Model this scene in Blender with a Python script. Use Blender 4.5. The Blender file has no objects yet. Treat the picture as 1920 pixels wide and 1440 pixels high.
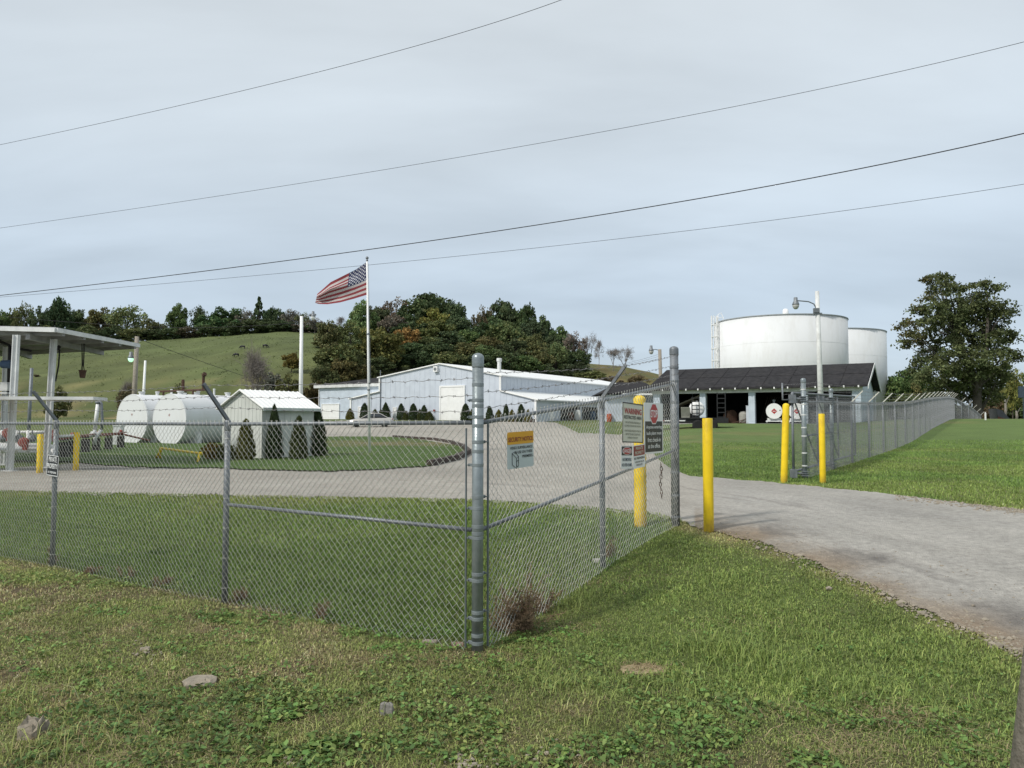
import bpy, math, random
import numpy as np
from mathutils import Vector
rng = np.random.default_rng(7)
random.seed(7)
SC = bpy.context.scene
COL = SC.collection
R = math.radians

# ------------------------------------------------------------------ camera
FPX, HZ, EYE = 1442.0, 790.0, 1.83
PITCH = math.atan((HZ - 720.0) / FPX)
cp, sp = math.cos(PITCH), math.sin(PITCH)
cam_d = bpy.data.cameras.new('camera')
cam = bpy.data.objects.new('camera', cam_d)
COL.objects.link(cam)
cam.location = (0, 0, EYE)
cam.rotation_euler = (math.pi / 2 + PITCH, 0, 0)
cam_d.sensor_width = 36.0
cam_d.lens = FPX / 1920 * 36.0
cam_d.clip_end = 5000
SC.camera = cam

def ray(u, v):
    a, b = (u - 960) / FPX, -(v - 720) / FPX
    return np.array([a, cp - b * sp, sp + b * cp])

def at(u, v, Y):
    d = ray(u, v)
    return np.array([0, 0, EYE]) + d * (Y / d[1])

def xr(u, v=790):
    d = ray(u, v)
    return d[0] / d[1]

def project(x, y, z):
    dz = z - EYE
    fw = y * cp + dz * sp
    up = -y * sp + dz * cp
    fw = np.maximum(fw, 0.05)
    return 960 + FPX * x / fw, 720 - FPX * up / fw

# ------------------------------------------------------------------ terrain
def sstep(t):
    t = np.clip(t, 0, 1)
    return t * t * (3 - 2 * t)

def vnoise(x, y, seed=0):
    """smooth value noise, vectorised, range about -1..1"""
    xi, yi = np.floor(x).astype(np.int64), np.floor(y).astype(np.int64)
    fx, fy = x - xi, y - yi
    fx, fy = fx * fx * (3 - 2 * fx), fy * fy * (3 - 2 * fy)
    def h(a, b):
        n = (a * 374761393 + b * 668265263 + seed * 144665) & 0x7fffffff
        n = ((n ^ (n >> 13)) * 1274126177) & 0x7fffffff
        n = n ^ (n >> 16)
        return (n & 0xffff) / 32767.5 - 1
    return (h(xi, yi) * (1 - fx) + h(xi + 1, yi) * fx) * (1 - fy) + (h(xi, yi + 1) * (1 - fx) + h(xi + 1, yi + 1) * fx) * fy

def fbm(x, y, seed=0, o=3):
    s, a = 0, 1.0
    for i in range(o):
        s = s + a * vnoise(x * 2 ** i, y * 2 ** i, seed + i)
        a *= 0.5
    return s / 1.75

PR_L = ([0, 18, 45, 60, 100, 118, 400], [.45, .45, .45, .58, 2.0, 2.2, 2.4])
PR_M = ([0, 18, 30, 45, 60, 72, 100, 400], [.45, .48, .66, 1.12, 1.60, 1.7, 2.0, 2.4])
PR_R = ([0, 14, 18, 24, 34, 45, 60, 67, 80, 90, 130, 400], [.45, .46, .52, .60, .86, 1.40, 1.94, 2.05, .45, .2, .3, 1.5])
HILL_R = [xr(q) for q in (-700, -300, 0, 172, 278, 400, 454, 600, 800, 1000, 1130, 1170, 1215, 1262, 1310, 1500)]
HILL_V = [668, 660, 652, 643, 639, 632, 622, 622, 636, 664, 684, 686, 696, 712, 740, 772]
HILL_Y = 230.0

def G(x, y):
    x = np.asarray(x, float); y = np.asarray(y, float)
    d = (x + .275) * .55 + (y - 6.1) * .84
    z = .45 * sstep(d / 5.0) - .17 * sstep((-d - .4) / 3.2)
    yy = np.maximum(y, 1.0)
    r = np.clip(x / yy, -3, 3)
    pl, pm, pr = np.interp(yy, *PR_L), np.interp(yy, *PR_M), np.interp(yy, *PR_R)
    wm = sstep((r - .02) / .25); wr = sstep((r - .36) / .2)
    p = (pl * (1 - wm) + pm * wm) * (1 - wr) + pr * wr
    z = z + (p - .45)
    hv = np.interp(r, HILL_R, HILL_V)
    hz = EYE + (HZ - hv) / FPX * HILL_Y
    t = np.clip((yy - 116) / (HILL_Y - 116), 0, 1)
    s = np.where(t < 1, (1.35 * t - .35 * t * t) * sstep(t * 4) , 1)
    z = z + np.maximum(hz - p, 0) * s
    z = np.where(yy > HILL_Y, z - np.clip(yy - HILL_Y, 0, 400) * .05, z)
    far = sstep((yy - 30) / 60)
    z = z + fbm(x * .09, y * .09, 5) * .9 * sstep((yy - 120) / 60)
    z = z + fbm(x * .9, y * .9, 9) * .022 * (1 - far)
    return z

def gp(x, y, dz=0.0):
    return np.array([x, y, float(G(x, y)) + dz])

def hit(u, v):
    """ground point seen at photo pixel (u, v)"""
    d = ray(u, v)
    ys = np.concatenate([np.linspace(2.2, 40, 1500), np.linspace(40.1, 420, 2500)])
    x = d[0] / d[1] * ys
    zr = EYE + d[2] / d[1] * ys
    below = np.nonzero(zr <= G(x, ys))[0]
    if len(below) == 0:
        return None
    i = below[0]
    y = ys[i]
    if i > 0:
        f0 = zr[i - 1] - G(x[i - 1], ys[i - 1]); f1 = zr[i] - G(x[i], ys[i])
        y = ys[i - 1] + (ys[i] - ys[i - 1]) * float(f0 / (f0 - f1 + 1e-9))
    xx = d[0] / d[1] * y
    return np.array([xx, y, float(G(xx, y))])

# edges of the driveway and yard
ROAD_LO = ([-500, 0, 420, 880, 1000, 1130, 1230, 1290, 1340, 1400, 1500, 1580, 1700, 1800, 1920, 2100, 2400],
           [915, 923, 932, 940, 947, 957, 966, 984, 1000, 1012, 1046, 1079, 1133, 1174, 1230, 1330, 1520])
ROAD_HI = ([-500, 0, 540, 575, 600, 1040, 1062, 1085, 1165, 1190, 1215, 1235, 1260, 1290, 1380, 1470, 1640, 1920, 2400],
           [880, 880, 840, 800, 790, 792, 800, 812, 815, 822, 838, 862, 881, 893, 900, 908, 925, 958, 1010])
ISLAND = [(-500, 872), (0, 866), (120, 867), (180, 872), (250, 878), (420, 881), (600, 886), (700, 884), (790, 877), (850, 866), (880, 851), (862, 838), (800, 827), (745, 821), (690, 820), (620, 820), (560, 821), (400, 824), (150, 826), (-500, 826)]

def in_poly(px, py, poly):
    inside = np.zeros(px.shape, bool)
    n = len(poly)
    for i in range(n):
        x0, y0 = poly[i]; x1, y1 = poly[(i + 1) % n]
        c = ((y0 > py) != (y1 > py)) & (px < (x1 - x0) * (py - y0) / (y1 - y0 + 1e-12) + x0)
        inside ^= c
    return inside

def on_road(x, y, z, pad=0.0):
    u, v = project(x, y, z)
    lo = np.interp(u, *ROAD_LO); hi = np.interp(u, *ROAD_HI)
    r = (v < lo - pad) & (v > hi + pad * .5)
    return r & ~in_poly(u, v, ISLAND)

# ------------------------------------------------------------------ colours of the ground
def lerp3(a, b, t):
    return a * (1 - t[..., None]) + b * t[..., None]

def ground_col(x, y):
    x = np.asarray(x, float); y = np.asarray(y, float)
    lawn = np.array([.108, .142, .042]); rough = np.array([.165, .172, .066])
    dry = np.array([.290, .235, .120]); soil = np.array([.135, .098, .064]); hillc = np.array([.096, .118, .042])
    d = (x + .275) * .55 + (y - 6.1) * .84
    r = x / np.maximum(y, 1)
    c = np.broadcast_to(lawn, x.shape + (3,)).copy()
    front = sstep((.35 - d) / .7) * sstep((14 - y) / 4)
    left = sstep((1.3 - x) / 3)
    c = lerp3(c, rough, front * (.35 + .65 * left))
    n1 = fbm(x * .8, y * .8, 21); n2 = fbm(x * 2.6, y * 2.6, 31)
    c = lerp3(c, dry, np.clip((n2 - .12) * 1.5, 0, .75) * front * (.45 + .55 * left))
    c = lerp3(c, soil, np.clip((n1 * .8 + n2 * .6 + .30 * sstep((5.3 - y) / 1.3) - .10) * 2.0, 0, .92) * front * (.45 + .55 * left))
    # dry verge beside the driveway and along the fence feet
    z = G(x, y)
    u, v = project(x, y, z)
    lo = np.interp(u, *ROAD_LO); hi = np.interp(u, *ROAD_HI)
    near = sstep(1 - np.abs(v - lo) / (26 * np.clip(12 / np.maximum(y, 1), .25, 2))) * (u > 1250)
    c = lerp3(c, dry * .9, np.clip(near * (.55 + n2 * .8), 0, .8))
    edge2 = sstep(1 - np.abs(v - hi) / 12) * (u > 1280) * (y < 30)
    c = lerp3(c, dry, np.clip(edge2 * (.35 + .6 * sstep((u - 1600) / 250) + n2 * .6), 0, .8))
    lob = sstep(1 - np.clip(v - lo, -5, 99) / 22) * (u < 1260) * (v > lo - 6) * (d > .4)
    c = lerp3(c, dry * np.array([.8, .85, .7]), np.clip(lob * (.5 + n1 * .6), 0, .65))
    # foot of the fence
    foot = sstep(1 - np.abs(d) / .35) * (x < .1) * (y < 14)
    c = lerp3(c, soil, np.clip(foot * (.4 + n2), 0, .6))
    # mown stripes on the slope beside the long fence
    q = x * .84 - y * .54
    st = np.sin(q * 2 * np.pi / 4.2 + .6 * vnoise(y * .05, x * .05, 3))
    lw = sstep((r - .36) / .06) * sstep((y - 11) / 3) * sstep((110 - y) / 20)
    c = c * (1 + .30 * np.tanh(2.0 * st) * lw)[..., None]
    c = lerp3(c, np.array([.118, .176, .050]), lw * .9)
    mid = sstep((r - .16) / .05) * sstep((y - 15) / 3) * (1 - lw)
    c = lerp3(c, np.array([.114, .168, .049]), mid * .85)
    # hill pasture
    hw = sstep((y - 70) / 60) * sstep((.25 - r) / .1)
    n3 = fbm(x * .035, y * .035, 41); n4 = fbm(x * .3, y * .12, 43, 4)
    c = lerp3(c, hillc, hw)
    c = lerp3(c, np.array([.14, .125, .05]), np.clip(hw * (n3 * .6 + .1) * sstep((190 - y) / 50), 0, .6))
    bank = hw * sstep((150 - y) / 18) * sstep((-.28 - r) / .06)
    c = lerp3(c, np.array([.26, .19, .10]), np.clip(bank * (n4 - .05) * 1.6, 0, .8))
    rh = sstep((r - .085) / .03) * sstep((y - 118) / 20)
    c = lerp3(c, np.array([.15, .105, .038]), np.clip(rh * (.55 + n4 * .6), 0, .9))
    path = np.sin(G(x, y) * 1.9 + 2.2 * n3 + .7 * n4)
    n5 = fbm(x * .8, y * .35, 47, 3)
    c = c * (1 - .13 * hw * sstep((path - .55) / .4) + .16 * hw * n5)[..., None]
    worn = np.clip((fbm(x * .22, y * .22, 49, 4) - .22) * 2.2, 0, .45) * (1 - hw) * (1 - front)
    c = lerp3(c, np.array([.20, .18, .075]), worn)
    c = c * (1 + .16 * n1 + .14 * n2 + .34 * n4 * hw)[..., None]
    return np.clip(c, .01, .6)

def soil_col(x, y):
    """what lies between the blades on the rough verge: dark damp soil and old thatch"""
    c = ground_col(x, y)
    d = (x + .275) * .55 + (y - 6.1) * .84
    f = sstep((14 - y) / 3) * (sstep((.6 - d) / .6) * .78 + .25 * sstep((d - .3) / .4) * (np.abs(x) < 14))
    n = fbm(x * 3.3, y * 3.3, 95)
    z = G(x, y); u, v = project(x, y, z)
    f = f * (v > np.interp(u, *ROAD_LO) + 18)
    return lerp3(c, np.array([.062, .050, .030]) * (1 + .4 * n)[..., None], np.clip(f * .72, 0, .6))

# ------------------------------------------------------------------ materials
MATS = {}
def mat(name, col, rough=.7, metal=0.0, var=.12, scale=6.0, bump=0.0, bscale=40.0, spec=.4, stain=None, stain_amt=.0, stain_scale=1.5, objvar=False):
    if name in MATS: return MATS[name]
    m = bpy.data.materials.new(name); m.use_nodes = True
    nt = m.node_tree; N = nt.nodes; L = nt.links
    b = N['Principled BSDF']
    b.inputs['Roughness'].default_value = rough
    b.inputs['Metallic'].default_value = metal
    b.inputs['Specular IOR Level'].default_value = spec
    tc = N.new('ShaderNodeTexCoord')
    no = N.new('ShaderNodeTexNoise'); no.inputs['Scale'].default_value = scale; no.inputs['Detail'].default_value = 6
    L.new(tc.outputs['Object'], no.inputs['Vector'])
    mr = N.new('ShaderNodeMapRange'); mr.inputs['To Min'].default_value = 1 - var; mr.inputs['To Max'].default_value = 1 + var
    mr.inputs['From Min'].default_value = .3; mr.inputs['From Max'].default_value = .7
    L.new(no.outputs['Fac'], mr.inputs['Value'])
    mx = N.new('ShaderNodeMix'); mx.data_type = 'RGBA'; mx.blend_type = 'MULTIPLY'; mx.inputs[0].default_value = 1
    mx.inputs[6].default_value = (*col, 1)
    L.new(mr.outputs['Result'], mx.inputs[7])
    out = mx.outputs[2]
    if stain is not None:
        n2 = N.new('ShaderNodeTexNoise'); n2.inputs['Scale'].default_value = stain_scale; n2.inputs['Detail'].default_value = 8
        n2.inputs['Roughness'].default_value = .7
        mp = N.new('ShaderNodeMapping'); mp.inputs['Scale'].default_value = (1, 1, .35)
        L.new(tc.outputs['Object'], mp.inputs['Vector']); L.new(mp.outputs['Vector'], n2.inputs['Vector'])
        m2 = N.new('ShaderNodeMapRange'); m2.inputs['From Min'].default_value = .5; m2.inputs['From Max'].default_value = .72
        m2.inputs['To Max'].default_value = stain_amt
        L.new(n2.outputs['Fac'], m2.inputs['Value'])
        mx2 = N.new('ShaderNodeMix'); mx2.data_type = 'RGBA'
        L.new(m2.outputs['Result'], mx2.inputs[0]); L.new(out, mx2.inputs[6]); mx2.inputs[7].default_value = (*stain, 1)
        out = mx2.outputs[2]
    L.new(out, b.inputs['Base Color'])
    if bump:
        nb = N.new('ShaderNodeTexNoise'); nb.inputs['Scale'].default_value = bscale; nb.inputs['Detail'].default_value = 5
        L.new(tc.outputs['Object'], nb.inputs['Vector'])
        bp = N.new('ShaderNodeBump'); bp.inputs['Strength'].default_value = bump; bp.inputs['Distance'].default_value = .02
        L.new(nb.outputs['Fac'], bp.inputs['Height']); L.new(bp.outputs['Normal'], b.inputs['Normal'])
    MATS[name] = m
    return m

def attr_mat(name, rough=.8, var=.18, scale=30., bump=.5, bscale=60., trans=0.0, use_obj=False, spec=.25):
    """albedo from the mesh's colour attribute 'col' (or the object colour), broken up by noise"""
    if name in MATS: return MATS[name]
    m = bpy.data.materials.new(name); m.use_nodes = True
    nt = m.node_tree; N = nt.nodes; L = nt.links
    b = N['Principled BSDF']; b.inputs['Roughness'].default_value = rough; b.inputs['Specular IOR Level'].default_value = spec
    at_ = N.new('ShaderNodeAttribute'); at_.attribute_name = 'col'
    src = at_.outputs['Color']
    if use_obj:
        oi = N.new('ShaderNodeObjectInfo')
        mx0 = N.new('ShaderNodeMix'); mx0.data_type = 'RGBA'; mx0.blend_type = 'MULTIPLY'; mx0.inputs[0].default_value = 1
        L.new(src, mx0.inputs[6]); L.new(oi.outputs['Color'], mx0.inputs[7]); src = mx0.outputs[2]
    tc = N.new('ShaderNodeTexCoord')
    if var:
        no = N.new('ShaderNodeTexNoise'); no.inputs['Scale'].default_value = scale; no.inputs['Detail'].default_value = 8; no.inputs['Roughness'].default_value = .7
        L.new(tc.outputs['Object'], no.inputs['Vector'])
        mr = N.new('ShaderNodeMapRange'); mr.inputs['From Min'].default_value = .3; mr.inputs['From Max'].default_value = .7
        mr.inputs['To Min'].default_value = 1 - var; mr.inputs['To Max'].default_value = 1 + var
        L.new(no.outputs['Fac'], mr.inputs['Value'])
        mx = N.new('ShaderNodeMix'); mx.data_type = 'RGBA'; mx.blend_type = 'MULTIPLY'; mx.inputs[0].default_value = 1
        L.new(src, mx.inputs[6]); L.new(mr.outputs['Result'], mx.inputs[7]); src = mx.outputs[2]
    L.new(src, b.inputs['Base Color'])
    if bump:
        nb = N.new('ShaderNodeTexNoise'); nb.inputs['Scale'].default_value = bscale; nb.inputs['Detail'].default_value = 6
        L.new(tc.outputs['Object'], nb.inputs['Vector'])
        bp = N.new('ShaderNodeBump'); bp.inputs['Strength'].default_value = bump; bp.inputs['Distance'].default_value = .05
        L.new(nb.outputs['Fac'], bp.inputs['Height']); L.new(bp.outputs['Normal'], b.inputs['Normal'])
    if trans:
        tr = N.new('ShaderNodeBsdfTranslucent'); L.new(src, tr.inputs['Color'])
        ms = N.new('ShaderNodeMixShader'); ms.inputs[0].default_value = trans
        L.new(b.outputs[0], ms.inputs[1]); L.new(tr.outputs[0], ms.inputs[2])
        L.new(ms.outputs[0], N['Material Output'].inputs['Surface'])
    MATS[name] = m
    return m

M_GALV = mat('galvanised_steel', (.185, .20, .215), .5, .35, .22, 9, .15, 60, stain=(.29, .31, .32), stain_amt=.5, stain_scale=6)
M_GALVP = mat('galvanised_bright', (.26, .295, .305), .36, .5, .16, 14, .1, 50, stain=(.40, .44, .45), stain_amt=.5, stain_scale=9)
M_WIRE = mat('fence_wire', (.46, .46, .43), .5, .2, .15, 12)
M_WIREF = mat('weathered_fence_wire', (.25, .255, .26), .6, .2, .15, 12)
M_BAND = mat('galvanised_band', (.24, .27, .28), .4, .4, .1, 14)
M_BARB = mat('barbed_wire_steel', (.26, .25, .25), .55, .5, .3, 20)
M_YEL = mat('yellow_paint', (.80, .56, .012), .5, 0, .10, 5, .12, 45, stain=(.36, .21, .035), stain_amt=.7, stain_scale=5)
def dirty_base(m):
    """rusty dirt splashed up from the ground over the lowest hand's breadth"""
    nt = m.node_tree; N = nt.nodes; L = nt.links; b = N['Principled BSDF']
    src = b.inputs['Base Color'].links[0].from_socket
    tc = N.new('ShaderNodeTexCoord'); sx_ = N.new('ShaderNodeSeparateXYZ'); L.new(tc.outputs['Object'], sx_.inputs[0])
    no = N.new('ShaderNodeTexNoise'); no.inputs['Scale'].default_value = 22; no.inputs['Detail'].default_value = 6; L.new(tc.outputs['Object'], no.inputs['Vector'])
    mr = N.new('ShaderNodeMapRange'); mr.inputs['From Min'].default_value = .22; mr.inputs['From Max'].default_value = -.02; mr.inputs['To Max'].default_value = 1.1
    L.new(sx_.outputs['Z'], mr.inputs['Value'])
    mu = N.new('ShaderNodeMath'); mu.operation = 'MULTIPLY'; L.new(mr.outputs['Result'], mu.inputs[0]); L.new(no.outputs['Fac'], mu.inputs[1])
    chip = N.new('ShaderNodeTexNoise'); chip.inputs['Scale'].default_value = 9; chip.inputs['Detail'].default_value = 9; chip.inputs['Roughness'].default_value = .75; L.new(tc.outputs['Object'], chip.inputs['Vector'])
    cr_ = N.new('ShaderNodeMapRange'); cr_.inputs['From Min'].default_value = .66; cr_.inputs['From Max'].default_value = .70; L.new(chip.outputs['Fac'], cr_.inputs['Value'])
    mx_ = N.new('ShaderNodeMath'); mx_.operation = 'MAXIMUM'; L.new(mu.outputs[0], mx_.inputs[0]); L.new(cr_.outputs['Result'], mx_.inputs[1])
    mm = N.new('ShaderNodeMix'); mm.data_type = 'RGBA'; L.new(mx_.outputs[0], mm.inputs[0]); L.new(src, mm.inputs[6]); mm.inputs[7].default_value = (.15, .085, .035, 1)
    L.new(mm.outputs[2], b.inputs['Base Color'])
dirty_base(M_YEL)
M_WHITE = mat('white_paint', (.80, .80, .79), .5, 0, .05, 2, .04, 30, stain=(.62, .61, .57), stain_amt=.35)
M_TANKW = mat('tank_white_paint', (.69, .70, .705), .75, 0, .04, .25, .03, 8, stain=(.52, .51, .47), stain_amt=.40, stain_scale=.8)
M_OLDW = mat('weathered_white_paint', (.62, .63, .62), .65, 0, .14, 3, .1, 30, stain=(.38, .37, .34), stain_amt=.6, stain_scale=1.2)
M_ROOFW = mat('white_roof_metal', (.84, .84, .82), .4, 0, .04, 1, .02, 10)
M_BLUE = mat('pale_blue_metal_siding', (.535, .58, .645), .5, 0, .06, 1.2, .03, 12, stain=(.48, .52, .57), stain_amt=.3, stain_scale=.4)
M_BLUEB = mat('pale_blue_block_wall', (.50, .56, .63), .8, 0, .09, 1.5, .2, 12)
M_CREAM = mat('cream_metal_siding', (.58, .60, .56), .55, 0, .07, 2, .05, 12)
M_SHING = mat('dark_shingles', (.030, .029, .031), .9, 0, .35, 3, .6, 25, stain=(.050, .047, .046), stain_amt=.7, stain_scale=.8, spec=.15)
M_DARK = mat('painted_bay_shade', (.035, .034, .032), .9, 0, .3, 2)
M_CONC = mat('concrete', (.36, .35, .32), .9, 0, .15, 4, .3, 30, stain=(.22, .21, .19), stain_amt=.6)
M_DBLOCK = mat('dark_concrete_block', (.030, .029, .028), .9, 0, .3, 6, .4, 20)  # even near-black base colour of the pipe blocks
M_WOOD = mat('weathered_pole_wood', (.30, .265, .22), .85, 0, .22, 14, .4, 30, stain=(.16, .14, .11), stain_amt=.6, stain_scale=2)
M_TIMB = mat('dark_timber', (.060, .045, .038), .9, 0, .35, 8, .5, 25)
M_RUST = mat('rust', (.075, .040, .026), .85, 0, .35, 12, .4, 30)
M_RED = mat('red_paint', (.20, .035, .025), .5, 0, .2, 8)
M_BLACK = mat('black_paint', (.014, .014, .015), .5, 0, .3, 8)
M_RUB = mat('rubber', (.012, .012, .012), .85, 0, .2, 8)
M_GLASS = mat('dark_glass', (.02, .025, .03), .08, 0, .05, 2, spec=.8)
M_SILV = mat('champagne_car_paint', (.50, .48, .44), .28, .45, .04, 2, spec=.6)
M_CABLE = mat('cable_black', (.022, .022, .024), .7, 0, .2, 8)
M_STONE = mat('pale_stone', (.27, .235, .185), .9, 0, .25, 12, .6, 30, stain=(.20, .16, .11), stain_amt=.6, stain_scale=9)
M_SIGNW = mat('sign_white', (.72, .74, .73), .45, 0, .04, 6)
M_SIGNG = mat('sign_grey', (.50, .56, .56), .45, 0, .05, 6)
M_SIGNY = mat('sign_amber', (.72, .36, .012), .45, 0, .05, 6)
M_SIGNR = mat('sign_red', (.40, .025, .03), .45, 0, .05, 6)
M_SIGNDR = mat('sign_dark_red', (.26, .03, .025), .5, 0, .08, 6)
M_SIGNK = mat('sign_black', (.018, .020, .024), .45, 0, .1, 6)
M_SIGNC = mat('sign_cream', (.60, .60, .50), .5, 0, .06, 6)
M_SIGNT = mat('sign_print_faded', (.20, .20, .15), .6, 0, .2, 40)
M_BARK = mat('tree_bark', (.085, .072, .060), .9, 0, .25, 3, .4, 12)
M_TWIG = mat('grey_twigs', (.20, .175, .155), .9, 0, .2, 3)
M_WEED = mat('dead_brown_weed', (.21, .145, .088), .9, 0, .3, 20)
M_GROUND = attr_mat('grass_soil', .95, .35, 24, .8, 45)
M_BLADE = attr_mat('grass_blades', .6, 0, 1, 0, trans=.25, spec=.3)
M_LEAF = attr_mat('tree_leaves', .7, .16, .6, 0, trans=.18, use_obj=True, spec=.2)
M_FLAG = attr_mat('flag_cloth', .8, .06, 3, 0, trans=.3, spec=.1)
M_ROAD = attr_mat('gravelled_concrete', .92, .26, 14, .7, 60)

# ------------------------------------------------------------------ mesh builder
class MB:
    def __init__(s):
        s.v, s.f, s.c, s.n = [], [], [], 0
    def add(s, V, F, col=None):
        V = np.asarray(V, float).reshape(-1, 3)
        s.v.append(V)
        for f in F: s.f.append(tuple(int(i) + s.n for i in f))
        s.c.append(np.broadcast_to(np.asarray(col if col is not None else (1, 1, 1), float), V.shape).copy())
        s.n += len(V)
        return s
    def box(s, c, size, ax=None, ay=None, az=None, col=None):
        """box centred on c; ax, ay, az unit axes"""
        ax = np.array(ax if ax is not None else (1, 0, 0), float)
        az = np.array(az if az is not None else (0, 0, 1), float)
        ay = np.array(ay, float) if ay is not None else np.cross(az, ax)
        c = np.asarray(c, float)
        h = np.asarray(size, float) / 2
        V = [c + ax * sx * h[0] + ay * sy * h[1] + az * sz * h[2] for sz in (-1, 1) for sy in (-1, 1) for sx in (-1, 1)]
        F = [(0, 2, 3, 1), (4, 5, 7, 6), (0, 1, 5, 4), (2, 6, 7, 3), (0, 4, 6, 2), (1, 3, 7, 5)]
        return s.add(V, F, col)
    def tube(s, pts, r, n=8, cap=True, col=None):
        pts = [np.asarray(p, float) for p in pts]
        rs = [r] * len(pts) if np.isscalar(r) else list(r)
        V, F = [], []
        prev = None
        for i, p in enumerate(pts):
            t = (pts[min(i + 1, len(pts) - 1)] - pts[max(i - 1, 0)])
            t = t / (np.linalg.norm(t) + 1e-12)
            if prev is None:
                a = np.array((0, 0, 1.)) if abs(t[2]) < .9 else np.array((1., 0, 0))
                e1 = np.cross(t, a)
            else:
                e1 = prev - t * np.dot(prev, t)
            e1 /= np.linalg.norm(e1) + 1e-12
            e2 = np.cross(t, e1); prev = e1
            for k in range(n):
                a = 2 * math.pi * k / n
                V.append(p + (e1 * math.cos(a) + e2 * math.sin(a)) * rs[i])
        for i in range(len(pts) - 1):
            for k in range(n):
                F.append((i * n + k, i * n + (k + 1) % n, (i + 1) * n + (k + 1) % n, (i + 1) * n + k))
        if cap:
            F.append(tuple(range(n))[::-1]); F.append(tuple(range((len(pts) - 1) * n, len(pts) * n)))
        return s.add(V, F, col)
    def lathe(s, base, prof, n=16, axis=(0, 0, 1), col=None):
        """prof: (radius, height) pairs along the axis"""
        base = np.asarray(base, float); t = np.asarray(axis, float); t = t / np.linalg.norm(t)
        a = np.array((0, 0, 1.)) if abs(t[2]) < .9 else np.array((1., 0, 0))
        e1 = np.cross(a, t); e1 /= np.linalg.norm(e1); e2 = np.cross(t, e1)
        V, F = [], []
        for (r, h) in prof:
            for k in range(n):
                g = 2 * math.pi * k / n
                V.append(base + t * h + (e1 * math.cos(g) + e2 * math.sin(g)) * r)
        m = len(prof)
        for i in range(m - 1):
            for k in range(n):
                F.append((i * n + k, i * n + (k + 1) % n, (i + 1) * n + (k + 1) % n, (i + 1) * n + k))
        F.append(tuple(range(n))[::-1]); F.append(tuple(range((m - 1) * n, m * n)))
        return s.add(V, F, col)
    def prism(s, poly, d, col=None):
        """extrude a planar polygon (3-D points) by vector d"""
        P = [np.asarray(p, float) for p in poly]; d = np.asarray(d, float); n = len(P)
        V = P + [p + d for p in P]
        F = [tuple(range(n))[::-1], tuple(range(n, 2 * n))] + [(i, (i + 1) % n, n + (i + 1) % n, n + i) for i in range(n)]
        return s.add(V, F, col)
    def segs(s, A, B, r, n=3):
        """many independent little wires, vectorised"""
        A = np.asarray(A, float); B = np.asarray(B, float)
        t = B - A; t /= np.linalg.norm(t, axis=1)[:, None] + 1e-12
        ref = np.where(np.abs(t[:, 2:3]) < .9, np.array([[0, 0, 1.]]), np.array([[1., 0, 0]]))
        e1 = np.cross(t, ref); e1 /= np.linalg.norm(e1, axis=1)[:, None]
        e2 = np.cross(t, e1)
        ang = 2 * np.pi * np.arange(n) / n
        rr = np.asarray(r, float); rr = rr[:, None, None] if rr.ndim else rr
        off = (e1[:, None, :] * np.cos(ang)[None, :, None] + e2[:, None, :] * np.sin(ang)[None, :, None]) * rr
        V = np.concatenate([A[:, None, :] + off, B[:, None, :] + off], axis=1).reshape(-1, 3)
        k = np.arange(len(A))[:, None] * 2 * n
        F = []
        quads = np.concatenate([k + np.array([[j, (j + 1) % n, n + (j + 1) % n, n + j]]) for j in range(n)], axis=0)
        s.v.append(V); s.f.extend(map(tuple, (quads + s.n).tolist())); s.c.append(np.ones_like(V)); s.n += len(V)
        return s
    def mark(s):
        s.marks = getattr(s, 'marks', []) + [(len(s.v), len(s.f), s.n)]
        return s
    def split(s, name, m, parent=None, smooth=False):
        """one object per marked piece"""
        mk = s.marks + [(len(s.v), len(s.f), s.n)]
        for (a, b) in zip(mk[:-1], mk[1:]):
            q = MB(); q.v = s.v[a[0]:b[0]]; q.c = s.c[a[0]:b[0]]; q.f = [tuple(i - a[2] for i in f) for f in s.f[a[1]:b[1]]]; q.n = b[2] - a[2]
            if q.n: q.build(name, m, parent, smooth)
    def build(s, name, m, parent=None, smooth=False, origin=None):
        me = bpy.data.meshes.new(name)
        V = np.concatenate(s.v) if s.v else np.zeros((0, 3))
        o0 = np.zeros(3)
        if parent is not None: o0 = world_loc(parent)
        elif origin is not None: o0 = np.asarray(origin, float)
        me.from_pydata((V - o0).tolist(), [], s.f)
        c = np.concatenate(s.c) if s.c else np.zeros((0, 3))
        if len(c) and not np.all(c == 1):
            set_col(me, c)
        me.materials.append(m)
        if smooth: me.polygons.foreach_set('use_smooth', [True] * len(me.polygons))
        me.update()
        o = bpy.data.objects.new(name, me); COL.objects.link(o)
        if parent is not None: o.parent = parent
        else: o.location = o0
        return o

def set_col(me, c):
    a = me.color_attributes.new('col', 'FLOAT_COLOR', 'POINT')
    a.data.foreach_set('color', np.concatenate([c, np.ones((len(c), 1))], axis=1).astype(np.float32).ravel())

def world_loc(o):
    p = np.zeros(3)
    while o is not None:
        p += np.array(o.location); o = o.parent
    return p

def np_mesh(name, V, loops, starts, totals, m, col=None, origin=None, mi=None, mats=None):
    me = bpy.data.meshes.new(name)
    o0 = np.zeros(3) if origin is None else np.asarray(origin, float)
    me.vertices.add(len(V)); me.vertices.foreach_set('co', (V - o0).astype(np.float32).ravel())
    me.loops.add(len(loops)); me.loops.foreach_set('vertex_index', loops.astype(np.int32))
    me.polygons.add(len(starts)); me.polygons.foreach_set('loop_start', starts.astype(np.int32)); me.polygons.foreach_set('loop_total', totals.astype(np.int32))
    me.update(calc_edges=True)
    if col is not None: set_col(me, col)
    me.materials.append(m)
    return me

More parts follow.
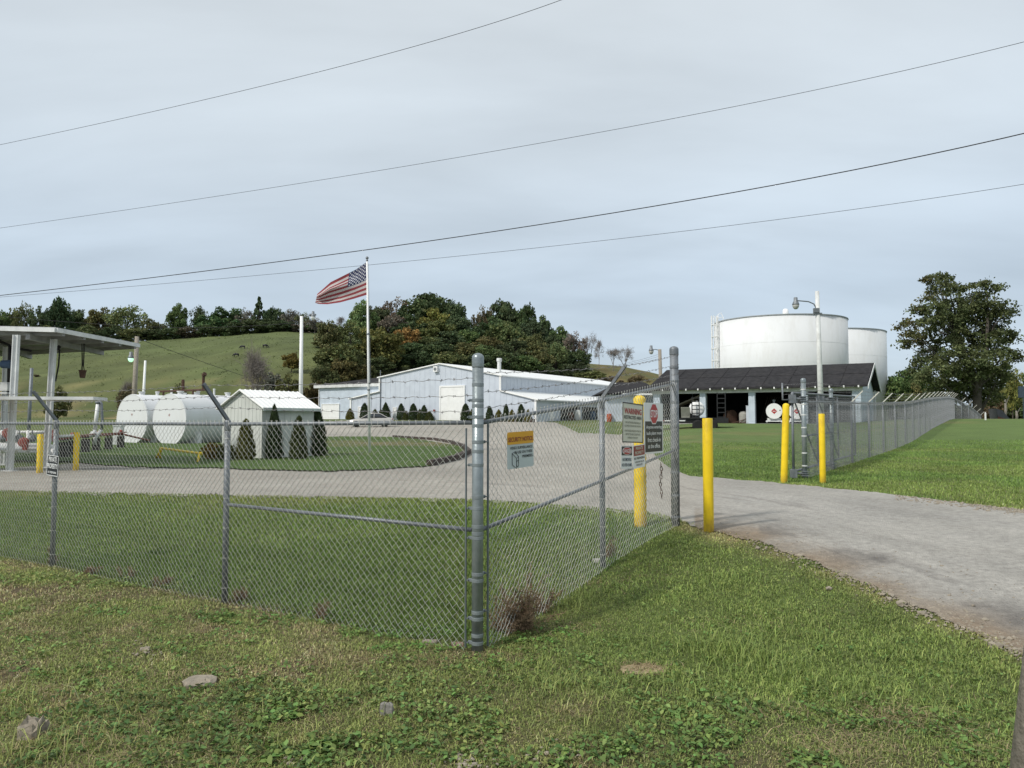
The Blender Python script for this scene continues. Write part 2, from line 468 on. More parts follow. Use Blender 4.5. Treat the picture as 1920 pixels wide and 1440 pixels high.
def quads_mesh(name, V, m, col=None, origin=None):
    """V: (n,4,3) separate quads"""
    n = len(V)
    idx = np.arange(n * 4)
    c = None if col is None else np.repeat(col, 4, axis=0)
    return np_mesh(name, V.reshape(-1, 3), idx, np.arange(n) * 4, np.full(n, 4), m, c, origin)

def link(name, me, parent=None, loc=(0, 0, 0)):
    o = bpy.data.objects.new(name, me); COL.objects.link(o); o.location = loc
    if parent is not None: o.parent = parent
    return o

def tag(o, label=None, cat=None, group=None, kind=None):
    if label: o['label'] = label
    if cat: o['category'] = cat
    if group: o['group'] = group
    if kind: o['kind'] = kind
    return o

def thing(name, loc, label, cat, group=None):
    o = bpy.data.objects.new(name, None); COL.objects.link(o)
    o.location = [float(q) for q in loc]; o.empty_display_size = .3
    return tag(o, label, cat, group)

def dup(o, loc, label=None):
    r = o.copy(); COL.objects.link(r); r.location = [float(q) for q in loc]
    if label: r['label'] = label
    for ch in list(o.children):
        c = ch.copy(); COL.objects.link(c); c.parent = r
        for g in list(ch.children):
            d = g.copy(); COL.objects.link(d); d.parent = c
    return r

def text_mesh(body, w, h, bold=.0, align_fit=True):
    """flat lettering filling a w x h box centred on the origin; returns verts (n,3), faces"""
    cu = bpy.data.curves.new('lettering', 'FONT'); cu.body = body; cu.size = 1.0
    cu.align_x = 'CENTER'; cu.align_y = 'CENTER'; cu.offset = bold; cu.resolution_u = 3
    o = bpy.data.objects.new('lettering', cu); COL.objects.link(o)
    dg = bpy.context.evaluated_depsgraph_get(); dg.update()
    ev = o.evaluated_get(dg); me = ev.to_mesh()
    V = np.array([v.co[:] for v in me.vertices]); F = [tuple(p.vertices) for p in me.polygons]
    ev.to_mesh_clear(); bpy.data.objects.remove(o); bpy.data.curves.remove(cu)
    mn, mx = V.min(0), V.max(0)
    V = V - (mn + mx) / 2
    V[:, 0] *= w / (mx[0] - mn[0]); V[:, 1] *= h / (mx[1] - mn[1]); V[:, 2] = 0
    return V, F

AX = np.array([.53, .848, 0]); BX = np.array([.848, -.53, 0]); UP = np.array([0, 0, 1.])
AX /= np.linalg.norm(AX); BX /= np.linalg.norm(BX)
# ------------------------------------------------------------------ sky and sun
W = bpy.data.worlds.new('World'); SC.world = W; W.use_nodes = True
nt = W.node_tree; N = nt.nodes; L = nt.links
bg = N['Background']; bg.inputs['Strength'].default_value = 1.0
SUN_EL, SUN_AZ = R(44), math.atan2(-.78, -.62)          # sun from behind the left shoulder
sky = N.new('ShaderNodeTexSky'); sky.sky_type = 'NISHITA'; sky.sun_disc = False
sky.sun_elevation = SUN_EL; sky.sun_rotation = SUN_AZ
sm = N.new('ShaderNodeMix'); sm.data_type = 'RGBA'; sm.blend_type = 'MULTIPLY'; sm.inputs[0].default_value = 1
sm.inputs[7].default_value = (.10, .10, .10, 1); L.new(sky.outputs[0], sm.inputs[6])
tc = N.new('ShaderNodeTexCoord'); sep = N.new('ShaderNodeSeparateXYZ'); L.new(tc.outputs['Generated'], sep.inputs[0])
ad = N.new('ShaderNodeMath'); ad.operation = 'ADD'; ad.inputs[1].default_value = .22; L.new(sep.outputs['Z'], ad.inputs[0])
dx = N.new('ShaderNodeMath'); dx.operation = 'DIVIDE'; L.new(sep.outputs['X'], dx.inputs[0]); L.new(ad.outputs[0], dx.inputs[1])
dy = N.new('ShaderNodeMath'); dy.operation = 'DIVIDE'; L.new(sep.outputs['Y'], dy.inputs[0]); L.new(ad.outputs[0], dy.inputs[1])
cm = N.new('ShaderNodeCombineXYZ'); L.new(dx.outputs[0], cm.inputs[0]); L.new(dy.outputs[0], cm.inputs[1])
mp = N.new('ShaderNodeMapping'); mp.inputs['Scale'].default_value = (.55, 1.25, 1); mp.inputs['Rotation'].default_value = (0, 0, R(-14))
L.new(cm.outputs[0], mp.inputs['Vector'])
cn = N.new('ShaderNodeTexNoise'); cn.inputs['Scale'].default_value = 1.5; cn.inputs['Detail'].default_value = 7; cn.inputs['Roughness'].default_value = .5; cn.inputs['Distortion'].default_value = .25
L.new(mp.outputs[0], cn.inputs['Vector'])
el = N.new('ShaderNodeValToRGB')                          # overcast: bluer towards the horizon, greyer overhead
cr = el.color_ramp
cr.elements[0].position = 0; cr.elements[0].color = (.440, .522, .600, 1)
cr.elements[1].position = .55; cr.elements[1].color = (.565, .608, .636, 1)
e = cr.elements.new(.16); e.color = (.440, .518, .598, 1)
e = cr.elements.new(.33); e.color = (.515, .576, .626, 1)
L.new(sep.outputs['Z'], el.inputs[0])
cmr = N.new('ShaderNodeMapRange'); cmr.inputs['From Min'].default_value = .3; cmr.inputs['From Max'].default_value = .72
cmr.inputs['To Min'].default_value = .88; cmr.inputs['To Max'].default_value = 1.16
L.new(cn.outputs['Fac'], cmr.inputs['Value'])
cmx = N.new('ShaderNodeMix'); cmx.data_type = 'RGBA'; cmx.blend_type = 'MULTIPLY'; cmx.inputs[0].default_value = 1
L.new(el.outputs[0], cmx.inputs[6]); L.new(cmr.outputs['Result'], cmx.inputs[7])
fin = N.new('ShaderNodeMix'); fin.data_type = 'RGBA'; fin.inputs[0].default_value = .90
L.new(sm.outputs[2], fin.inputs[6]); L.new(cmx.outputs[2], fin.inputs[7]); L.new(fin.outputs[2], bg.inputs['Color'])

sd = bpy.data.lights.new('sun', 'SUN'); sd.energy = 2.3; sd.angle = R(5.0); sd.color = (1, .955, .88)
so = bpy.data.objects.new('sun', sd); COL.objects.link(so)
sv = Vector((math.sin(SUN_AZ) * 0, 0, 0))
sdir = Vector((-.78 / math.hypot(.78, .62) * math.cos(SUN_EL), -.62 / math.hypot(.78, .62) * math.cos(SUN_EL), math.sin(SUN_EL)))
so.rotation_euler = sdir.to_track_quat('Z', 'Y').to_euler(); so.location = (-20, -20, 30)
SC.view_settings.view_transform = 'Standard'; SC.view_settings.look = 'None'; SC.view_settings.exposure = 0.38
SC.cycles.max_bounces = 6; SC.cycles.transparent_max_bounces = 8

# ------------------------------------------------------------------ ground
def axis_lines(dense0, dense1, step, far, grow):
    a = list(np.arange(dense0, dense1 + 1e-6, step))
    s = step
    while a[-1] < far:
        s = min(s * grow, 14); a.append(a[-1] + s)
    return a
xs = axis_lines(0, 7.5, .15, 420, 1.055)
XS = np.array([-q for q in xs[:0:-1]] + xs)
ya = axis_lines(2, 14, .15, 520, 1.03)
YS = np.array(list(np.arange(-30, 2, 2.0)) + ya)
GX, GY = np.meshgrid(XS, YS)
GZ = G(GX, GY)
V = np.stack([GX, GY, GZ], -1).reshape(-1, 3)
nx, ny = len(XS), len(YS)
i = (np.arange(ny - 1)[:, None] * nx + np.arange(nx - 1)[None, :]).ravel()
Q = np.stack([i, i + 1, i + nx + 1, i + nx], 1)
me = np_mesh('ground', V, Q.ravel(), np.arange(len(Q)) * 4, np.full(len(Q), 4), M_GROUND, soil_col(V[:, 0], V[:, 1]))
me.polygons.foreach_set('use_smooth', [True] * len(me.polygons))
tag(link('ground', me), kind='structure')

# driveway and yard: one draped sheet between its near and its far edge
def road_col(x, y):
    base = np.array([.350, .322, .280]); pale = np.array([.45, .425, .380]); brown = np.array([.26, .205, .15]); dk = np.array([.16, .148, .135])
    n = fbm(x * .35, y * .35, 51); n2 = fbm(x * 1.6, y * 1.6, 53); n3 = fbm(x * 6, y * 6, 55)
    z = G(x, y); u, v = project(x, y, z)
    lo = np.interp(u, *ROAD_LO)
    c = np.broadcast_to(base, x.shape + (3,)).copy()
    rt = sstep((u - 1250) / 150) * sstep((24 - y) / 6)
    c = lerp3(c, np.array([.355, .338, .308]), rt)
    c = lerp3(c, pale, np.clip(.35 * n + .3 * n2 + .1, 0, .8))
    hi = np.interp(u, *ROAD_HI); vr = (lo - v) / np.maximum(lo - hi, 5)
    tr_ = fbm(vr * 9, u * .0035, 57); tr2 = fbm(vr * 26, u * .008, 58)
    c = c * (1 + .16 * tr_ + .10 * tr2)[..., None]
    c = lerp3(c, dk, np.clip((tr2 + tr_ - .75) * 1.5, 0, .4))
    k = np.clip(12 / np.maximum(y, 1), .3, 2.2)
    e = sstep(1 - np.abs(lo - v) / (46 * k)) * (u > 1300)
    c = lerp3(c, brown, np.clip(e * (.85 + n2 * 1.0), 0, 1))
    e2 = sstep(1 - np.abs(lo - v - 34 * k) / (30 * k)) * (u > 1420)
    c = lerp3(c, dk, np.clip(e2 * (.35 + n2 * 1.3 + n3 * .6), 0, .9))
    c = lerp3(c, dk, np.clip((n3 * .5 + n2 * .8 - .62) * 2.0, 0, .5))
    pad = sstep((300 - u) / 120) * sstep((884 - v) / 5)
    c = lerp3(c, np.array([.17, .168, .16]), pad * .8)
    return c * (1 + .10 * n3)[..., None]

def drape(name, us, lo_f, hi_f, rows, dz, colf, jit=1.0):
    V = []
    for u in us:
        jl = (vnoise(np.array([u * .045]), np.array([1.3]), 3)[0] * 5 + vnoise(np.array([u * .21]), np.array([7.3]), 3)[0] * 3.2) * jit
        a = hit(u, lo_f(u) + jl * .9); b = hit(u, hi_f(u) + jl * .25)
        t = np.linspace(0, 1, rows)
        # even steps in perspective depth
        iy = 1 / a[1] + (1 / b[1] - 1 / a[1]) * t
        y = 1 / iy
        x = a[0] + (b[0] - a[0]) * (y - a[1]) / (b[1] - a[1] + 1e-9)
        z = G(x, y)
        V.append(np.stack([x, y, z + dz + .0005 * np.maximum(y - 20, 0)], 1))
    V = np.array(V); nu = len(us)
    i = (np.arange(nu - 1)[:, None] * rows + np.arange(rows - 1)[None, :]).ravel()
    Q = np.stack([i, i + rows, i + rows + 1, i + 1], 1)
    V = V.reshape(-1, 3)
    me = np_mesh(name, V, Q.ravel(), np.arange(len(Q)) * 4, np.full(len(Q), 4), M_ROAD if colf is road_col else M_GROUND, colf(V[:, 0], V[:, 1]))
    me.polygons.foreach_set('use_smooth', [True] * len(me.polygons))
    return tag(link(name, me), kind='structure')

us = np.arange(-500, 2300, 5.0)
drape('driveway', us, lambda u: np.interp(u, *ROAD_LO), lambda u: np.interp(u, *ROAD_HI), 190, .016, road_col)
# the grass island with the flagpole, as a draped polygon fan of rows
il = [p for p in ISLAND[:11]]; ih = ISLAND[10:][::-1]
def isl_lo(u): return np.interp(u, [p[0] for p in il], [p[1] for p in il])
def isl_hi(u): return np.interp(u, [p[0] for p in ih], [p[1] for p in ih])
def isl_col(x, y):
    c = np.broadcast_to(np.array([.066, .112, .024]), x.shape + (3,)).copy()
    n = fbm(x * .45, y * .45, 61); n2 = fbm(x * 1.7, y * 1.7, 63)
    z = G(x, y); u, v = project(x, y, z)
    c = lerp3(c, np.array([.20, .15, .085]), np.clip(sstep(1 - np.abs(v - 833) / 8) * (u > 560) * (.55 + n), 0, .7))
    c = lerp3(c, np.array([.17, .15, .07]), np.clip(n2 * .7 + n * .4 - .2, 0, .5))
    return c * (1 + .2 * n2)[..., None]
drape('island_lawn', np.arange(-500, 880, 6.0), isl_lo, isl_hi, 60, .05, isl_col, .35)

# landscape timbers round the end of the island
def timber(p, q, lab):
    a, b = hit(*p), hit(*q)
    d = b - a; Ln = np.linalg.norm(d); d /= Ln
    mb = MB(); n = np.array([-d[1], d[0], 0]); n /= np.linalg.norm(n)
    m = np.cross(d, n)
    for j in range(1):
        mb.box((a + b) / 2 + UP * (.11 + .17 * j) + n * .03 * j, (Ln - .04, .2, .18), d, n, np.cross(d, n), )
    tag(mb.build('landscape_timber', M_TIMB, origin=a), lab, 'timber edging', 'timbers edging the flagpole island')
TB = [(738, 821), (778, 824), (812, 826), (846, 832), (868, 840), (879, 851), (856, 863), (805, 875)]
TL = ['dark timber at the far left start of the island edging', 'dark timber of the far edging beneath the grey warehouse door', 'dark timber at the far right corner of the flagpole island',
      'dark timber on the upper bend of the island edging', 'short dark timber at the rightmost bend of the island edging', 'dark timber just below the rightmost bend of the island edging', 'long dark near timber on the front right rim of the flagpole island']
for k in range(7): timber(TB[k], TB[k + 1], TL[k])

# ------------------------------------------------------------------ near chain link fence
C = hit(895, 1222); P2 = hit(421, 1130); P1 = hit(98, 1062)
dl = P1 - C; dl[2] = 0; dl /= np.linalg.norm(dl)
P0 = P1 + dl * 3.4; P0[2] = G(P0[0], P0[1]); P00 = P0 + dl * 3.2; P00[2] = G(P00[0], P00[1])
Mp = at(1130, 1052, 8.4); Gp = at(1267, 985, 10.15)
Mp = gp(Mp[0], Mp[1]); Gp = gp(Gp[0], Gp[1])
H = 1.83
dr = Gp - C; dr[2] = 0; dr /= np.linalg.norm(dr)
nl = np.array([-dl[1], dl[0], 0]);  nl = nl if nl[1] < 0 else -nl      # towards the camera
nr = np.array([dr[1], -dr[0], 0]);  nr = nr if nr[1] < 0 else -nr

def chain_mesh(mb, A, B, n, h0, h1, w=.036, r=.0021, ends=True, top_a=None, top_b=None):
    """woven wire between A and B (feet); tops are A/B + heights; n is the offset side"""
    A = np.asarray(A, float); B = np.asarray(B, float)
    Ln = np.linalg.norm((B - A)[:2]); K = max(1, int(round(Ln / w)))
    rows = int(round((h0 + h1) / 2 / w))
    k = np.arange(K + 1) / K
    j = np.arange(rows + 1) / rows
    hh = h0 + (h1 - h0) * k
    base = A[None, :] + (B - A)[None, :] * k[:, None]
    base[:, 2] = np.maximum(base[:, 2], G(base[:, 0], base[:, 1]) + .01) if ends else base[:, 2]
    topz = A[2] + h0 + (B[2] + h1 - A[2] - h0) * k
    P = np.zeros((K + 1, rows + 1, 3))
    P[:, :, :2] = base[:, None, :2]
    P[:, :, 2] = base[:, 2][:, None] + (topz - base[:, 2])[:, None] * j[None, :]
    off = n * .046
    wob = .004 * np.sin(k * 37.0)[:, None] * np.sin(j * 9.0)[None, :]
    P += off[None, None, :] + n[None, None, :] * wob[:, :, None]
    segA, segB = [], []
    par = (np.arange(K + 1)[:, None] + np.arange(rows + 1)[None, :]) % 2
    # picket i lives between columns i and i+1 and zig-zags
    for q in (0, 1):
        for i0 in (0, 1):
            pass
    ia, ja = np.meshgrid(np.arange(K), np.arange(rows), indexing='ij')
    e = (ia + ja) % 2
    a = P[ia + e, ja]; b = P[ia + 1 - e, ja + 1]
    # the weave stands a little proud at the crossings
    a = a + n * (.004 * ((ja % 2) * 2 - 1))[..., None]; b = b + n * (.004 * (((ja + 1) % 2) * 2 - 1))[..., None]
    mb.segs(a.reshape(-1, 3), b.reshape(-1, 3), r)
    # knuckled and barbed selvage along the top
    ev = np.arange(K + 1)[(np.arange(K + 1) + rows) % 2 == 0]
    t0 = P[ev, rows]
    if len(t0):
        d = (B - A); d[2] = 0; d /= np.linalg.norm(d)
        t1 = t0 + UP * .026
        mb.segs(np.concatenate([t0, t1, t1]), np.concatenate([t1, t1 + UP * .022 + d * .010, t1 + UP * .022 - d * .010]), r * 1.25)
        b0 = P[np.arange(K + 1)[np.arange(K + 1) % 2 == 0], 0]
        mb.segs(b0, b0 - UP * .025 + d * .006, r * 1.2)

def barbed(mb, pts, r=.0022, step=.125):
    pts = [np.asarray(p, float) for p in pts]
    out = []
    for a, b in zip(pts[:-1], pts[1:]):
        n = max(2, int(np.linalg.norm(b - a) / .06))
        sag = .018 * np.linalg.norm(b - a) / 3
        for i in range(n + (b is pts[-1])):
            t = i / n
            out.append(a + (b - a) * t - UP * 4 * sag * t * (1 - t) + UP * .006 * math.sin(i * 2.1) )
    mb.tube(out, r, 4)
    d = np.diff(np.array(out), axis=0)
    s = np.concatenate([[0], np.cumsum(np.linalg.norm(d, axis=1))])
    o = np.array(out)
    q = np.arange(.06, s[-1], step)
    A, B = [], []
    for x in q:
        k = min(np.searchsorted(s, x), len(o) - 1)
        p = o[k - 1] + (o[k] - o[k - 1]) * (x - s[k - 1]) / max(s[k] - s[k - 1], 1e-6)
        for _ in range(3):
            w = np.array([random.uniform(-1, 1), random.uniform(-1, 1), random.uniform(-1, 1)]); w /= np.linalg.norm(w)
            A.append(p - w * .014); B.append(p + w * .014)
    if A: mb.segs(np.array(A), np.array(B), r * .9)

def post_mb(p, h, r, cap=True):
    mb = MB()
    prof = [(r, -.05), (r, h * .5), (r, h)]
    mb.lathe(p, prof, 18)
    return mb

def cap_mb(p, h, r):
    return MB().lathe(p + UP * h, [(r * 1.05, -.075), (r * 1.07, -.07), (r * 1.07, .0), (r * 1.0, .018), (r * .7, .033), (r * .25, .041), (.002, .042)], 18)

nf = thing('chain_link_fence', C, 'near galvanised chain link fence with barbed wire, turning at a thick corner post', 'fence')
rC, rL, rG = .046, .0305, .056
TOPC = 2.335
cpst = post_mb(C, TOPC, rC).build('post', M_GALVP, nf, True); cpst['label'] = 'thick bright galvanised corner post with bands'
cap_mb(C, TOPC, rC).build('post_cap', M_GALVP, cpst, True)
bb = MB()
for h, side in ((2.12, 0), (1.995, 2), (1.95, 0), (1.86, 2), (1.79, 0), (1.66, 1), (1.585, 0), (1.475, 2), (1.22, 1), (1.13, 2), (.985, 0), (.93, 0), (.895, 2), (.61, 1), (.56, 2), (.31, 1), (.26, 2), (.13, 0), (.07, 2)):
    bb.mark(); bb.lathe(C + UP * h, [(rC * 1.0, -.014), (rC * 1.05, -.012), (rC * 1.05, .012), (rC * 1.0, .014)], 18)
    if side:
        dd, nn = (dl, nl) if side == 2 else (dr, nr)
        bb.box(C + UP * h + dd * .055 + nn * .018, (.04, .014, .024), dd, nn, UP)
        bb.tube([C + UP * h + dd * .07 - nn * .01, C + UP * h + dd * .07 + nn * .045], .006, 6)
bb.split('brace_band', M_BAND, nf)
for dd, nn, zz in ((dl, nl, 1.74), (dr, nr, 1.80)):
    q = C + dd * .085 + nn * .042
    MB().box(q + UP * (zz / 2 + .03), (.006, .018, zz), dd, nn, UP).build('tension_bar', M_BAND, nf)

def arm(mb, top, n, ln=.40, lift=.36):
    """slotted outrigger arm that carries the barbed wire"""
    e = top + n * ln * .72 + UP * lift
    d = e - top; Ln = np.linalg.norm(d); d /= Ln
    s = np.cross(UP, n); s /= np.linalg.norm(s)
    k = np.cross(d, s)
    mb.box(top + d * Ln * .5 + s * .012, (Ln, .004, .034), d, s, k)
    mb.box(top + d * Ln * .5 - s * .012, (Ln, .004, .034), d, s, k)
    mb.box(top + d * Ln * .5 + k * .015, (Ln, .024, .004), d, s, k)
    return [top + d * Ln * q for q in (.36, .66, .96)]

armsL, armsR = [], []
for p, nn, store in ((P2, nl, armsL), (P1, nl, armsL), (P0, nl, armsL), (P00, nl, armsL), (Mp, nr, armsR)):
    po = post_mb(p, H - .01, rL).build('post', M_GALV, nf, True)
    cap_mb(p, H - .02, rL * 1.05).build('post_cap', M_GALV, po, True)
    am = MB(); w = arm(am, p + UP * (H + .01), nn)
    am.build('barb_arm', M_GALV, po)
    store.append(w)
    tm = MB()
    for h in np.arange(.15, 1.75, .3):
        tm.mark(); tm.lathe(p + UP * h, [(rL * 1.0, -.004), (rL * 1.1, 0), (rL * 1.0, .004)], 10)
    tm.split('wire_tie', M_WIRE, po)
gpst = post_mb(Gp, 2.32, rG).build('post', M_GALV, nf, True); gpst['label'] = 'thick grey gate post at the driveway end'
cap_mb(Gp, 2.32, rG).build('post_cap', M_GALV, gpst, True)
gb = MB()
for h in (2.08, 1.9, 1.62, 1.3, 1.02, .7, .4, .12):
    gb.mark(); gb.lathe(Gp + UP * h, [(rG * 1.02, -.014), (rG * 1.09, -.012), (rG * 1.09, .012), (rG * 1.02, .014)], 16)
gb.split('brace_band', M_GALV, gpst)
MB().tube([C + dl * .06 + UP * 1.815, P2 + UP * 1.80, P1 + UP * 1.80, P0 + UP * 1.8, P00 + UP * 1.8], .0185, 10).build('top_rail', M_GALV, nf, True)
MB().tube([C + dr * .06 + UP * 1.815, Mp + UP * 1.815, Gp + UP * 1.86], .0185, 10).build('top_rail', M_GALV, nf, True)
MB().tube([C + dl * .06 + UP * .955, P2 + UP * .985], .0175, 10).build('mid_rail', M_GALV, nf, True)
MB().tube([C + dr * .06 + UP * .955, Mp + UP * .945, Gp + UP * .99], .0175, 10).build('mid_rail', M_GALV, nf, True)
cm_ = MB()
chain_mesh(cm_, C + dl * .1 + nl * 0, P2, nl, 1.79, 1.79); chain_mesh(cm_, P2, P1, nl, 1.79, 1.79); chain_mesh(cm_, P1, P0, nl, 1.79, 1.79); chain_mesh(cm_, P0, P00, nl, 1.79, 1.79)
cm_.build('chain_link_mesh', M_WIRE, nf)
cm_ = MB(); chain_mesh(cm_, C + dr * .1, Mp, nr, 1.82, 1.83); chain_mesh(cm_, Mp, Gp, nr, 1.83, 1.875)
cm_.build('chain_link_mesh', M_WIRE, nf)
for k, hc in enumerate((1.905, 2.03, 2.17)):
    b1 = MB(); barbed(b1, [C + UP * hc + nl * .06] + [w[k] for w in armsL]); b1.build('barbed_wire', M_BARB, nf)
for k, (hc, hg) in enumerate(((1.93, 2.0), (2.06, 2.12), (2.215, 2.25))):
    b1 = MB(); barbed(b1, [C + UP * hc + nr * .06, armsR[0][k], Gp + UP * hg + nr * .06]); b1.build('barbed_wire', M_BARB, nf)

# ------------------------------------------------------------------ far fence that climbs the slope
FP = [(6.9, 18.2), (8.78, 21.0), (10.47, 23.6), (17.45, 34.0), (24.3, 44.7), (31.5, 56.0), (38.5, 67.0)]
FP2 = [(38.5, 67.0), (42.7, 71.8), (47.8, 78.5)]
def resample(pl, step):
    P = np.array(pl, float); s = np.concatenate([[0], np.cumsum(np.linalg.norm(np.diff(P, axis=0), axis=1))])
    n = int(round(s[-1] / step)); q = np.linspace(0, s[-1], n + 1)
    return np.stack([np.interp(q, s, P[:, 0]), np.interp(q, s, P[:, 1])], 1)
ff = thing('chain_link_fence', gp(6.9, 18.2), 'long grey chain link fence with outrigger arms climbing the mown slope on the right', 'fence')
pp = resample(FP, 3.0); pq = resample(FP2, 3.0)[1:]
allp = np.concatenate([pp, pq]); allp = [gp(a, b) for a, b in allp]
fm = MB(); arms = []
tops = []
for i, p in enumerate(allp):
    q = allp[min(i + 1, len(allp) - 1)]; o = allp[max(i - 1, 0)]
    d = q - o; d[2] = 0; d /= np.linalg.norm(d); n = np.array([d[1], -d[0], 0])
    tall = i in (0, 1)
    rr = .057 if i == 0 else (.05 if i == 1 else .034)
    hh = 2.33 if i == 0 else (2.14 if i == 1 else H)
    po = post_mb(p, hh, rr).build('post', M_GALVP if tall else M_GALV, ff, True)
    cap_mb(p, hh, rr).build('post_cap', M_GALVP if tall else M_GALV, po, True)
    if tall:
        b_ = MB()
        for h in (2.1, 1.75, 1.5, 1.2, 1.0, .6, .3):
            b_.mark(); b_.lathe(p + UP * h, [(rr * 1.02, -.014), (rr * 1.09, -.012), (rr * 1.09, .012), (rr * 1.02, .014)], 14)
        b_.split('brace_band', M_OLDW if i == 0 else M_GALV, po)
        arms.append([p + UP * h for h in (1.93, 2.03, 2.12)] if i == 0 else [p + UP * h for h in (1.93, 2.02, 2.1)])
    else:
        am = MB(); arms.append(arm(am, p + UP * (H + .01), n, .46, .34)); am.build('barb_arm', mat('pale_arm_paint', (.55, .54, .48), .6), po)
    if i + 1 < len(allp):
        qn = allp[i + 1]
        far_ = p[1] > 42
        chain_mesh(fm, p, qn, n, H - .02, H - .02, .036 if not far_ else .07, .0026 if not far_ else .0052, ends=True)
fm.build('chain_link_mesh', M_WIREF, ff)
MB().tube([p + UP * (H - .02) for p in allp], .022, 6).build('top_rail', M_GALV, ff, True)
MB().tube([allp[0] + UP * 1.0, allp[1] + UP * 1.0], .02, 8).build('mid_rail', M_GALV, ff, True)
for k in range(3):
    b1 = MB(); barbed(b1, [a[k] for a in arms], .0025, .3); b1.build('barbed_wire', M_BARB, ff)

# cantilever gate leaf rolled back behind that fence
gd = np.array([.555, .832, 0]); gn = np.array([-gd[1], gd[0], 0])
g0 = hit(1488, 897); g0 = gp(g0[0], g0[1])
ga = thing('sliding_gate', g0, 'open sliding gate of grey pipes and mesh rolled back behind the right fence', 'gate')
GL = 8.0
lift = .16
g1 = g0 + gd * GL; zt = float(G(g1[0], g1[1])) - g0[2]
def gpt(s, h): return g0 + gd * s + UP * (lift + h + zt * s / GL)
fr = MB()
fr.tube([gpt(0, 0), gpt(0, 1.86)], .030, 10); fr.tube([gpt(0, 0), gpt(GL, 0)], .030, 8); fr.tube([gpt(0, 1.86), gpt(GL, 1.86)], .030, 8); fr.tube([gpt(GL, 0), gpt(GL, 1.86)], .03, 8)
for s in (2.6, 5.3): fr.tube([gpt(s, 0), gpt(s, 1.86)], .024, 8)
fr.tube([gpt(0, 1.80), gpt(2.6, .05)], .020, 8); fr.tube([gpt(2.6, 1.8), gpt(5.3, .05)], .020, 8)
fr.build('gate_frame', M_GALV, ga, True)
ex = MB(); e0 = gpt(0, 1.70) - BX * .0
o_ = np.array([-.23, .0, 0])
ex.tube([e0, e0 + o_, e0 + o_ + UP * .40], .022, 8); ex.build('barb_extension', M_GALV, ga, True)
gm = MB(); chain_mesh(gm, gpt(0, 0) , gpt(GL, 0), -gn * .2, 1.84, 1.84, .05, .0022, ends=False); gm.build('chain_link_mesh', M_WIREF, ga)
for k in range(3):
    b1 = MB(); barbed(b1, [e0 + o_ + UP * (.12 + .12 * k), gpt(2.5, 1.98 + .1 * k), gpt(GL, 1.98 + .1 * k)], .0025, .2); b1.build('barbed_wire', M_BARB, ga)
for (p, lab) in ((allp[0], 0), (allp[1], 1)):
    for h in (.12, 1.88):
        rb = MB()
        q = p + np.array([-.26, .02, 0]) + UP * h
        rb.box(q, (.13, .14, .20)); rb.tube([q, p + UP * h], .03, 8)
        rb.box(p + UP * (h + .05), (.16, .15, .02)); rb.box(p + UP * (h - .05), (.16, .15, .02)); rb.box(p + UP * h, (.15, .15, .015))
        rb.build('roller_box', M_GALV, ga)

# ------------------------------------------------------------------ bollards
def bollard(base, h, r, label, lean=(0, 0), flat=False, group='yellow bollards by the gate'):
    mb = MB(); b = np.asarray(base, float); t = b + np.array([lean[0], lean[1], h])
    ax = (t - b) / np.linalg.norm(t - b)
    if flat:
        prof = [(r, -.08), (r * 1.0, h * .5), (r, h - r * .75), (r * .92, h - r * .42), (r * .68, h - r * .14), (r * .3, h), (.004, h + .004)]
    else:
        prof = [(r, -.08), (r, h * .5), (r, h - .008), (r * .94, h), (.004, h + .002)]
    mb.lathe(b, prof, 22, ax)
    o = mb.build('bollard', M_YEL, None, True, origin=b)
    md = o.modifiers.new('edge', 'EDGE_SPLIT'); md.split_angle = R(50)
    return tag(o, label, 'bollard', group)
b1 = hit(1329, 997); bollard(b1, 1.415, .064, 'yellow pipe bollard standing alone on the grass right of the gate post')
b2 = hit(1201, 988); bollard(b2 , 1.735, .082, 'tall thick yellow bollard behind the mesh and the warning signs', flat=True)
b3 = hit(1470, 905); bollard(b3, 1.76, .075, 'leaning yellow bollard with chipped paint and rounded top left of the far gate post', (.07, -.02), True)
b4 = hit(1543, 906); bollard(b4, 1.52, .066, 'straight yellow bollard in front of the far fence mesh')
b5 = hit(74, 888); bollard(b5, 1.05, .075, 'yellow bollard beside the loading rack column, behind the near fence', (-.0, 0), group='yellow bollards by the loading rack')
b6 = hit(142, 883); bollard(b6, 1.08, .075, 'yellow bollard right of the private property sign, behind the near fence', group='yellow bollards by the loading rack')
# rusty chain hanging on the gate post side
ch = MB(); c0 = at(1239, 872, 10.0)
for k in range(9):
    z0 = c0 - UP * .05 * k + np.array([.008 * math.sin(k), 0, 0])
    ring = [z0 + (np.array([math.cos(a) * .015, 0, 0]) if k % 2 else np.array([0, math.cos(a) * .015, 0])) + UP * math.sin(a) * .032 for a in np.linspace(0, 2 * math.pi, 9)]
    ch.tube(ring, .0055, 5, False)
tag(ch.build('chain', M_RUST, origin=c0), 'rusty chain hanging behind the mesh beside the grey gate post', 'chain')

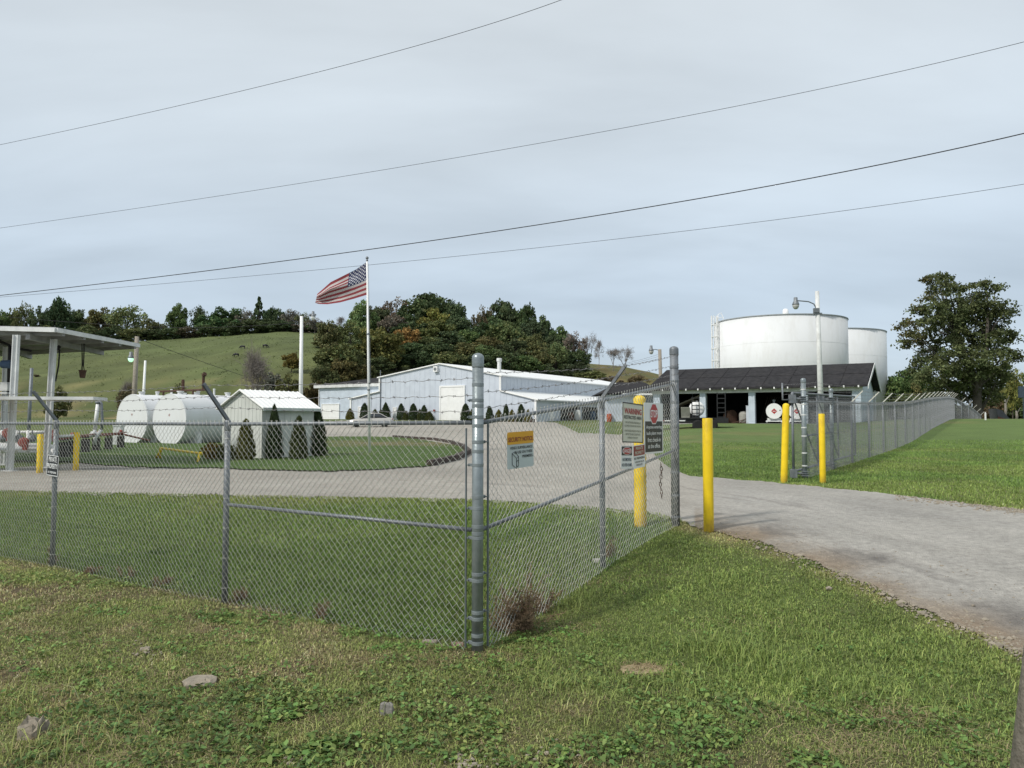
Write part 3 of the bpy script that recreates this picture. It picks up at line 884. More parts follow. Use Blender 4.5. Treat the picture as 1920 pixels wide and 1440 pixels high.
# ------------------------------------------------------------------ signs
class Panel:
    """flat sign with its own axes: ex to the right, ey up, en towards the viewer"""
    def __init__(s, name, c, ex, en, w, h, m, label, border=None, bm=None, tilt=0, rad=.015):
        s.ex = np.asarray(ex, float); s.en = np.asarray(en, float); s.ey = np.cross(s.en, s.ex)
        if tilt:
            a = R(tilt); ex2 = s.ex * math.cos(a) + s.ey * math.sin(a); s.ey = s.ey * math.cos(a) - s.ex * math.sin(a); s.ex = ex2
        s.c = np.asarray(c, float); s.w, s.h = w, h
        s.t = thing(name, s.c - s.ey * h / 2, label, 'sign')
        s.rect(0, 0, w, h, m, 'panel', -.001, .003, rad)
        if border:
            bw = border
            mb = MB()
            for (x, y, a, b) in ((0, h / 2 - bw / 2, w, bw), (0, -h / 2 + bw / 2, w, bw), (w / 2 - bw / 2, 0, bw, h - 2 * bw), (-w / 2 + bw / 2, 0, bw, h - 2 * bw)):
                mb.box(s.p(x, y, .003), (a, b, .004), s.ex, s.ey, s.en)
            mb.build('border', bm, s.t)
    def p(s, x, y, z=0): return s.c + s.ex * x + s.ey * y + s.en * z
    def rect(s, x, y, w, h, m, name, z, th=.0012, rad=0):
        mb = MB()
        if rad:
            P = []
            for (cx, cy, a0) in ((w / 2 - rad, h / 2 - rad, 0), (-w / 2 + rad, h / 2 - rad, 90), (-w / 2 + rad, -h / 2 + rad, 180), (w / 2 - rad, -h / 2 + rad, 270)):
                for k in range(5):
                    a = R(a0 + 22.5 * k); P.append(s.p(x + cx + rad * math.cos(a), y + cy + rad * math.sin(a), z))
            mb.prism(P, s.en * th)
        else: mb.box(s.p(x, y, z + th / 2), (w, h, th), s.ex, s.ey, s.en)
        return mb.build(name, m, s.t)
    def poly(s, pts, m, name, z, th=.001):
        return MB().prism([s.p(x, y, z) for x, y in pts], s.en * th).build(name, m, s.t)
    def text(s, body, x, y, w, h, m, bold=.012, z=.0055, name='lettering'):
        V, F = text_mesh(body, w, h, bold)
        mb = MB(); mb.add([s.p(x + a, y + b, z) for a, b, _ in V], F)
        return mb.build(name, m, s.t)
    def lines(s, pts, r, m, name='drawing', z=.005):
        mb = MB()
        for pl in pts: mb.tube([s.p(x, y, z) for x, y in pl], r, 4)
        return mb.build(name, m, s.t)

def on_plane(u, v, p, n):
    d = ray(u, v); o = np.array([0, 0, EYE])
    return o + d * (np.dot(p - o, n) / np.dot(d, n))
def fence_panel(name, u0, v0, u1, v1, m, label, **k):
    p = C + nr * .068
    uc, vc = (u0 + u1) / 2, (v0 + v1) / 2
    a, b = on_plane(u0, vc, p, nr), on_plane(u1, vc, p, nr)
    t, q = on_plane(uc, v0, p, nr), on_plane(uc, v1, p, nr)
    return Panel(name, on_plane(uc, vc, p, nr), dr, nr, np.linalg.norm(b - a), abs(t[2] - q[2]), m, label, **k)

s = fence_panel('security_sign', 951.5, 809, 1000.5, 877, M_SIGNG, 'amber and grey SECURITY NOTICE sign on the mesh right of the corner post', tilt=1.5)
w, h = s.w, s.h
s.rect(0, h * .33, w, h * .34, M_SIGNY, 'header', .0026, .001, .014)
s.text('SECURITY NOTICE', 0, h * .295, w * .93, h * .125, M_SIGNDR, .02)
s.text('VIDEO SURVEILLANCE', w * .02, h * .065, w * .86, h * .075, M_SIGNK, .015)
s.text('IN USE ON THESE', w * .10, h * -.06, w * .68, h * .075, M_SIGNK, .015)
s.text('PREMISES', w * .25, h * -.185, w * .40, h * .075, M_SIGNK, .015)
cx, cy = -w * .22, -h * .27
s.lines([[(cx - .05, cy + .06), (cx - .05, cy - .035), (cx + .02, cy - .075), (cx + .02, cy + .015), (cx - .05, cy + .06)],
         [(cx - .05, cy + .06), (cx - .005, cy + .07), (cx + .055, cy + .03), (cx + .02, cy + .015)], [(cx + .055, cy + .03), (cx + .055, cy - .01)],
         [(cx + .038 + .018 * math.cos(a), cy - .032 + .028 * math.sin(a)) for a in np.linspace(0, 2 * math.pi, 12)]], .0022, M_SIGNK)

s = fence_panel('warning_sign', 1167.5, 756, 1205.5, 830, M_SIGNC, 'cream WARNING RESTRICTED AREA sign with a black rim on the mesh', border=.012, bm=M_SIGNK, tilt=-2)
w, h = s.w, s.h
s.text('WARNING', 0, h * .29, w * .84, h * .15, M_SIGNR, .02)
s.text('RESTRICTED AREA', 0, h * .135, w * .86, h * .085, M_SIGNK, .015)
for k, (tx, ww) in enumerate((('ONLY AUTHORIZED PERSONNEL ARE', .76), ('ALLOWED ACCESS BEYOND THIS POINT', .82))):
    s.text(tx, 0, h * (.005 - .085 * k), w * ww, h * .05, M_SIGNT, .01)
for k, (tx, ww) in enumerate((('UNAUTHORIZED PRESENCE WITHIN THIS', .82), ('RESTRICTED AREA CONSTITUTES', .72), ('A BREACH OF SECURITY', .52))):
    s.text(tx, 0, h * (-.205 - .085 * k), w * ww, h * .05, M_SIGNT, .01)

s = fence_panel('stop_sign', 1208, 755.5, 1243.5, 850, M_SIGNW, 'white and black STOP check-in sign on the mesh, right of the warning sign')
w, h = s.w, s.h
s.rect(0, -h * .165, w * .90, h * .60, M_SIGNK, 'black_field', .0026, .001)
def octo(rx, ry, cy): return [(rx * q[0], cy + ry * q[1]) for q in ((.414, 1), (1, .414), (1, -.414), (.414, -1), (-.414, -1), (-1, -.414), (-1, .414), (-.414, 1))]
s.poly(octo(w * .215, h * .205, h * .285), M_SIGNW, 'octagon_rim', .0042)
s.poly(octo(w * .19, h * .188, h * .285), M_SIGNR, 'octagon', .0056)
s.text('STOP', 0, h * .285, w * .345, h * .15, M_SIGNW, .015, .0072)
for k, (tx, ww) in enumerate((('Anyone entering', .82), ('bulk plant must', .78), ('first check-in', .68), ('at the office.', .64))):
    s.text(tx, 0, h * (.015 - .122 * k), w * ww, h * .085, M_SIGNW, .015)

s = fence_panel('danger_sign', 1164.5, 835.5, 1185.5, 879, M_SIGNW, 'small DANGER NO SMOKING sign under the warning sign', tilt=-2)
w, h = s.w, s.h
s.rect(0, h * .27, w * .92, h * .38, M_SIGNK, 'header', .0026, .001)
s.poly([(w * .42 * math.cos(a), h * .27 + h * .165 * math.sin(a)) for a in np.linspace(0, 2 * math.pi, 25)[:-1]], M_SIGNW, 'oval_rim', .004)
s.poly([(w * .39 * math.cos(a), h * .27 + h * .148 * math.sin(a)) for a in np.linspace(0, 2 * math.pi, 25)[:-1]], M_SIGNR, 'oval', .0053)
s.text('DANGER', 0, h * .27, w * .70, h * .16, M_SIGNW, .01, .0068)
s.text('NO SMOKING', 0, -h * .10, w * .78, h * .14, mat('sign_blue_black', (.03, .06, .10), .5), .02)
s.text('NO OPEN FLAMES', 0, -h * .33, w * .88, h * .14, mat('sign_blue_black', (.03, .06, .10), .5), .02)

s = fence_panel('trespass_sign', 1187, 834, 1209.5, 877, M_SIGNW, 'small red and white PRIVATE PROPERTY sign beside the danger sign', tilt=2)
w, h = s.w, s.h
s.rect(0, h * .255, w * .90, h * .42, M_SIGNDR, 'header', .0026, .001)
s.text('PRIVATE', 0, h * .36, w * .58, h * .14, M_SIGNC, .015)
s.text('PROPERTY', 0, h * .165, w * .72, h * .14, M_SIGNC, .015)
s.text('NO TRESPASSING', 0, -h * .07, w * .86, h * .10, M_SIGNK, .02)
s.text('VIOLATORS WILL BE', 0, -h * .23, w * .74, h * .07, M_SIGNK, .015)
s.text('PROSECUTED', 0, -h * .36, w * .5, h * .07, M_SIGNK, .015)

p = P1 + nl * .07
s = Panel('private_property_sign', on_plane(99, 873, p, nl), -dl, nl, .285, .265, M_SIGNK, 'black PRIVATE PROPERTY sign on the leftmost fence post', tilt=-3)
w, h = s.w, s.h
mb = MB()
for (x, y, a, b) in ((0, h * .47, w * .94, .008), (0, -h * .47, w * .94, .008), (w * .47, 0, .008, h * .9), (-w * .47, 0, .008, h * .9)):
    mb.box(s.p(x, y, .003), (a, b, .002), s.ex, s.ey, s.en)
mb.build('border', M_SIGNW, s.t)
s.text('PRIVATE', 0, h * .29, w * .68, h * .24, M_SIGNW, .02)
s.text('PROPERTY', 0, -h * .02, w * .86, h * .24, M_SIGNW, .02)
s.text('NO TRESPASSING', 0, -h * .32, w * .72, h * .10, M_SIGNW, .02)
# ------------------------------------------------------------------ warehouse
WO = at(825, 787, 100); WO[2] = 2.0
def wp(s, t, z): return np.array([WO[0] + BX[0] * s + AX[0] * t, WO[1] + BX[1] * s + AX[1] * t, z])
def zpix(v, P): return EYE + (HZ - v) / FPX * P[1]
wh = thing('warehouse', wp(0, 0, 2.0), 'long low pale blue metal warehouse with white sloping roofs and a white roller door', 'warehouse')
E_R, E_L, RZ = 9.35, -10.35, 9.25
zER, zEL = 7.45, 7.80
zLR0, zLR1 = 5.55, 4.42; SR = 14.4
zLL0, zLL1 = 5.85, 4.95; SL = -15.7
LEN = 47.0
def siding(mb, pts_bottom_top, t=0, proud=.035, pitch=.9):
    pass
def gable_top(s):
    return np.interp(s, [SL, E_L - .001, E_L, 0, E_R, E_R + .001, SR], [zLL1, zLL0, zEL, RZ, zER, zLR0, zLR1])
mb = MB(); zb = .8
prof = [(SL, zb), (SR, zb), (SR, zLR1), (E_R, zLR0), (E_R, zER), (0, RZ), (E_L, zEL), (E_L, zLL0), (SL, zLL1)]
mb.prism([wp(s, 0, z) for s, z in prof], AX * LEN)
# ribs of the metal siding on the front gable and on the upper side wall
dm0, dm1 = None, None
DA = on_plane(826, 787, wp(0, 0, 2), -AX); DB = on_plane(871, 787, wp(0, 0, 2), -AX)
sA, sB = np.dot(DA - WO, BX), np.dot(DB - WO, BX)
DH = 1.83 + (HZ - 726) / FPX * 99 - 2.0
for s in np.arange(SL + .4, SR - .2, .85):
    z0 = 2.0 + DH + .2 if sA - .2 < s < sB + .2 else zb
    mb.box(wp(s, -.012, (z0 + gable_top(s) - .1) / 2), (.07, .024, gable_top(s) - .1 - z0), BX, AX, UP)
for t in np.arange(.5, LEN, .9): mb.box(wp(E_R + .012, t, (zLR0 + zER) / 2), (.07, .024, zER - zLR0 - .25), AX, BX, UP)
mb.build('wall', M_BLUE, wh)
rf = MB()
def roof_slab(s0, z0, s1, z1, t0, t1, th=.14):
    P = [wp(s0, t0, z0), wp(s1, t0, z1), wp(s1, t1, z1), wp(s0, t1, z0)]
    rf.prism(P, UP * th)
roof_slab(0, RZ + .02, E_R + .35, zER - .05, -.25, LEN + .2)
roof_slab(E_L - .35, zEL - .04, 0, RZ + .02, -.25, LEN + .2)
roof_slab(E_R + .01, zLR0 + .02, SR + .4, zLR1 - .08, -.25, LEN + .2)
roof_slab(SL - .35, zLL1 - .02, E_L - .01, zLL0 + .02, -.25, LEN + .2)
rf.build('roof', M_ROOFW, wh)
tr = MB()
for s, z0, z1 in ((SR, zb, zLR1), (SL, zb, zLL1), (E_R, zLR0, zER), (E_L, zLL0, zEL)):
    tr.mark(); tr.box(wp(s, -.08, (z0 + z1) / 2), (.26, .10, z1 - z0), BX, AX, UP)
tr.split('corner_trim', M_WHITE, wh)
def door(mb_s0, mb_s1, z0, z1, name='roller_door', t=-.05, fr=.22, panels=5, slats=True, par=wh, pf=wp, mm=M_WHITE):
    f = MB(); c = (mb_s0 + mb_s1) / 2; ww = mb_s1 - mb_s0
    f.box(pf(c, t, (z0 + z1) / 2), (ww, .08, z1 - z0), BX, AX, UP)
    if slats:
        for k in range(1, panels): f.box(pf(c, t - .045, z0 + (z1 - z0) * k / panels), (ww, .02, .05), BX, AX, UP)
    d = f.build(name, mm, par)
    g = MB()
    g.box(pf(mb_s0 - fr / 2, t - .02, (z0 + z1 + fr) / 2), (fr, .16, z1 - z0 + fr), BX, AX, UP)
    g.box(pf(mb_s1 + fr / 2, t - .02, (z0 + z1 + fr) / 2), (fr, .16, z1 - z0 + fr), BX, AX, UP)
    g.box(pf(c, t - .02, z1 + fr / 2), (ww, .16, fr), BX, AX, UP)
    g.build('frame', M_WHITE, d)
    return d
door(sA + .1, sB - .1, 1.2, 2.0 + DH)
sP = lambda u: np.dot(on_plane(u, 780, wp(0, 0, 2), -AX) - WO, BX)
for u0, u1, v1 in ((673, 676.5, 762), (738.5, 743.5, 764)):
    a, b = sP(u0), sP(u1); door(a, b, 1.2, EYE + (HZ - v1) / FPX * 101, 'door', slats=False, fr=.1)
lm = MB(); q = on_plane(817.5, 692, wp(0, -.2, 2), -AX)
lm.box(q, (.62, .4, .72), BX, AX, UP); lm.build('fan_housing', M_WHITE, wh); MB().lathe(q - AX * .2, [(.2, 0), (.2, .06), (.01, .07)], 14, -AX).build('fan_louvre', M_GALV, wh)
q = on_plane(814, 770, wp(0, -.1, 2), -AX); MB().box(q, (.30, .05, .30), BX, AX, UP).build('notice', M_RED, wh)
q = on_plane(713, 740, wp(0, -.12, 2), -AX); MB().tube([np.array([q[0], q[1], 1.5]), np.array([q[0], q[1], zpix(694, q)])], .06, 8).build('vent_pipe', M_GALV, wh)
# chimney on the right roof slope
q = wp(E_R - .9, 8, 0); zr = zER + .2
st = at(936, 700, q[1]); st = np.array([st[0], q[1], 0]); tt = (st - WO)[:2] @ AX[:2]; ss = (st - WO)[:2] @ BX[:2]
zr = RZ + (zER - RZ) * np.clip(ss / E_R, 0, 1)
MB().lathe(np.array([st[0], st[1], zr]), [(.26, -.3), (.26, 1.55), (.36, 1.6), (.36, 1.95), (.3, 2.0), (.01, 2.02)], 14).build('roof_stack', M_OLDW, wh)
# open bays in the right lean-to: flat dark panels on the wall, painted as the shade inside
bay = MB(); pier = MB()
WB = lambda t: np.array(wp(SR + .02, t, 0))
for (t0, t1) in ((6.2, 11.5), (12.3, 18), (18.8, 24.5)):
    bay.mark(); bay.box(wp(SR + .01, (t0 + t1) / 2, 2.35), (t1 - t0, .05, 2.8), AX, BX, UP)
bay.split('bay_shade_panel', M_DARK, wh)
pier.box(wp(SR + .04, 3.8, 2.2), (.95, .08, 2.6), AX, BX, UP); pier.build('side_door', M_WHITE, wh)
for (t, h, cc) in ((7.6, .9, M_RUST), (9.6, 1.2, M_OLDW), (14, 1.0, mat('dull_blue_paint', (.06, .10, .17), .6)),):
    z0 = 1.25
    o = wp(SR + .7, t, 0); o = gp(o[0], o[1])
    m_ = MB(); m_.box(o + UP * h * .5, (.7, .8, h)); m_.box(o + UP * (h + .06), (.5, .5, .12)); m_.box(o + UP * .1 + BX * .45, (.9, .1, .1), AX)
    m_.build('workshop_equipment', cc, wh)

# dark roofed block joined to the left
zf = 7.05
lb = thing('storage_building', wp(-21, 3, 2), 'pale blue flat fronted building with a dark hipped roof left of the warehouse', 'building')
sL0 = np.dot(on_plane(598, 760, wp(0, 3, 2), -AX) - WO, BX)
sL0 = ((on_plane(598, 760, wp(0, 3, 2), -AX) - WO)[:2]) @ BX[:2]
mb = MB(); mb.box(wp((sL0 + -8) / 2, 3 + 9, (zb + zf) / 2), (-8 - sL0, 18, zf - zb), BX, AX, UP); mb.build('wall', M_BLUEB, lb)
f = MB(); f.box(wp((sL0 - .7 - 8) / 2, 2.8, zf - .02), (-8 - sL0 + .7, .5, .42), BX, AX, UP); f.box(wp(sL0 - .35, 12, zf - .02), (.6, 18, .42), BX, AX, UP); f.build('fascia', M_OLDW, lb)
r_ = MB(); zt = zf + 1.75
P = [wp(sL0 - .6, 2.6, zf + .19), wp(-7, 2.6, zf + .19), wp(-7, 21.4, zf + .19), wp(sL0 - .6, 21.4, zf + .19), wp(sL0 + 6.5, 11, zt), wp(-7, 11, zt)]
r_.add(P, [(0, 1, 5, 4), (3, 4, 5, 2), (0, 4, 3), (1, 2, 5), (0, 3, 2, 1)]); r_.build('roof', M_SHING, lb)
sq = lambda u: ((on_plane(u, 780, wp(0, 3, 2), -AX) - WO)[:2]) @ BX[:2]
door(sq(605), sq(636), 1.2, EYE + (HZ - 759) / FPX * 116, par=lb, t=2.93, fr=.12, panels=5)
MB().tube([wp(sL0 + .1, 2.9, zf - .2), wp(sL0 + .1, 2.9, 1.5)], .07, 6).build('downpipe', M_WHITE, lb)

# low white building with dark roof beyond, behind the signs
ob = at(1138, 790, 92); ob[2] = 1.8
of = thing('office_building', ob, 'low white walled building with dark shingle roof seen above the warning signs', 'building')
def opn(s, t, z): return np.array([ob[0] + s, ob[1] + t, z])
ox1 = at(1231, 790, 92)[0] - ob[0]
MB().box(opn(ox1 / 2, 5, 2.9), (ox1, 10, 4.2)).build('wall', M_BLUE, of)
MB().box(opn(ox1 * .80, -.04, 3.0), (ox1 * .38, .08, 3.9)).build('grey_panel', M_GALV, of)
r_ = MB(); P = [opn(-.8, -.8, 5.15), opn(ox1 + .8, -.8, 5.15), opn(ox1 + .8, 10.8, 5.15), opn(-.8, 10.8, 5.15), opn(2.0, 5, 6.75), opn(ox1 - .5, 5, 6.75)]
r_.add(P, [(0, 1, 5, 4), (3, 4, 5, 2), (0, 4, 3), (1, 2, 5), (0, 3, 2, 1)]); r_.build('roof', M_SHING, of)
MB().box(opn(ox1 / 2 + .6, -.75, 5.05), (ox1 * .6, .12, .22)).build('fascia', M_WHITE, of)
MB().lathe(opn(.25, -.3, 2.2), [(.28, -.5), (.34, 0), (.28, .5), (.01, .55)], 12).build('orange_barrel', mat('orange_red', (.38, .08, .03), .6), of)

# ------------------------------------------------------------------ open fronted equipment shed
SO = at(1615, 797, 61.0); SO[2] = 1.62
def sp_(s, t, z): return np.array([SO[0] - SBX[0] * s + SAX[0] * t, SO[1] - SBX[1] * s + SAX[1] * t, z])
ang = math.atan2(.50, .866); SAX = np.array([math.sin(ang), math.cos(ang), 0]); SBX = np.array([math.cos(ang), -math.sin(ang), 0])
SLEN, SDEP, ze, zr, z0 = 17.2, 11.0, 4.72, 6.70, 1.62
sh = thing('equipment_shed', SO, 'long open fronted shed with dark shingle roof and pale block piers below the storage tanks', 'shed')
slab = MB().box(sp_(SLEN / 2, SDEP / 2, z0 - .45), (SLEN + .4, SDEP + .6, .96), SBX, SAX, UP).build('floor_slab', M_CONC, sh)
pw = MB()
for s, ww in ((.32, .66), (4.25, .5), (8.5, .52), (12.7, .52), (SLEN - .3, .6)):
    pw.mark()
    for c in range(14):
        pw.box(sp_(s, .3, z0 + .1 + .2 * c + .005), (ww, .45, .19), SBX, SAX, UP)
    pw.box(sp_(s, .3, z0 + 1.5), (ww - .02, .43, 3.0), SBX, SAX, UP)
pw.split('pier', M_BLUEB, sh)
ew = MB()
for s in (.12, SLEN - .12):
    ew.prism([sp_(s - .1, .53, z0 - .1), sp_(s - .1, SDEP, z0 - .1), sp_(s - .1, SDEP, ze - .05), sp_(s - .1, SDEP / 2, zr - .1), sp_(s - .1, .53, ze - .05)], -SBX * .2)
ew.box(sp_(SLEN / 2, SDEP - .1, (z0 + ze) / 2), (SLEN - .5, .2, ze - z0 - .1), SBX, SAX, UP)
ew.build('wall', M_BLUEB, sh)
il_ = MB(); il_.box(sp_(SLEN / 2, SDEP - .24, (z0 + ze) / 2), (SLEN - .9, .06, ze - z0 - .2), SBX, SAX, UP)  # added near-black panels: the shed's inner shade put into their colour
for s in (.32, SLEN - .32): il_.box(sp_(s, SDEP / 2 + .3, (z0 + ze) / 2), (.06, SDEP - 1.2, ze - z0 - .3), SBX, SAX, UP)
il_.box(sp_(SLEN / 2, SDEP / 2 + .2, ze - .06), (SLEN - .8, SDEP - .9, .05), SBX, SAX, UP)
il_.build('shade_lining', mat('shade_black_boards', (.012, .012, .012), .95, 0, .3, 2), sh)
MB().box(sp_(SLEN / 2, SDEP / 2 + .4, z0 + .045), (SLEN - .9, SDEP - 1.4, .02), SBX, SAX, UP).build('shade_floor_sheet', mat('shade_floor_sheet', (.05, .047, .042), .9, 0, .3, 2), sh)  # dark sheet over the slab, painted as the shade on the floor
MB().box(sp_(SLEN / 2, .12, ze - .24), (SLEN + .3, .16, .40), SBX, SAX, UP).build('fascia', M_OLDW, sh)
r_ = MB()
ov = .55
for sgn in (0, 1):
    t_e = -.5 if sgn == 0 else SDEP + .5
    zz = ze + .02 - (zr - ze) * .5 / (SDEP / 2)
    P = [sp_(-ov, t_e, zz), sp_(SLEN + ov, t_e, zz), sp_(SLEN + ov, SDEP / 2, zr), sp_(-ov, SDEP / 2, zr)]
    r_.prism(P, UP * .12)
# shingle sheets: overlapping rows standing a little proud
for k in range(2):
    for j in range(9):
        f0 = .02 + .49 * k; f1 = f0 + .47
        s0 = -ov + .02 + j * (SLEN + 2 * ov) / 9; s1 = s0 + (SLEN + 2 * ov) / 9 - .06
        tz = lambda f: (-.5 + (SDEP / 2 + .5) * f, zz + (zr - zz) * f + .125)
        (ta, za), (tb, zb2) = tz(f0), tz(f1)
        r_.prism([sp_(s0, ta, za), sp_(s1, ta, za), sp_(s1, tb, zb2), sp_(s0, tb, zb2)], UP * (.022 + .008 * ((j + k) % 2)))
r_.build('roof', M_SHING, sh)
rt = MB()
for s in np.arange(.1, SLEN, 1.07): rt.mark().box(sp_(s, -.30, zz + .05), (.10, .42, .16), SBX, SAX, UP)
rt.split('rafter_tail', M_WHITE, sh)
vb = MB()
for (ta, tb, za, zb2) in ((-.5, SDEP / 2, zz, zr), (SDEP + .5, SDEP / 2, zz, zr)):
    vb.prism([sp_(-ov - .03, ta, za - .16), sp_(-ov - .03, tb, zb2 - .16), sp_(-ov - .03, tb, zb2 + .10), sp_(-ov - .03, ta, za + .10)], -SBX * -.05)
vb.build('verge_board', M_OLDW, sh)
MB().tube([sp_(-.15, SDEP - .3, ze - .1), sp_(-.15, SDEP - .3, z0)], .06, 6).build('downpipe', M_OLDW, sh)

# what stands in the shed
def shp(u, v, dt=0.0):
    """point on the shed's front plane pushed dt deeper, seen at (u, v)"""
    p = sp_(0, dt, 0); return on_plane(u, v, p, -SAX)
def drum_tank(name, c, r, ln, ax, label):
    ax = np.asarray(ax, float); sd = np.cross(UP, ax)
    t = thing(name, c - UP * (r + .28), label, 'fuel tank', 'white fuel tanks on skids in the shed')
    MB().lathe(c, [(.01, -.03), (r * .97, -.02), (r, .0), (r, ln), (r * .97, ln + .02), (.01, ln + .03)], 40, ax).build('tank_shell', M_WHITE, t, False)
    sk = MB()
    for q in (-.45, .45): sk.box(c + sd * q * r * 1.2 - UP * (r + .17) + ax * ln * .5, (.14, ln + .3, .12), sd, ax, UP)
    for q in (.12, .85): sk.box(c - UP * (r + .05) + ax * ln * q, (r * 1.7, .12, .28), sd, ax, UP)
    for q in (-1.05, 1.05):
        sk.lathe(c + sd * q * r * .85 - UP * (r + .19) - ax * .12, [(.09, 0), (.09, .14), (.01, .15)], 10, ax)
    sk.box(c - UP * (r + .19) - ax * .06, (r * 2.0, .1, .07), sd, ax, UP)
    sk.build('skid', M_OLDW, t)
    d = r * .36
    ey = UP; q = c - ax * .034
    MB().prism([q + sd * d, q + ey * d, q - sd * d, q - ey * d], -ax * .006).build('hazard_diamond', M_SIGNR, t)
    MB().prism([q - ax * .008 + sd * d * .5 + ey * d * .1, q - ax * .008 - sd * d * .5 + ey * d * .1, q - ax * .008 - sd * d * .5 - ey * d * .1, q - ax * .008 + sd * d * .5 - ey * d * .1], -ax * .003).build('diamond_band', M_SIGNW, t)
    MB().prism([q + sd * r * -.62 + ey * r * .18, q + sd * r * -.78 + ey * r * .18, q + sd * r * -.78 + ey * r * .05, q + sd * r * -.62 + ey * r * .05], -ax * .004).build('sticker', M_GALV, t)
    MB().lathe(c + UP * r + ax * .45, [(.09, -.05), (.09, .22), (.14, .24), (.14, .32), (.01, .33)], 10).build('filler_pipe', M_GALV, t)
    return t
for (u, v, lab) in ((1451.5, 771, 'white fuel tank with red diamond in the shed, left of the leaning yellow bollard'), (1494, 771, 'white fuel tank with red diamond half hidden behind the sliding gate end pipe')):
    c = shp(u, v, .5); dview = np.array([c[0], c[1], 0]); dview /= np.linalg.norm(dview)
    ax = SAX * .75 + dview * .25; ax /= np.linalg.norm(ax)
    drum_tank('fuel_tank', c, .66, 2.6, dview, lab)

def ladder(c0, w, h, n, m, label, cat, name):
    mb = MB(); 
    for q in (-.5, .5): mb.box(c0 + SBX * w * q + UP * h / 2, (.07, .07, h), SBX, SAX, UP)
    for k in range(n): mb.box(c0 + UP * h * (k + .5) / n, (w, .06, .07), SBX, SAX, UP)
    return tag(mb.build(name, m, origin=c0), label, cat)
# trailer in front of the left bay
tb = hit(1312, 803); Yt = tb[1]
tt0 = at(1225, 800, Yt + 1.0); tt1 = at(1366, 800, Yt - .3)
td = tt1 - tt0; td[2] = 0; TLn = np.linalg.norm(td); td /= TLn; tn = np.array([td[1], -td[0], 0]); tn = tn if tn[1] < 0 else -tn
tb0 = gp(*(tt0[:2])); gz = tb0[2]
tl = thing('flatbed_trailer', tb0, 'black flatbed trailer with upright loading ramps parked before the shed', 'trailer')
def tq(s, n, z): return np.array([*(tt0 + td * s - tn * n)[:2], gz + z])
MB().box(tq(TLn / 2, 1.0, .82), (TLn, 2.1, .16), td, -tn, UP).build('deck', M_BLACK, tl)
fr = MB(); fr.box(tq(TLn / 2, .0, .66), (TLn, .12, .22), td, -tn, UP); fr.box(tq(TLn / 2, 2.0, .66), (TLn, .12, .22), td, -tn, UP)
for s in np.arange(.5, TLn, 1.1): fr.box(tq(s, 1, .62), (.1, 2.0, .12), td, -tn, UP)
fr.box(tq(TLn * .62, -.12, .88), (1.9, .22, .07), td, -tn, UP); fr.build('frame', M_BLACK, tl)
for s in (TLn * .60, TLn * .60 + .95):
    for n_ in (-.22, 2.2):
        wq = MB().lathe(tq(s, n_, .38), [(.24, -.10), (.37, -.11), (.39, -.05), (.39, .05), (.37, .11), (.24, .10)], 22, tn).build('tyre', M_RUB, tl, True)
        MB().lathe(tq(s, n_, .38), [(.03, -.07), (.22, -.06), (.235, -.11), (.235, .10), (.22, .06), (.03, .07)], 18, tn).build('rim', M_OLDW, wq)
rd = MB()
for s in (.5, 1.5): rd.box(tq(s * 1.0, -.075, .70), (.6, .01, .07), td, -tn, UP)
rd.build('reflector', M_RED, tl)
rw = MB()
for s in (1.0, 2.0): rw.box(tq(s, -.075, .70), (.4, .01, .07), td, -tn, UP)
rw.build('reflector', M_SIGNW, tl)
def stp(u, n_=0.3): 
    p = on_plane(u, 770, tq(0, n_, 0), tn); return ((p - tt0)[:2]) @ td[:2]
for u0, u1, hh, lab in ((1297.5, 1311, 1.45, 'ramp'), (1345, 1360, 1.75, 'ramp')):
    a, b = stp(u0), stp(u1); mb = MB()
    for s in (a, b): mb.box(tq(s, .3, .9 + hh / 2), (.07, .07, hh), td, -tn, UP)
    for k in range(6): mb.box(tq((a + b) / 2, .3, .95 + hh * k / 5.4), (b - a, .05, .06), td, -tn, UP)
    mb.build('loading_ramp', M_BLACK, tl)
# load: a white cistern and a sheet of board
a, b = stp(1296, .9), stp(1317, .9); c = tq((a + b) / 2, .75, 1.55)
wc = MB().lathe(c, [(.02, -.02), (.40, 0), (.52, .06), (.54, .14), (.54, 1.0), (.40, 1.1), (.02, 1.14)], 20, -tn)
tag(wc.build('water_cistern', M_WHITE, None, True, origin=c), 'white plastic cistern standing behind the ramp on the trailer', 'cistern')
a, b = stp(1277, .6), stp(1294, .6); bp = MB(); q = tq((a + b) / 2, .4, 1.28)
bp.box(q, (b - a, .04, .78), td, UP * .0 + -tn * .92 + UP * .38, UP * .92 + tn * .38); bp.box(q - UP * .33 - tn * .1, (b - a - .1, .2, .06), td, -tn, UP)
tag(bp.build('tilted_board', mat('grey_board', (.26, .26, .22), .8), None, origin=q), 'pale grey board tilted on the left of the trailer deck', 'board')
# plank boat-shaped roof piece leaning in the left bay
q0 = shp(1268, 763, 2.5); q1 = shp(1319, 741, 2.5); mb = MB(); dd = q1 - q0; L_ = np.linalg.norm(dd); dd /= L_
mb.box((q0 + q1) / 2, (L_, 1.6, .12), dd, SAX); mb.box(q1 + dd * .1 - UP * .6, (.12, 1.6, 1.3), SBX, SAX, UP); mb.box(q0 * .3 + q1 * .7 - UP * .45, (.2, 1.2, .7), SBX, SAX, UP)
tag(mb.build('boat_trailer_roof', mat('dusty_board', (.22, .20, .16), .85), None, origin=q0), 'pale sloping board roof of a stored cart in the left bay', 'cart roof')
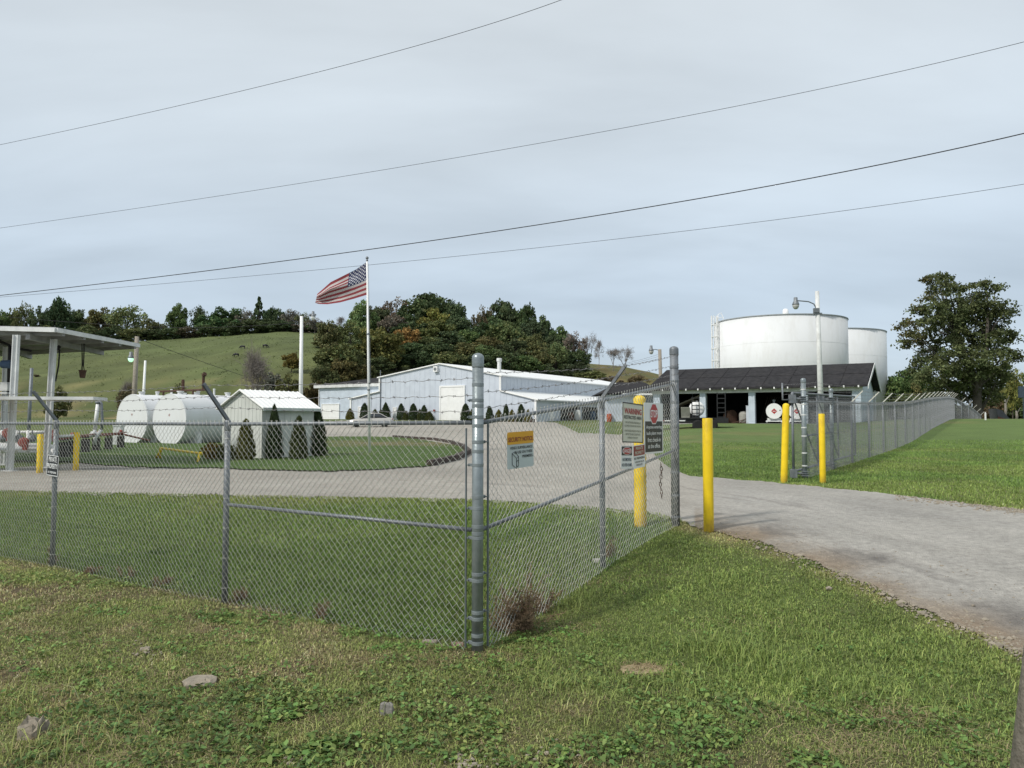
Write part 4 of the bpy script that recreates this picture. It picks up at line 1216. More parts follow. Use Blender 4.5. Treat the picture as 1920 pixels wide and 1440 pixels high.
# reels, drums and rods on the shed floor
q = shp(1366, 786, 2.0); q[2] = z0 + .62
mb = MB().lathe(q, [(.55, 0), (.55, .05), (.2, .06), (.2, .5), (.55, .51), (.55, .56)], 20, (.4, -.9, .1)); tag(mb.build('cable_reel', M_RUST, None, origin=q), 'rusty cable reel on the floor of the middle bay', 'reel')
q = shp(1395, 783, 1.6); q[2] = z0 + .55
mb = MB().lathe(q - UP * .5, [(.40, 0), (.42, .4), (.42, .8), (.3, 1.0), (.02, 1.05)], 16); mb.tube([q + SBX * .42 - UP * .3, q + SBX * .75 - UP * .4, q + SBX * .8 - UP * .5], .04, 6); mb.box(q - UP * .52, (1.0, .9, .08), SBX, SAX, UP)
tag(mb.build('grey_drum', M_CONC, None, origin=q), 'dusty grey drum beside the cable reel in the middle bay', 'drum')
q = shp(1404, 776, .9); q[2] = z0
mb = MB().box(q + UP * .75, (.35, .4, 1.5), SBX, SAX, UP); mb.box(q + UP * 1.53, (.39, .44, .06), SBX, SAX, UP); mb.box(q + UP * .7 - SAX * .21, (.28, .02, 1.2), SBX, SAX, UP)
tag(mb.build('tall_cabinet', M_BLUE, None, origin=q), 'narrow pale cabinet against the left of the second block pier', 'cabinet')
mb = MB()
for k in range(7):
    a = shp(1370 + 5 * k, 790, 1.2); a[2] = z0 + .05; mb.tube([a, a + SBX * random.uniform(.4, 1.2) + UP * random.uniform(.05, .5) + SAX * random.uniform(-.4, .4)], .03, 5)
tag(mb.build('scrap_rods', M_RUST, None, origin=shp(1380, 790, 1.2)), 'rusty scrap rods lying on the middle bay floor', 'scrap metal')
mb = MB()
for k in range(6):
    a = shp(1424 + 2.2 * k, 790, 4); a[2] = z0; mb.tube([a, a + SBX * (.6 + .1 * k) + UP * 2.4 + SAX * .8], .035, 5)
tag(mb.build('leaning_boards', M_TIMB, None, origin=shp(1430, 790, 4)), 'bundle of dark poles leaning inside the right bay', 'poles')

# ------------------------------------------------------------------ storage tanks
def big_tank(c, r, zt, label, ladder_=False):
    t = thing('storage_tank', c, label, 'storage tank')
    pr = [(r, 0), (r, zt - c[2])]
    body = MB()
    n = 96
    body.lathe(c, [(r, 0), (r, zt - c[2] - .03), (r * .98, zt - c[2]), (r * .5, zt - c[2] + .42), (.02, zt - c[2] + .60)], n)
    body.build('shell', M_TANKW, t, True)
    se = MB()
    for h in (2.45, 4.9, 7.35, 9.8): se.mark().lathe(c + UP * h, [(r - .01, -.02), (r + .007, -.01), (r + .007, .01), (r - .01, .02)], n)
    se.split('weld_seam', M_TANKW, t)
    MB().lathe(c + UP * (zt - c[2]), [(r + .0, -.10), (r + .09, -.09), (r + .09, .02), (r, .03)], n).build('top_rim', mat('rim_grey', (.34, .36, .37), .6), t)
    return t
TC1 = at(1464.5, 790, 100); TC1[2] = 1.6
t1 = big_tank(TC1, 8.2, 14.75, 'huge white storage tank with a caged ladder behind the open shed')
vn = MB().lathe(TC1 + UP * (14.75 - 1.6 + .1) + np.array([-.6, -4.0, 0]), [(.36, -.2), (.36, .75), (.32, .95), (.2, 1.08), (.02, 1.12)], 18); vn.build('roof_vent', M_WHITE, t1, True)
TC2 = at(1548, 790, 119); TC2[2] = 1.6
big_tank(TC2, 8.75, 15.3, 'second huge white storage tank standing behind and right of the first')
# ladder cage left of the first tank
la = math.atan2(-.10, -1.0)
lc = TC1 + np.array([math.cos(la), math.sin(la), 0]) * (8.2 + .55); lc[2] = 1.6
ltop = 14.4
L1 = MB(); o = np.array([math.cos(la), math.sin(la), 0]); s_ = np.array([0, 1., 0])
for q in (-.25, .25): L1.tube([lc - o * .3 + s_ * q, lc - o * .3 + s_ * q + UP * (ltop + 1.0 - 1.6)], .06, 5)
for z in np.arange(.3, ltop - 1.6, .42): L1.tube([lc - o * .3 - s_ * .25 + UP * z, lc - o * .3 + s_ * .25 + UP * z], .025, 4)
L1.build('ladder', M_WHITE, t1)
cg = MB()
def hoop(z, rr=.48): return [lc + o * (rr * math.cos(a) - .05) + s_ * rr * math.sin(a) + UP * z for a in np.linspace(-2.4, 2.4, 13)]
for z in list(np.arange(3.4, ltop - 1.6 + 1.2, 1.55)): cg.tube(hoop(z), .055, 4)
for a in np.linspace(-2.4, 2.4, 8):
    cg.tube([lc + o * (.48 * math.cos(a) - .05) + s_ * .48 * math.sin(a) + UP * 2.4, lc + o * (.48 * math.cos(a) - .05) + s_ * .48 * math.sin(a) + UP * (ltop - 1.6 + 1.1)], .042, 4)
cg.tube([lc - o * .3 + UP * 13.6, lc - o * 1.1 + UP * 13.7, lc - o * 1.3 + UP * 13.1], .04, 5)
cg.tube([lc - o * .35 + UP * 13.0, lc - o * .5 + UP * 14.1, lc - o * .9 + UP * 14.3, lc - o * 1.2 + UP * 13.6], .045, 5)
cg.build('ladder_cage', M_WHITE, t1)

# ------------------------------------------------------------------ horizontal tanks on the left
def lying_tank(u, v, Y, r, ln, label):
    c = at(u, v, Y); n = AX
    n = np.array([.5, .866, 0]); g = gp(c[0], c[1])
    t = thing('horizontal_tank', g, label, 'fuel tank', 'horizontal white fuel tanks left of the shed')
    MB().lathe(c, [(.01, 0.0), (r * .985, 0), (r, .02), (r, ln), (.01, ln + .05)], 56, n).build('shell', M_TANKW, t, False)
    sd = np.cross(UP, n)
    MB().lathe(c - n * .01, [(r * .96, -.02), (r * 1.0, -.03), (r * 1.012, .02), (r * 1.004, .06)], 48, n).build('end_rim', M_TANKW, t)
    sm_ = MB()
    for q in (ln * .33, ln * .66): sm_.lathe(c + n * q, [(r - .005, -.02), (r + .008, 0), (r - .005, .02)], 48, n)
    sm_.build('weld_seam', M_TANKW, t)
    sa = MB()
    for q in (.14, .8):
        p = c + n * ln * q
        sa.mark(); sa.box(np.array([p[0], p[1], (g[2] + c[2] - r * .55) / 2 - .1]), (r * 1.9, .30, c[2] - r * .55 - g[2] + .3), sd, n, UP)
    sa.split('saddle', M_OLDW, t)
    fi = MB()
    for q, hh, rr in ((.10, .12, .16), (.28, .16, .10), (.45, .35, .06), (.6, .14, .15), (.74, .2, .12)):
        fi.mark(); fi.lathe(c + n * ln * q + UP * (r - .03), [(rr, 0), (rr, hh + .03), (rr * 1.3, hh + .04), (rr * 1.3, hh + .10), (.01, hh + .11)], 10)
    fi.split('roof_fitting', M_OLDW, t)
    pl = MB(); pl.box(c - n * .02 + UP * r * .78 + sd * r * .0, (.16, .012, .18), sd, n, UP); pl.build('data_plate', M_GALV, t)
    hz = MB(); q = c - n * .02 + UP * r * .18; hz.prism([q + sd * .1, q + UP * .1, q - sd * .1, q - UP * .1], -n * .01); hz.build('hazard_diamond', mat('faded_pink', (.55, .36, .33), .6), t)
    return t, c
tA, cA = lying_tank(248, 786, 47.5, 1.53, 6.0, 'white horizontal tank on the left, partly behind its neighbour')
tB, cB = lying_tank(318, 787, 46.0, 1.55, 7.0, 'white horizontal tank nearest the small cream shed')
rp = MB(); a = cA + UP * 1.78 + AX * 2 - BX * .5; rp.tube([a, a + BX * 5.2 + UP * .02], .07, 6); rp.tube([a + BX * 4.6, a + BX * 4.6 + UP * .9], .09, 8); rp.tube([a + BX * 4.6 + UP * .9, a + BX * 4.75 + UP * 1.0 ], .13, 8)
rp.tube([a + BX * 2.6, a + BX * 2.6 + UP * .7], .09, 6); rp.tube([a + BX * .6, a + BX * .6 - UP * .4], .06, 6); rp.tube([a + BX * 3.6, a + BX * 3.6 - UP * .4], .06, 6)
tag(rp.build('vent_manifold', M_RUST, None, origin=a), 'rusty pipe running across the tops of the horizontal tanks', 'pipe')

# ------------------------------------------------------------------ small cream shed
S0 = hit(490, 862)
gs = thing('garden_shed', S0, 'small cream metal shed with a white ribbed roof among the arborvitae', 'shed')
wB = 2.2; wA = 2.5; zE = zpix(762, S0); zR = zpix(733, at(455, 733, 28.6)); zB = S0[2]
def sg(b, a, z): return np.array([S0[0] - BX[0] * b + AX[0] * a, S0[1] - BX[1] * b + AX[1] * a, z])
mb = MB(); mb.prism([sg(0, 0, zB - .3), sg(0, 0, zE), sg(wB / 2, 0, zR - .03), sg(wB, 0, zE), sg(wB, 0, zB - .3)], AX * wA)
for b in np.arange(.12, wB, .2):
    tz = zE + (zR - zE) * (1 - abs(b - wB / 2) / (wB / 2)) - .06
    mb.box(sg(b, -.0045, (zB - .2 + tz) / 2), (.02, .009, tz - zB + .2), BX, AX, UP)
for a in np.arange(.15, wA, .3): mb.box(sg(-.0045, a, (zB - .2 + zE - .05) / 2), (.02, .009, zE - .05 - zB + .2), AX, BX, UP)
mb.build('wall', M_CREAM, gs)
r_ = MB()
for sg_ in (0, 1):
    be = -.22 if sg_ == 0 else wB + .22
    P = [sg(be, -.14, zE - .10), sg(be, wA + .14, zE - .10), sg(wB / 2, wA + .14, zR), sg(wB / 2, -.14, zR)]
    r_.prism(P, UP * .04)
    for a in np.arange(-.12, wA + .15, .23):
        r_.prism([sg(be, a, zE - .06), sg(be, a + .035, zE - .06), sg(wB / 2, a + .035, zR + .04), sg(wB / 2, a, zR + .04)], UP * .022)
r_.build('roof', M_ROOFW, gs)
ft = MB(); ft.box(sg(-.225, wA / 2, zE - .10), (wA + .28, .03, .11), AX, BX, UP); ft.build('eaves_trim', mat('pale_green_trim', (.48, .55, .52), .5), gs)

# ------------------------------------------------------------------ loading rack canopy
lr = thing('loading_rack', hit(20, 884), 'steel loading rack canopy on paired white columns at the left edge', 'canopy')
A_ = at(105, 617, 21.4); B_ = at(260, 646.5, 26.2); D_ = at(-420, 604, 23.4); C_ = at(-300, 680, 31)
rb = MB(); rb.prism([A_, B_, C_, D_], UP * .05)
rb.build('roof', mat('canopy_steel', (.36, .36, .36), .55, .2, .25, 2, .1, 20, stain=(.16, .15, .14), stain_amt=.6, stain_scale=1.5), lr)
fa = MB()
for p, q in ((A_, B_), (D_, A_), (C_, B_)):
    d = q - p; Ln = np.linalg.norm(d); d /= Ln; n = np.cross(UP, d); n /= np.linalg.norm(n); fa.mark(); fa.box((p + q) / 2 - UP * .03 - n * .03, (Ln, .05, .12), d, n, np.cross(d, n))
fa.split('roof_edge', M_OLDW, lr)
bm_ = MB()
for f in (.08, .3, .52, .74, .95):
    bm_.mark()
    p = A_ * (1 - f) + B_ * f - UP * .10; q = D_ * (1 - f) + C_ * f - UP * .10
    d = q - p; Ln = np.linalg.norm(d); d /= Ln; bm_.box((p + q) / 2, (Ln, .10, .12), d)
for g in (.10, .32, .6):
    bm_.mark()
    p = A_ * (1 - g) + D_ * g - UP * .22; q = B_ * (1 - g) + C_ * g - UP * .22
    d = q - p; Ln = np.linalg.norm(d); d /= Ln; bm_.box((p + q) / 2 + d * 0, (Ln * .95, .12, .16), d)
bm_.split('roof_beam', mat('grey_beam', (.30, .30, .29), .6, .1, .2, 3), lr)
for (ub, vb, ut, vt, Yc) in ((18, 884, 31, 628, 21.3), (86, 876, 101, 636, 22.6), (6, 868, 12, 650, 24.5)):
    b = at(ub, vb, Yc); b[2] = G(b[0], b[1]) - .02; t_ = at(ut, vt, Yc); mb = MB()
    d = t_ - b; Ln = np.linalg.norm(d); d /= Ln; s_ = np.array([1., 0, 0]); k_ = np.cross(d, s_)
    for q in (-.065, .065): mb.box((b + t_) / 2 + s_ * q, (.022, .12, Ln), s_, k_, d)
    mb.box((b + t_) / 2, (.12, .02, Ln), s_, k_, d); mb.box(b + d * .03, (.30, .30, .06), s_, k_, d)
    mb.build('column', M_OLDW, lr)
wk = MB(); p = at(-500, 744, 19.4); q = at(175, 747, 20.6); d = q - p; d[2] = 0; Ln = np.linalg.norm(d); d /= Ln
wk.box((p + q) / 2 + np.array([-d[1], d[0], 0]) * .5, (Ln, 1.0, .085), d); wk.build('walkway', M_OLDW, lr)
hs = MB(); a = at(112, 655, 23); b = at(104, 715, 23); hs.tube([a, (a + b) / 2 + np.array([.03, 0, 0]), b], .022, 6); hs.tube([a + np.array([-.08, 0, 0]), a + UP * .1], .05, 6); hs.build('hose', M_RUB, lr)
# hanging bucket on straps
bt = at(155, 694, 23.6); bk = thing('hanging_bucket', bt - UP * .22, 'rusty bucket hanging on black straps under the canopy', 'bucket')
MB().lathe(bt - UP * .24, [(.075, 0), (.10, .20), (.115, .205), (.115, .24), (.095, .24), (.07, .02)], 16).build('bucket', M_RUST, bk)
st = MB(); tp = at(156, 650, 23.6)
for q in (-.05, .0, .05): st.tube([bt + np.array([q, 0, .0]), bt + np.array([q * .5, 0, .15]), tp + np.array([q * .9, 0, .1])], .012, 5)
st.build('strap', M_RUB, bk)
# loading arm with blue drum and white meter at the frame's left edge
ar = thing('fuel_loader', at(12, 745, 23.5), 'dark fuel loading pipe with a white meter box at the far left under the canopy', 'fuel loader')
mb = MB(); z = at(16, 740, 23.5); mb.tube([z, z + UP * 1.5, z + UP * 1.55 + np.array([-.35, 0, .1]), z + np.array([-1.2, .2, 1.35])], .055, 8); mb.tube([z + UP * 1.45 + np.array([.0, 0, 0]), z + UP * 1.35 + np.array([.6, .1, 0])], .04, 6); mb.build('pipe', M_BLACK, ar, True)
MB().lathe(at(4, 683, 23.3), [(.02, 0), (.12, .0), (.13, .3), (.02, .32)], 14, (1, 0, 0)).build('swivel_drum', mat('dull_blue_paint', (.06, .10, .17), .6), ar)
mb = MB(); mb.box(at(10, 727, 23.2), (.28, .25, .19)); mb.box(at(11, 719, 23.2), (.20, .2, .07)); mb.box(at(10, 737, 23.2), (.22, .2, .05)); mb.build('meter_box', M_OLDW, ar)
# pipe manifold
pm = thing('pipe_manifold', hit(60, 866), 'white pipe manifold with red valve wheels below the loading rack', 'pipework')
mb = MB(); z = at(-200, 838, 20.5); z2 = at(92, 838, 24); e = at(101, 842, 24.0)
mb.tube([z, z2, e + UP * .0, e - UP * .35], .115, 12)
z = at(-200, 848, 22); mb.tube([z, at(70, 847, 25)], .04, 8)
for k, u in enumerate((-30, 4, 30, 52)): 
    b = at(u, 832, 23.6); mb.tube([b - UP * .3, b + UP * .42], .05, 8); mb.lathe(b + UP * .12, [(.05, -.02), (.12, -.02), (.12, .02), (.05, .02)], 10); mb.lathe(b - UP * .05, [(.05, -.02), (.13, -.02), (.13, .02), (.05, .02)], 10)
    mb.tube([b + UP * .36, b + UP * .36 + np.array([.55, .1, 0])], .04, 8)
mb.tube([at(62, 811, 24), at(84, 811, 24.4)], .04, 8); mb.tube([at(112, 818, 25), at(138, 817, 26)], .045, 8); mb.build('white_pipe', M_WHITE, pm, True)
mb = MB()
for k, u in enumerate((6, 36, 60)):
    b = at(u, 822, 23.4); mb.lathe(b, [(.06, -.10), (.12, -.04), (.12, .04), (.06, .10)], 12, (.5, -.8, .2)); mb.tube([b, b + UP * .25], .02, 5)
mb.build('grey_valve', M_GALV, pm)
mb = MB()
for (u, v) in ((14, 812), (44, 829), (82, 822), (101, 814)):
    b = at(u, v, 23.2); mb.lathe(b, [(.10, -.03), (.15, -.02), (.15, .02), (.10, .03)], 14, (.3, -.9, .3)); mb.box(b, (.25, .03, .03)); mb.box(b + np.array([.06, 0, -.09]), (.12, .1, .3))
mb.build('red_valve', M_RED, pm)
# concrete blocks that carry the red line
BLK = [(120, 851, 29), (136, 848, 31), (160, 852, 33.5), (180, 846, 35.5), (203, 852, 37), (226, 848, 39)]
LB = ['dark block just right of the private property sign', 'second dark block from the private property sign', 'dark block right of the second yellow bollard', 'dark block below the white slanting pipe', 'dark block before the left white tank', 'dark block under the left edge of the white tank face']
for (u, v, Y), lab in zip(BLK, LB):
    b = at(u, v, Y); b[2] = G(b[0], b[1]); hh = .62; mb = MB()
    mb.box(b + UP * (hh / 2 - .04), (.27, .45, hh + .08), (.95, .3, 0)); mb.box(b + UP * (hh + .06), (.20, .38, .06), (.95, .3, 0)); mb.box(b + UP * .05, (.33, .52, .12), (.95, .3, 0))
    tag(mb.build('pipe_support', M_DBLOCK, None, origin=b), lab, 'block', 'dark blocks carrying the red pipe')
rl = MB(); pts = [at(u, v, Y) for u, v, Y in BLK]
for q in pts: q[2] = G(q[0], q[1]) + .74
pts[0] = pts[0] - (pts[1] - pts[0]) * 2; rl.tube(pts + [at(280, 826, 42)], .05, 8); rl.tube([p_ + np.array([.3, 0, .08]) for p_ in pts], .03, 6)
for q in (1, 3, 5): rl.lathe(pts[q] + UP * .08, [(.06, -.1), (.13, -.06), (.13, .06), (.06, .1)], 10, (1, .3, 0))
tag(rl.build('red_pipeline', M_RED, None, True, origin=pts[0]), 'red oxide pipe line lying on dark blocks toward the white tanks', 'pipe')
# slanting white standpipe with elbow
sl = thing('standpipe', at(181, 832, 34), 'slanting white standpipe with a dark elbow left of the white tanks', 'pipe')
MB().tube([at(178, 806, 34), at(184, 756, 34)], .085, 10).build('white_pipe', M_WHITE, sl, True)
mb = MB(); mb.tube([at(184, 757, 34), at(184.5, 753, 34), at(187, 752, 34), at(190, 756, 34), at(192, 790, 34), at(190, 806, 34)], .06, 8); mb.lathe(at(184, 755, 34), [(.1, -.05), (.13, 0), (.1, .07)], 10); mb.build('elbow', M_GALV, sl, True)
mb = MB(); mb.tube([at(178, 806, 34), at(176, 815, 34), at(165, 818, 34), at(163, 818, 34)], .09, 8); mb.tube([at(190, 806, 34), at(178, 822, 34), at(178, 834, 34)], .08, 8); mb.lathe(at(176, 813, 34), [(.1, -.1), (.17, 0), (.1, .1)], 10); mb.build('valve_body', M_OLDW, sl, True)
# low yellow pipe barrier
yb = MB(); a = hit(300, 862); b = hit(374, 867); yb.tube([a - UP * .05, a + UP * .42, b + UP * .30, b + np.array([.12, -.5, -.05])], .042, 8); yb.tube([a + (b - a) * .05 + UP * .4, a + (b - a) * -.12], .05, 6)
yb.lathe(b + UP * .30 + np.array([.02, 0, 0]), [(.07, -.05), (.09, 0), (.07, .05)], 10)
tag(yb.build('pipe_barrier', M_YEL, None, True, origin=a), 'low yellow pipe barrier on the grass before the white tanks', 'barrier')
mb = MB(); q = hit(222, 836); q = at(222, 826, 44); q[2] = G(q[0], q[1]); mb.box(q + UP * .55, (.45, .4, 1.1)); mb.box(q + UP * 1.13, (.5, .45, .06)); mb.box(q + UP * .6 - np.array([0, .21, 0]), (.3, .02, .7)); tag(mb.build('control_box', M_OLDW, None, origin=q), 'small pale control box at the foot of the left white tank', 'box')

# ------------------------------------------------------------------ flagpole and flag
fpb = hit(693, 851); Yf = fpb[1]
fp = thing('flagpole', fpb, 'tall slim white flagpole on the grass island', 'flagpole')
ft_ = at(688.3, 490, Yf)
MB().tube([fpb - UP * .05, fpb + (ft_ - fpb) * .5, ft_], [.062, .052, .036], 12).build('pole', M_WHITE, fp, True)
MB().lathe(ft_, [(.03, 0), (.05, .02), (.05, .05), (.02, .07), (.055, .11), (.07, .15), (.055, .19), (.005, .22)], 12).build('finial', M_GALV, fp, True)
MB().tube([fpb + UP * 1.2 + np.array([.09, -.05, 0]), ft_ + np.array([.06, -.03, -.1])], .006, 4).build('halyard', M_GALV, fp)
cl = MB()
for h in (.33, .62): cl.lathe(fpb + (ft_ - fpb) * h, [(.06, -.04), (.068, 0), (.06, .04)], 10)
cl.build('collar', M_GALV, fp)
NU, NV = 60, 39
def flagpt(s, t):
    """s 0..1 from hoist to fly, t 0..1 from top to bottom; pixel outline times real depth"""
    top = np.array([np.interp(s, [0, .25, .5, .75, .92, 1], [686.5, 668, 646, 620, 602, 595]), np.interp(s, [0, .25, .5, .75, .92, 1], [492, 505, 516, 529, 545, 551])])
    bot = np.array([np.interp(s, [0, .25, .5, .75, .92, 1], [688.5, 664, 638, 614, 598, 591]), np.interp(s, [0, .25, .5, .75, .92, 1], [552.5, 560, 567, 570.5, 570, 568])])
    tt = t + .10 * s * math.sin(3.0 * t * math.pi) * (s > .2) * (1 - t) * 1.3
    p = top + (bot - top) * tt
    fold = .16 * s ** .7 * math.sin(6.5 * s + 2.2 * t) + .22 * s * math.sin(9 * t + 2 * s) * (.4 + .6 * s) + .05 * math.sin(17 * s + 5 * t) * s
    return at(p[0], p[1], Yf + fold)
V, Cc = [], []
for i in range(NU + 1):
    for j in range(NV + 1): V.append(flagpt(i / NU, j / NV))
V = np.array(V); idx = lambda i, j: i * (NV + 1) + j
quads, cols = [], []
for i in range(NU):
    for j in range(NV):
        st_ = j // 3
        red = st_ % 2 == 0
        c = (.29, .062, .072) if red else (.56, .51, .50)
        if i < NU * .40 and st_ < 7: c = (.050, .058, .125)
        quads.append(V[[idx(i, j), idx(i + 1, j), idx(i + 1, j + 1), idx(i, j + 1)]]); cols.append(c)
# stars as small five pointed patches lying on the canton, both faces
fo = thing('flag', V[idx(0, NV // 2)], 'striped and starred flag streaming left from the flagpole', 'flag')
me = quads_mesh('flag_cloth', np.array(quads), M_FLAG, np.array(cols), origin=world_loc(fo)); me.polygons.foreach_set('use_smooth', [True] * len(me.polygons)); link('cloth', me, fo)
sb = MB()
for row in range(9):
    for cidx in range(6 if row % 2 == 0 else 5):
        s = .40 * ((cidx + .5 + (0 if row % 2 == 0 else .5)) / 6); t = (7 / 13) * (row + .6) / 9.3
        c0 = flagpt(s, t); su = flagpt(s + .012, t) - flagpt(s - .012, t); tv = flagpt(s, t + .012) - flagpt(s, t - .012)
        su /= np.linalg.norm(su); tv /= np.linalg.norm(tv); nn = np.cross(su, tv); nn /= np.linalg.norm(nn)
        for sg2 in (-1, 1):
            P = []
            for k in range(10):
                rr = .052 if k % 2 == 0 else .022; a = math.pi / 2 + k * math.pi / 5
                P.append(c0 + su * rr * math.cos(a) - tv * rr * math.sin(a) + nn * .012 * sg2)
            sb.add(P, [tuple(range(10))])
sb.build('star', mat('star_white', (.52, .52, .55), .7), fo)
hd = MB(); hd.tube([V[idx(0, 0)], V[idx(0, NV)]], .012, 6); hd.tube([V[idx(0, 0)], V[idx(0, 0)] + np.array([.05, 0, .02])], .01, 5); hd.tube([V[idx(0, NV)], V[idx(0, NV)] + np.array([.05, 0, .02])], .01, 5); hd.build('header_tape', M_WHITE, fo)

# ------------------------------------------------------------------ poles and lamps
def lamp_head(parent, tip, r, mglass, m=M_GALV):
    MB().lathe(tip, [(r * .2, r * 2.4), (r * .55, r * 2.3), (r * .6, r * 1.2), (r * .75, r * 1.0), (r * 1.05, r * .25), (r * 1.0, 0)], 16).build('lamp_head', m, parent, True)
    MB().lathe(tip, [(r * .98, 0.0), (r * .95, -r * .35), (r * .75, -r * .9), (r * .4, -r * 1.25), (.01, -r * 1.3)], 16).build('lamp_lens', mglass, parent, True)
M_LENS = mat('grey_lens', (.42, .42, .40), .3, 0, .05, 3)
M_LENSW = mat('white_lens', (.75, .76, .74), .3, 0, .05, 3)
def pole(name, u0, v0, u1, v1, Y, r0, r1, m, label, cat='light pole'):
    t = at(u1, v1, Y); b = at(u0, v0, Y); d = (t - b) / np.linalg.norm(t - b); gz_ = float(G(b[0], b[1]))
    b = b + d * ((gz_ - .1 - b[2]) / d[2])
    o = thing(name, b, label, cat)
    MB().tube([b, b + (t - b) * .5, t], [r0, (r0 + r1) / 2, r1], 12).build('pole', m, o, True)
    return o, b, t
# white pole before the tanks
o, b, t = pole('light_pole', 1538.5, 740, 1532, 546, 44, .17, .115, M_OLDW, 'weathered white light pole with bracket lamp before the big storage tank')
k = at(1530, 577, 44); e = at(1500, 564, 44); tip = at(1492, 572, 44)
MB().tube([k, at(1526, 570, 44), at(1516, 565.5, 44), e, at(1494, 563.8, 44)], .035, 8).build('bracket', M_GALV, o, True); lamp_head(o, tip, .19, M_LENS)
mb = MB(); mb.box(at(1530.5, 582, 43.9), (.30, .2, .25)); mb.box(at(1533, 588, 43.9), (.5, .08, .1)); mb.build('clamp', M_GALV, o)
# far wooden pole with lamp
o, b, t = pole('light_pole', 1238, 690, 1237, 655, 95, .24, .21, M_WOOD, 'distant wooden light pole rising over the dark roof left of the storage tank')
MB().tube([at(1236, 657, 95), at(1229, 655, 95), at(1222, 656, 95)], .05, 6).build('bracket', M_GALV, o); lamp_head(o, at(1221, 658.5, 95), .30, M_LENS)
FARP = t
# tall white pole behind the cream shed
o, b, t = pole('light_pole', 564, 745, 565.5, 593, 62, .19, .13, M_WHITE, 'tall white light pole with bracket lamp behind the small cream shed')
MB().tube([at(565.5, 597, 62), at(572, 593, 62), at(580, 592, 62), at(584, 593, 62)], .04, 6).build('bracket', M_GALV, o, True); lamp_head(o, at(587, 594, 62), .19, M_LENSW)
mb = MB(); mb.box(at(586.5, 590, 62), (.5, .25, .12)); mb.build('photocell', M_GALV, o)
WHP = at(565, 602, 62)
# utility pole with lit green lamp
o, b, t = pole('utility_pole', 252, 742, 257, 631, 66, .23, .17, M_WOOD, 'wooden utility pole with a small lit greenish lamp behind the white tanks', 'utility pole')
MB().tube([at(255, 671, 66), at(251, 668.5, 66), at(247, 670, 66)], .04, 6).build('bracket', M_GALV, o)
ml = bpy.data.materials.new('green_lit_lens'); ml.use_nodes = True; pb = ml.node_tree.nodes['Principled BSDF']; pb.inputs['Base Color'].default_value = (.6, .9, .7, 1); pb.inputs['Emission Color'].default_value = (.50, 1, .66, 1); pb.inputs['Emission Strength'].default_value = .75
lamp_head(o, at(245.5, 672, 66), .24, ml)
o, b, t = pole('vent_pole', 269, 742, 272.5, 676, 60, .13, .08, M_WHITE, 'plain short white pole right of the wooden utility pole', 'pole')
o, b, t = pole('vent_pole', 56, 760, 59.5, 690, 40, .09, .08, M_GALV, 'grey pole seen between the loading rack columns', 'pole')
# near utility pole at the right edge
nb = at(1922, 1500, 3.1); nb[2] = G(nb[0], nb[1]) - .2; npo = thing('utility_pole', nb, 'blurred close wooden pole at the bottom right corner', 'utility pole')
lean = np.array([.165, .02, 1.0])
MB().tube([nb, nb + lean * 3, nb + lean * 9], [.135, .13, .11], 16).build('pole', M_WOOD, npo, True)
# overhead lines
def wire(name, pts, r, label, n=40):
    P = [at(*p) for p in pts]; out = []
    u = np.array([p[0] for p in pts], float)
    # smooth interpolation through the points in space
    P = np.array(P); s = np.linspace(0, len(P) - 1, n)
    k = np.arange(len(P))
    if len(P) >= 3:
        co = [np.polyfit(k, P[:, i], len(P) - 1) for i in range(3)]
        out = np.stack([np.polyval(c, s) for c in co], 1)
    else:
        out = P[0] + (P[1] - P[0]) * (s / 1)[:, None]
    return tag(MB().tube(list(out), r, 6).build(name, M_CABLE, None, True, origin=out[0]), label, 'cable', 'overhead cables')
wire('overhead_cable', [(-420, 355, 34), (430, 176, 24), (1150, -40, 17)], .0065, 'topmost thin overhead cable crossing the upper left sky')
wire('overhead_cable', [(-500, 495, 40), (900, 288, 27), (2300, -32, 17)], .007, 'second overhead cable from the top, crossing the whole sky')
wire('overhead_cable', [(-500, 607, 36), (900, 438, 26), (2300, 150, 17)], .0145, 'thickest lower overhead cable crossing above the flag')
wire('overhead_cable', [(-500, 594, 46), (900, 476, 34), (2300, 277, 23)], .008, 'lowest thin overhead cable crossing behind the flag')
wire('service_cable', [(-60, 588, 66), (70, 599, 66), (240, 611, 64), (400, 614, 63), (562, 605, 62)], .018, 'thin sagging cable in front of the ridge trees')
wire('service_cable', [(257, 634, 66), (350, 668, 76), (460, 706, 90)], .022, 'black service cable dropping right from the wooden utility pole')
for k, v in enumerate((664, 668, 672)):
    wire('service_cable', [(1150, v + 22 - 2 * k, 95), (1195, v + 12 - k, 95), (1236, v, 95)], .012, 'faint service cable running left from the distant wooden pole')

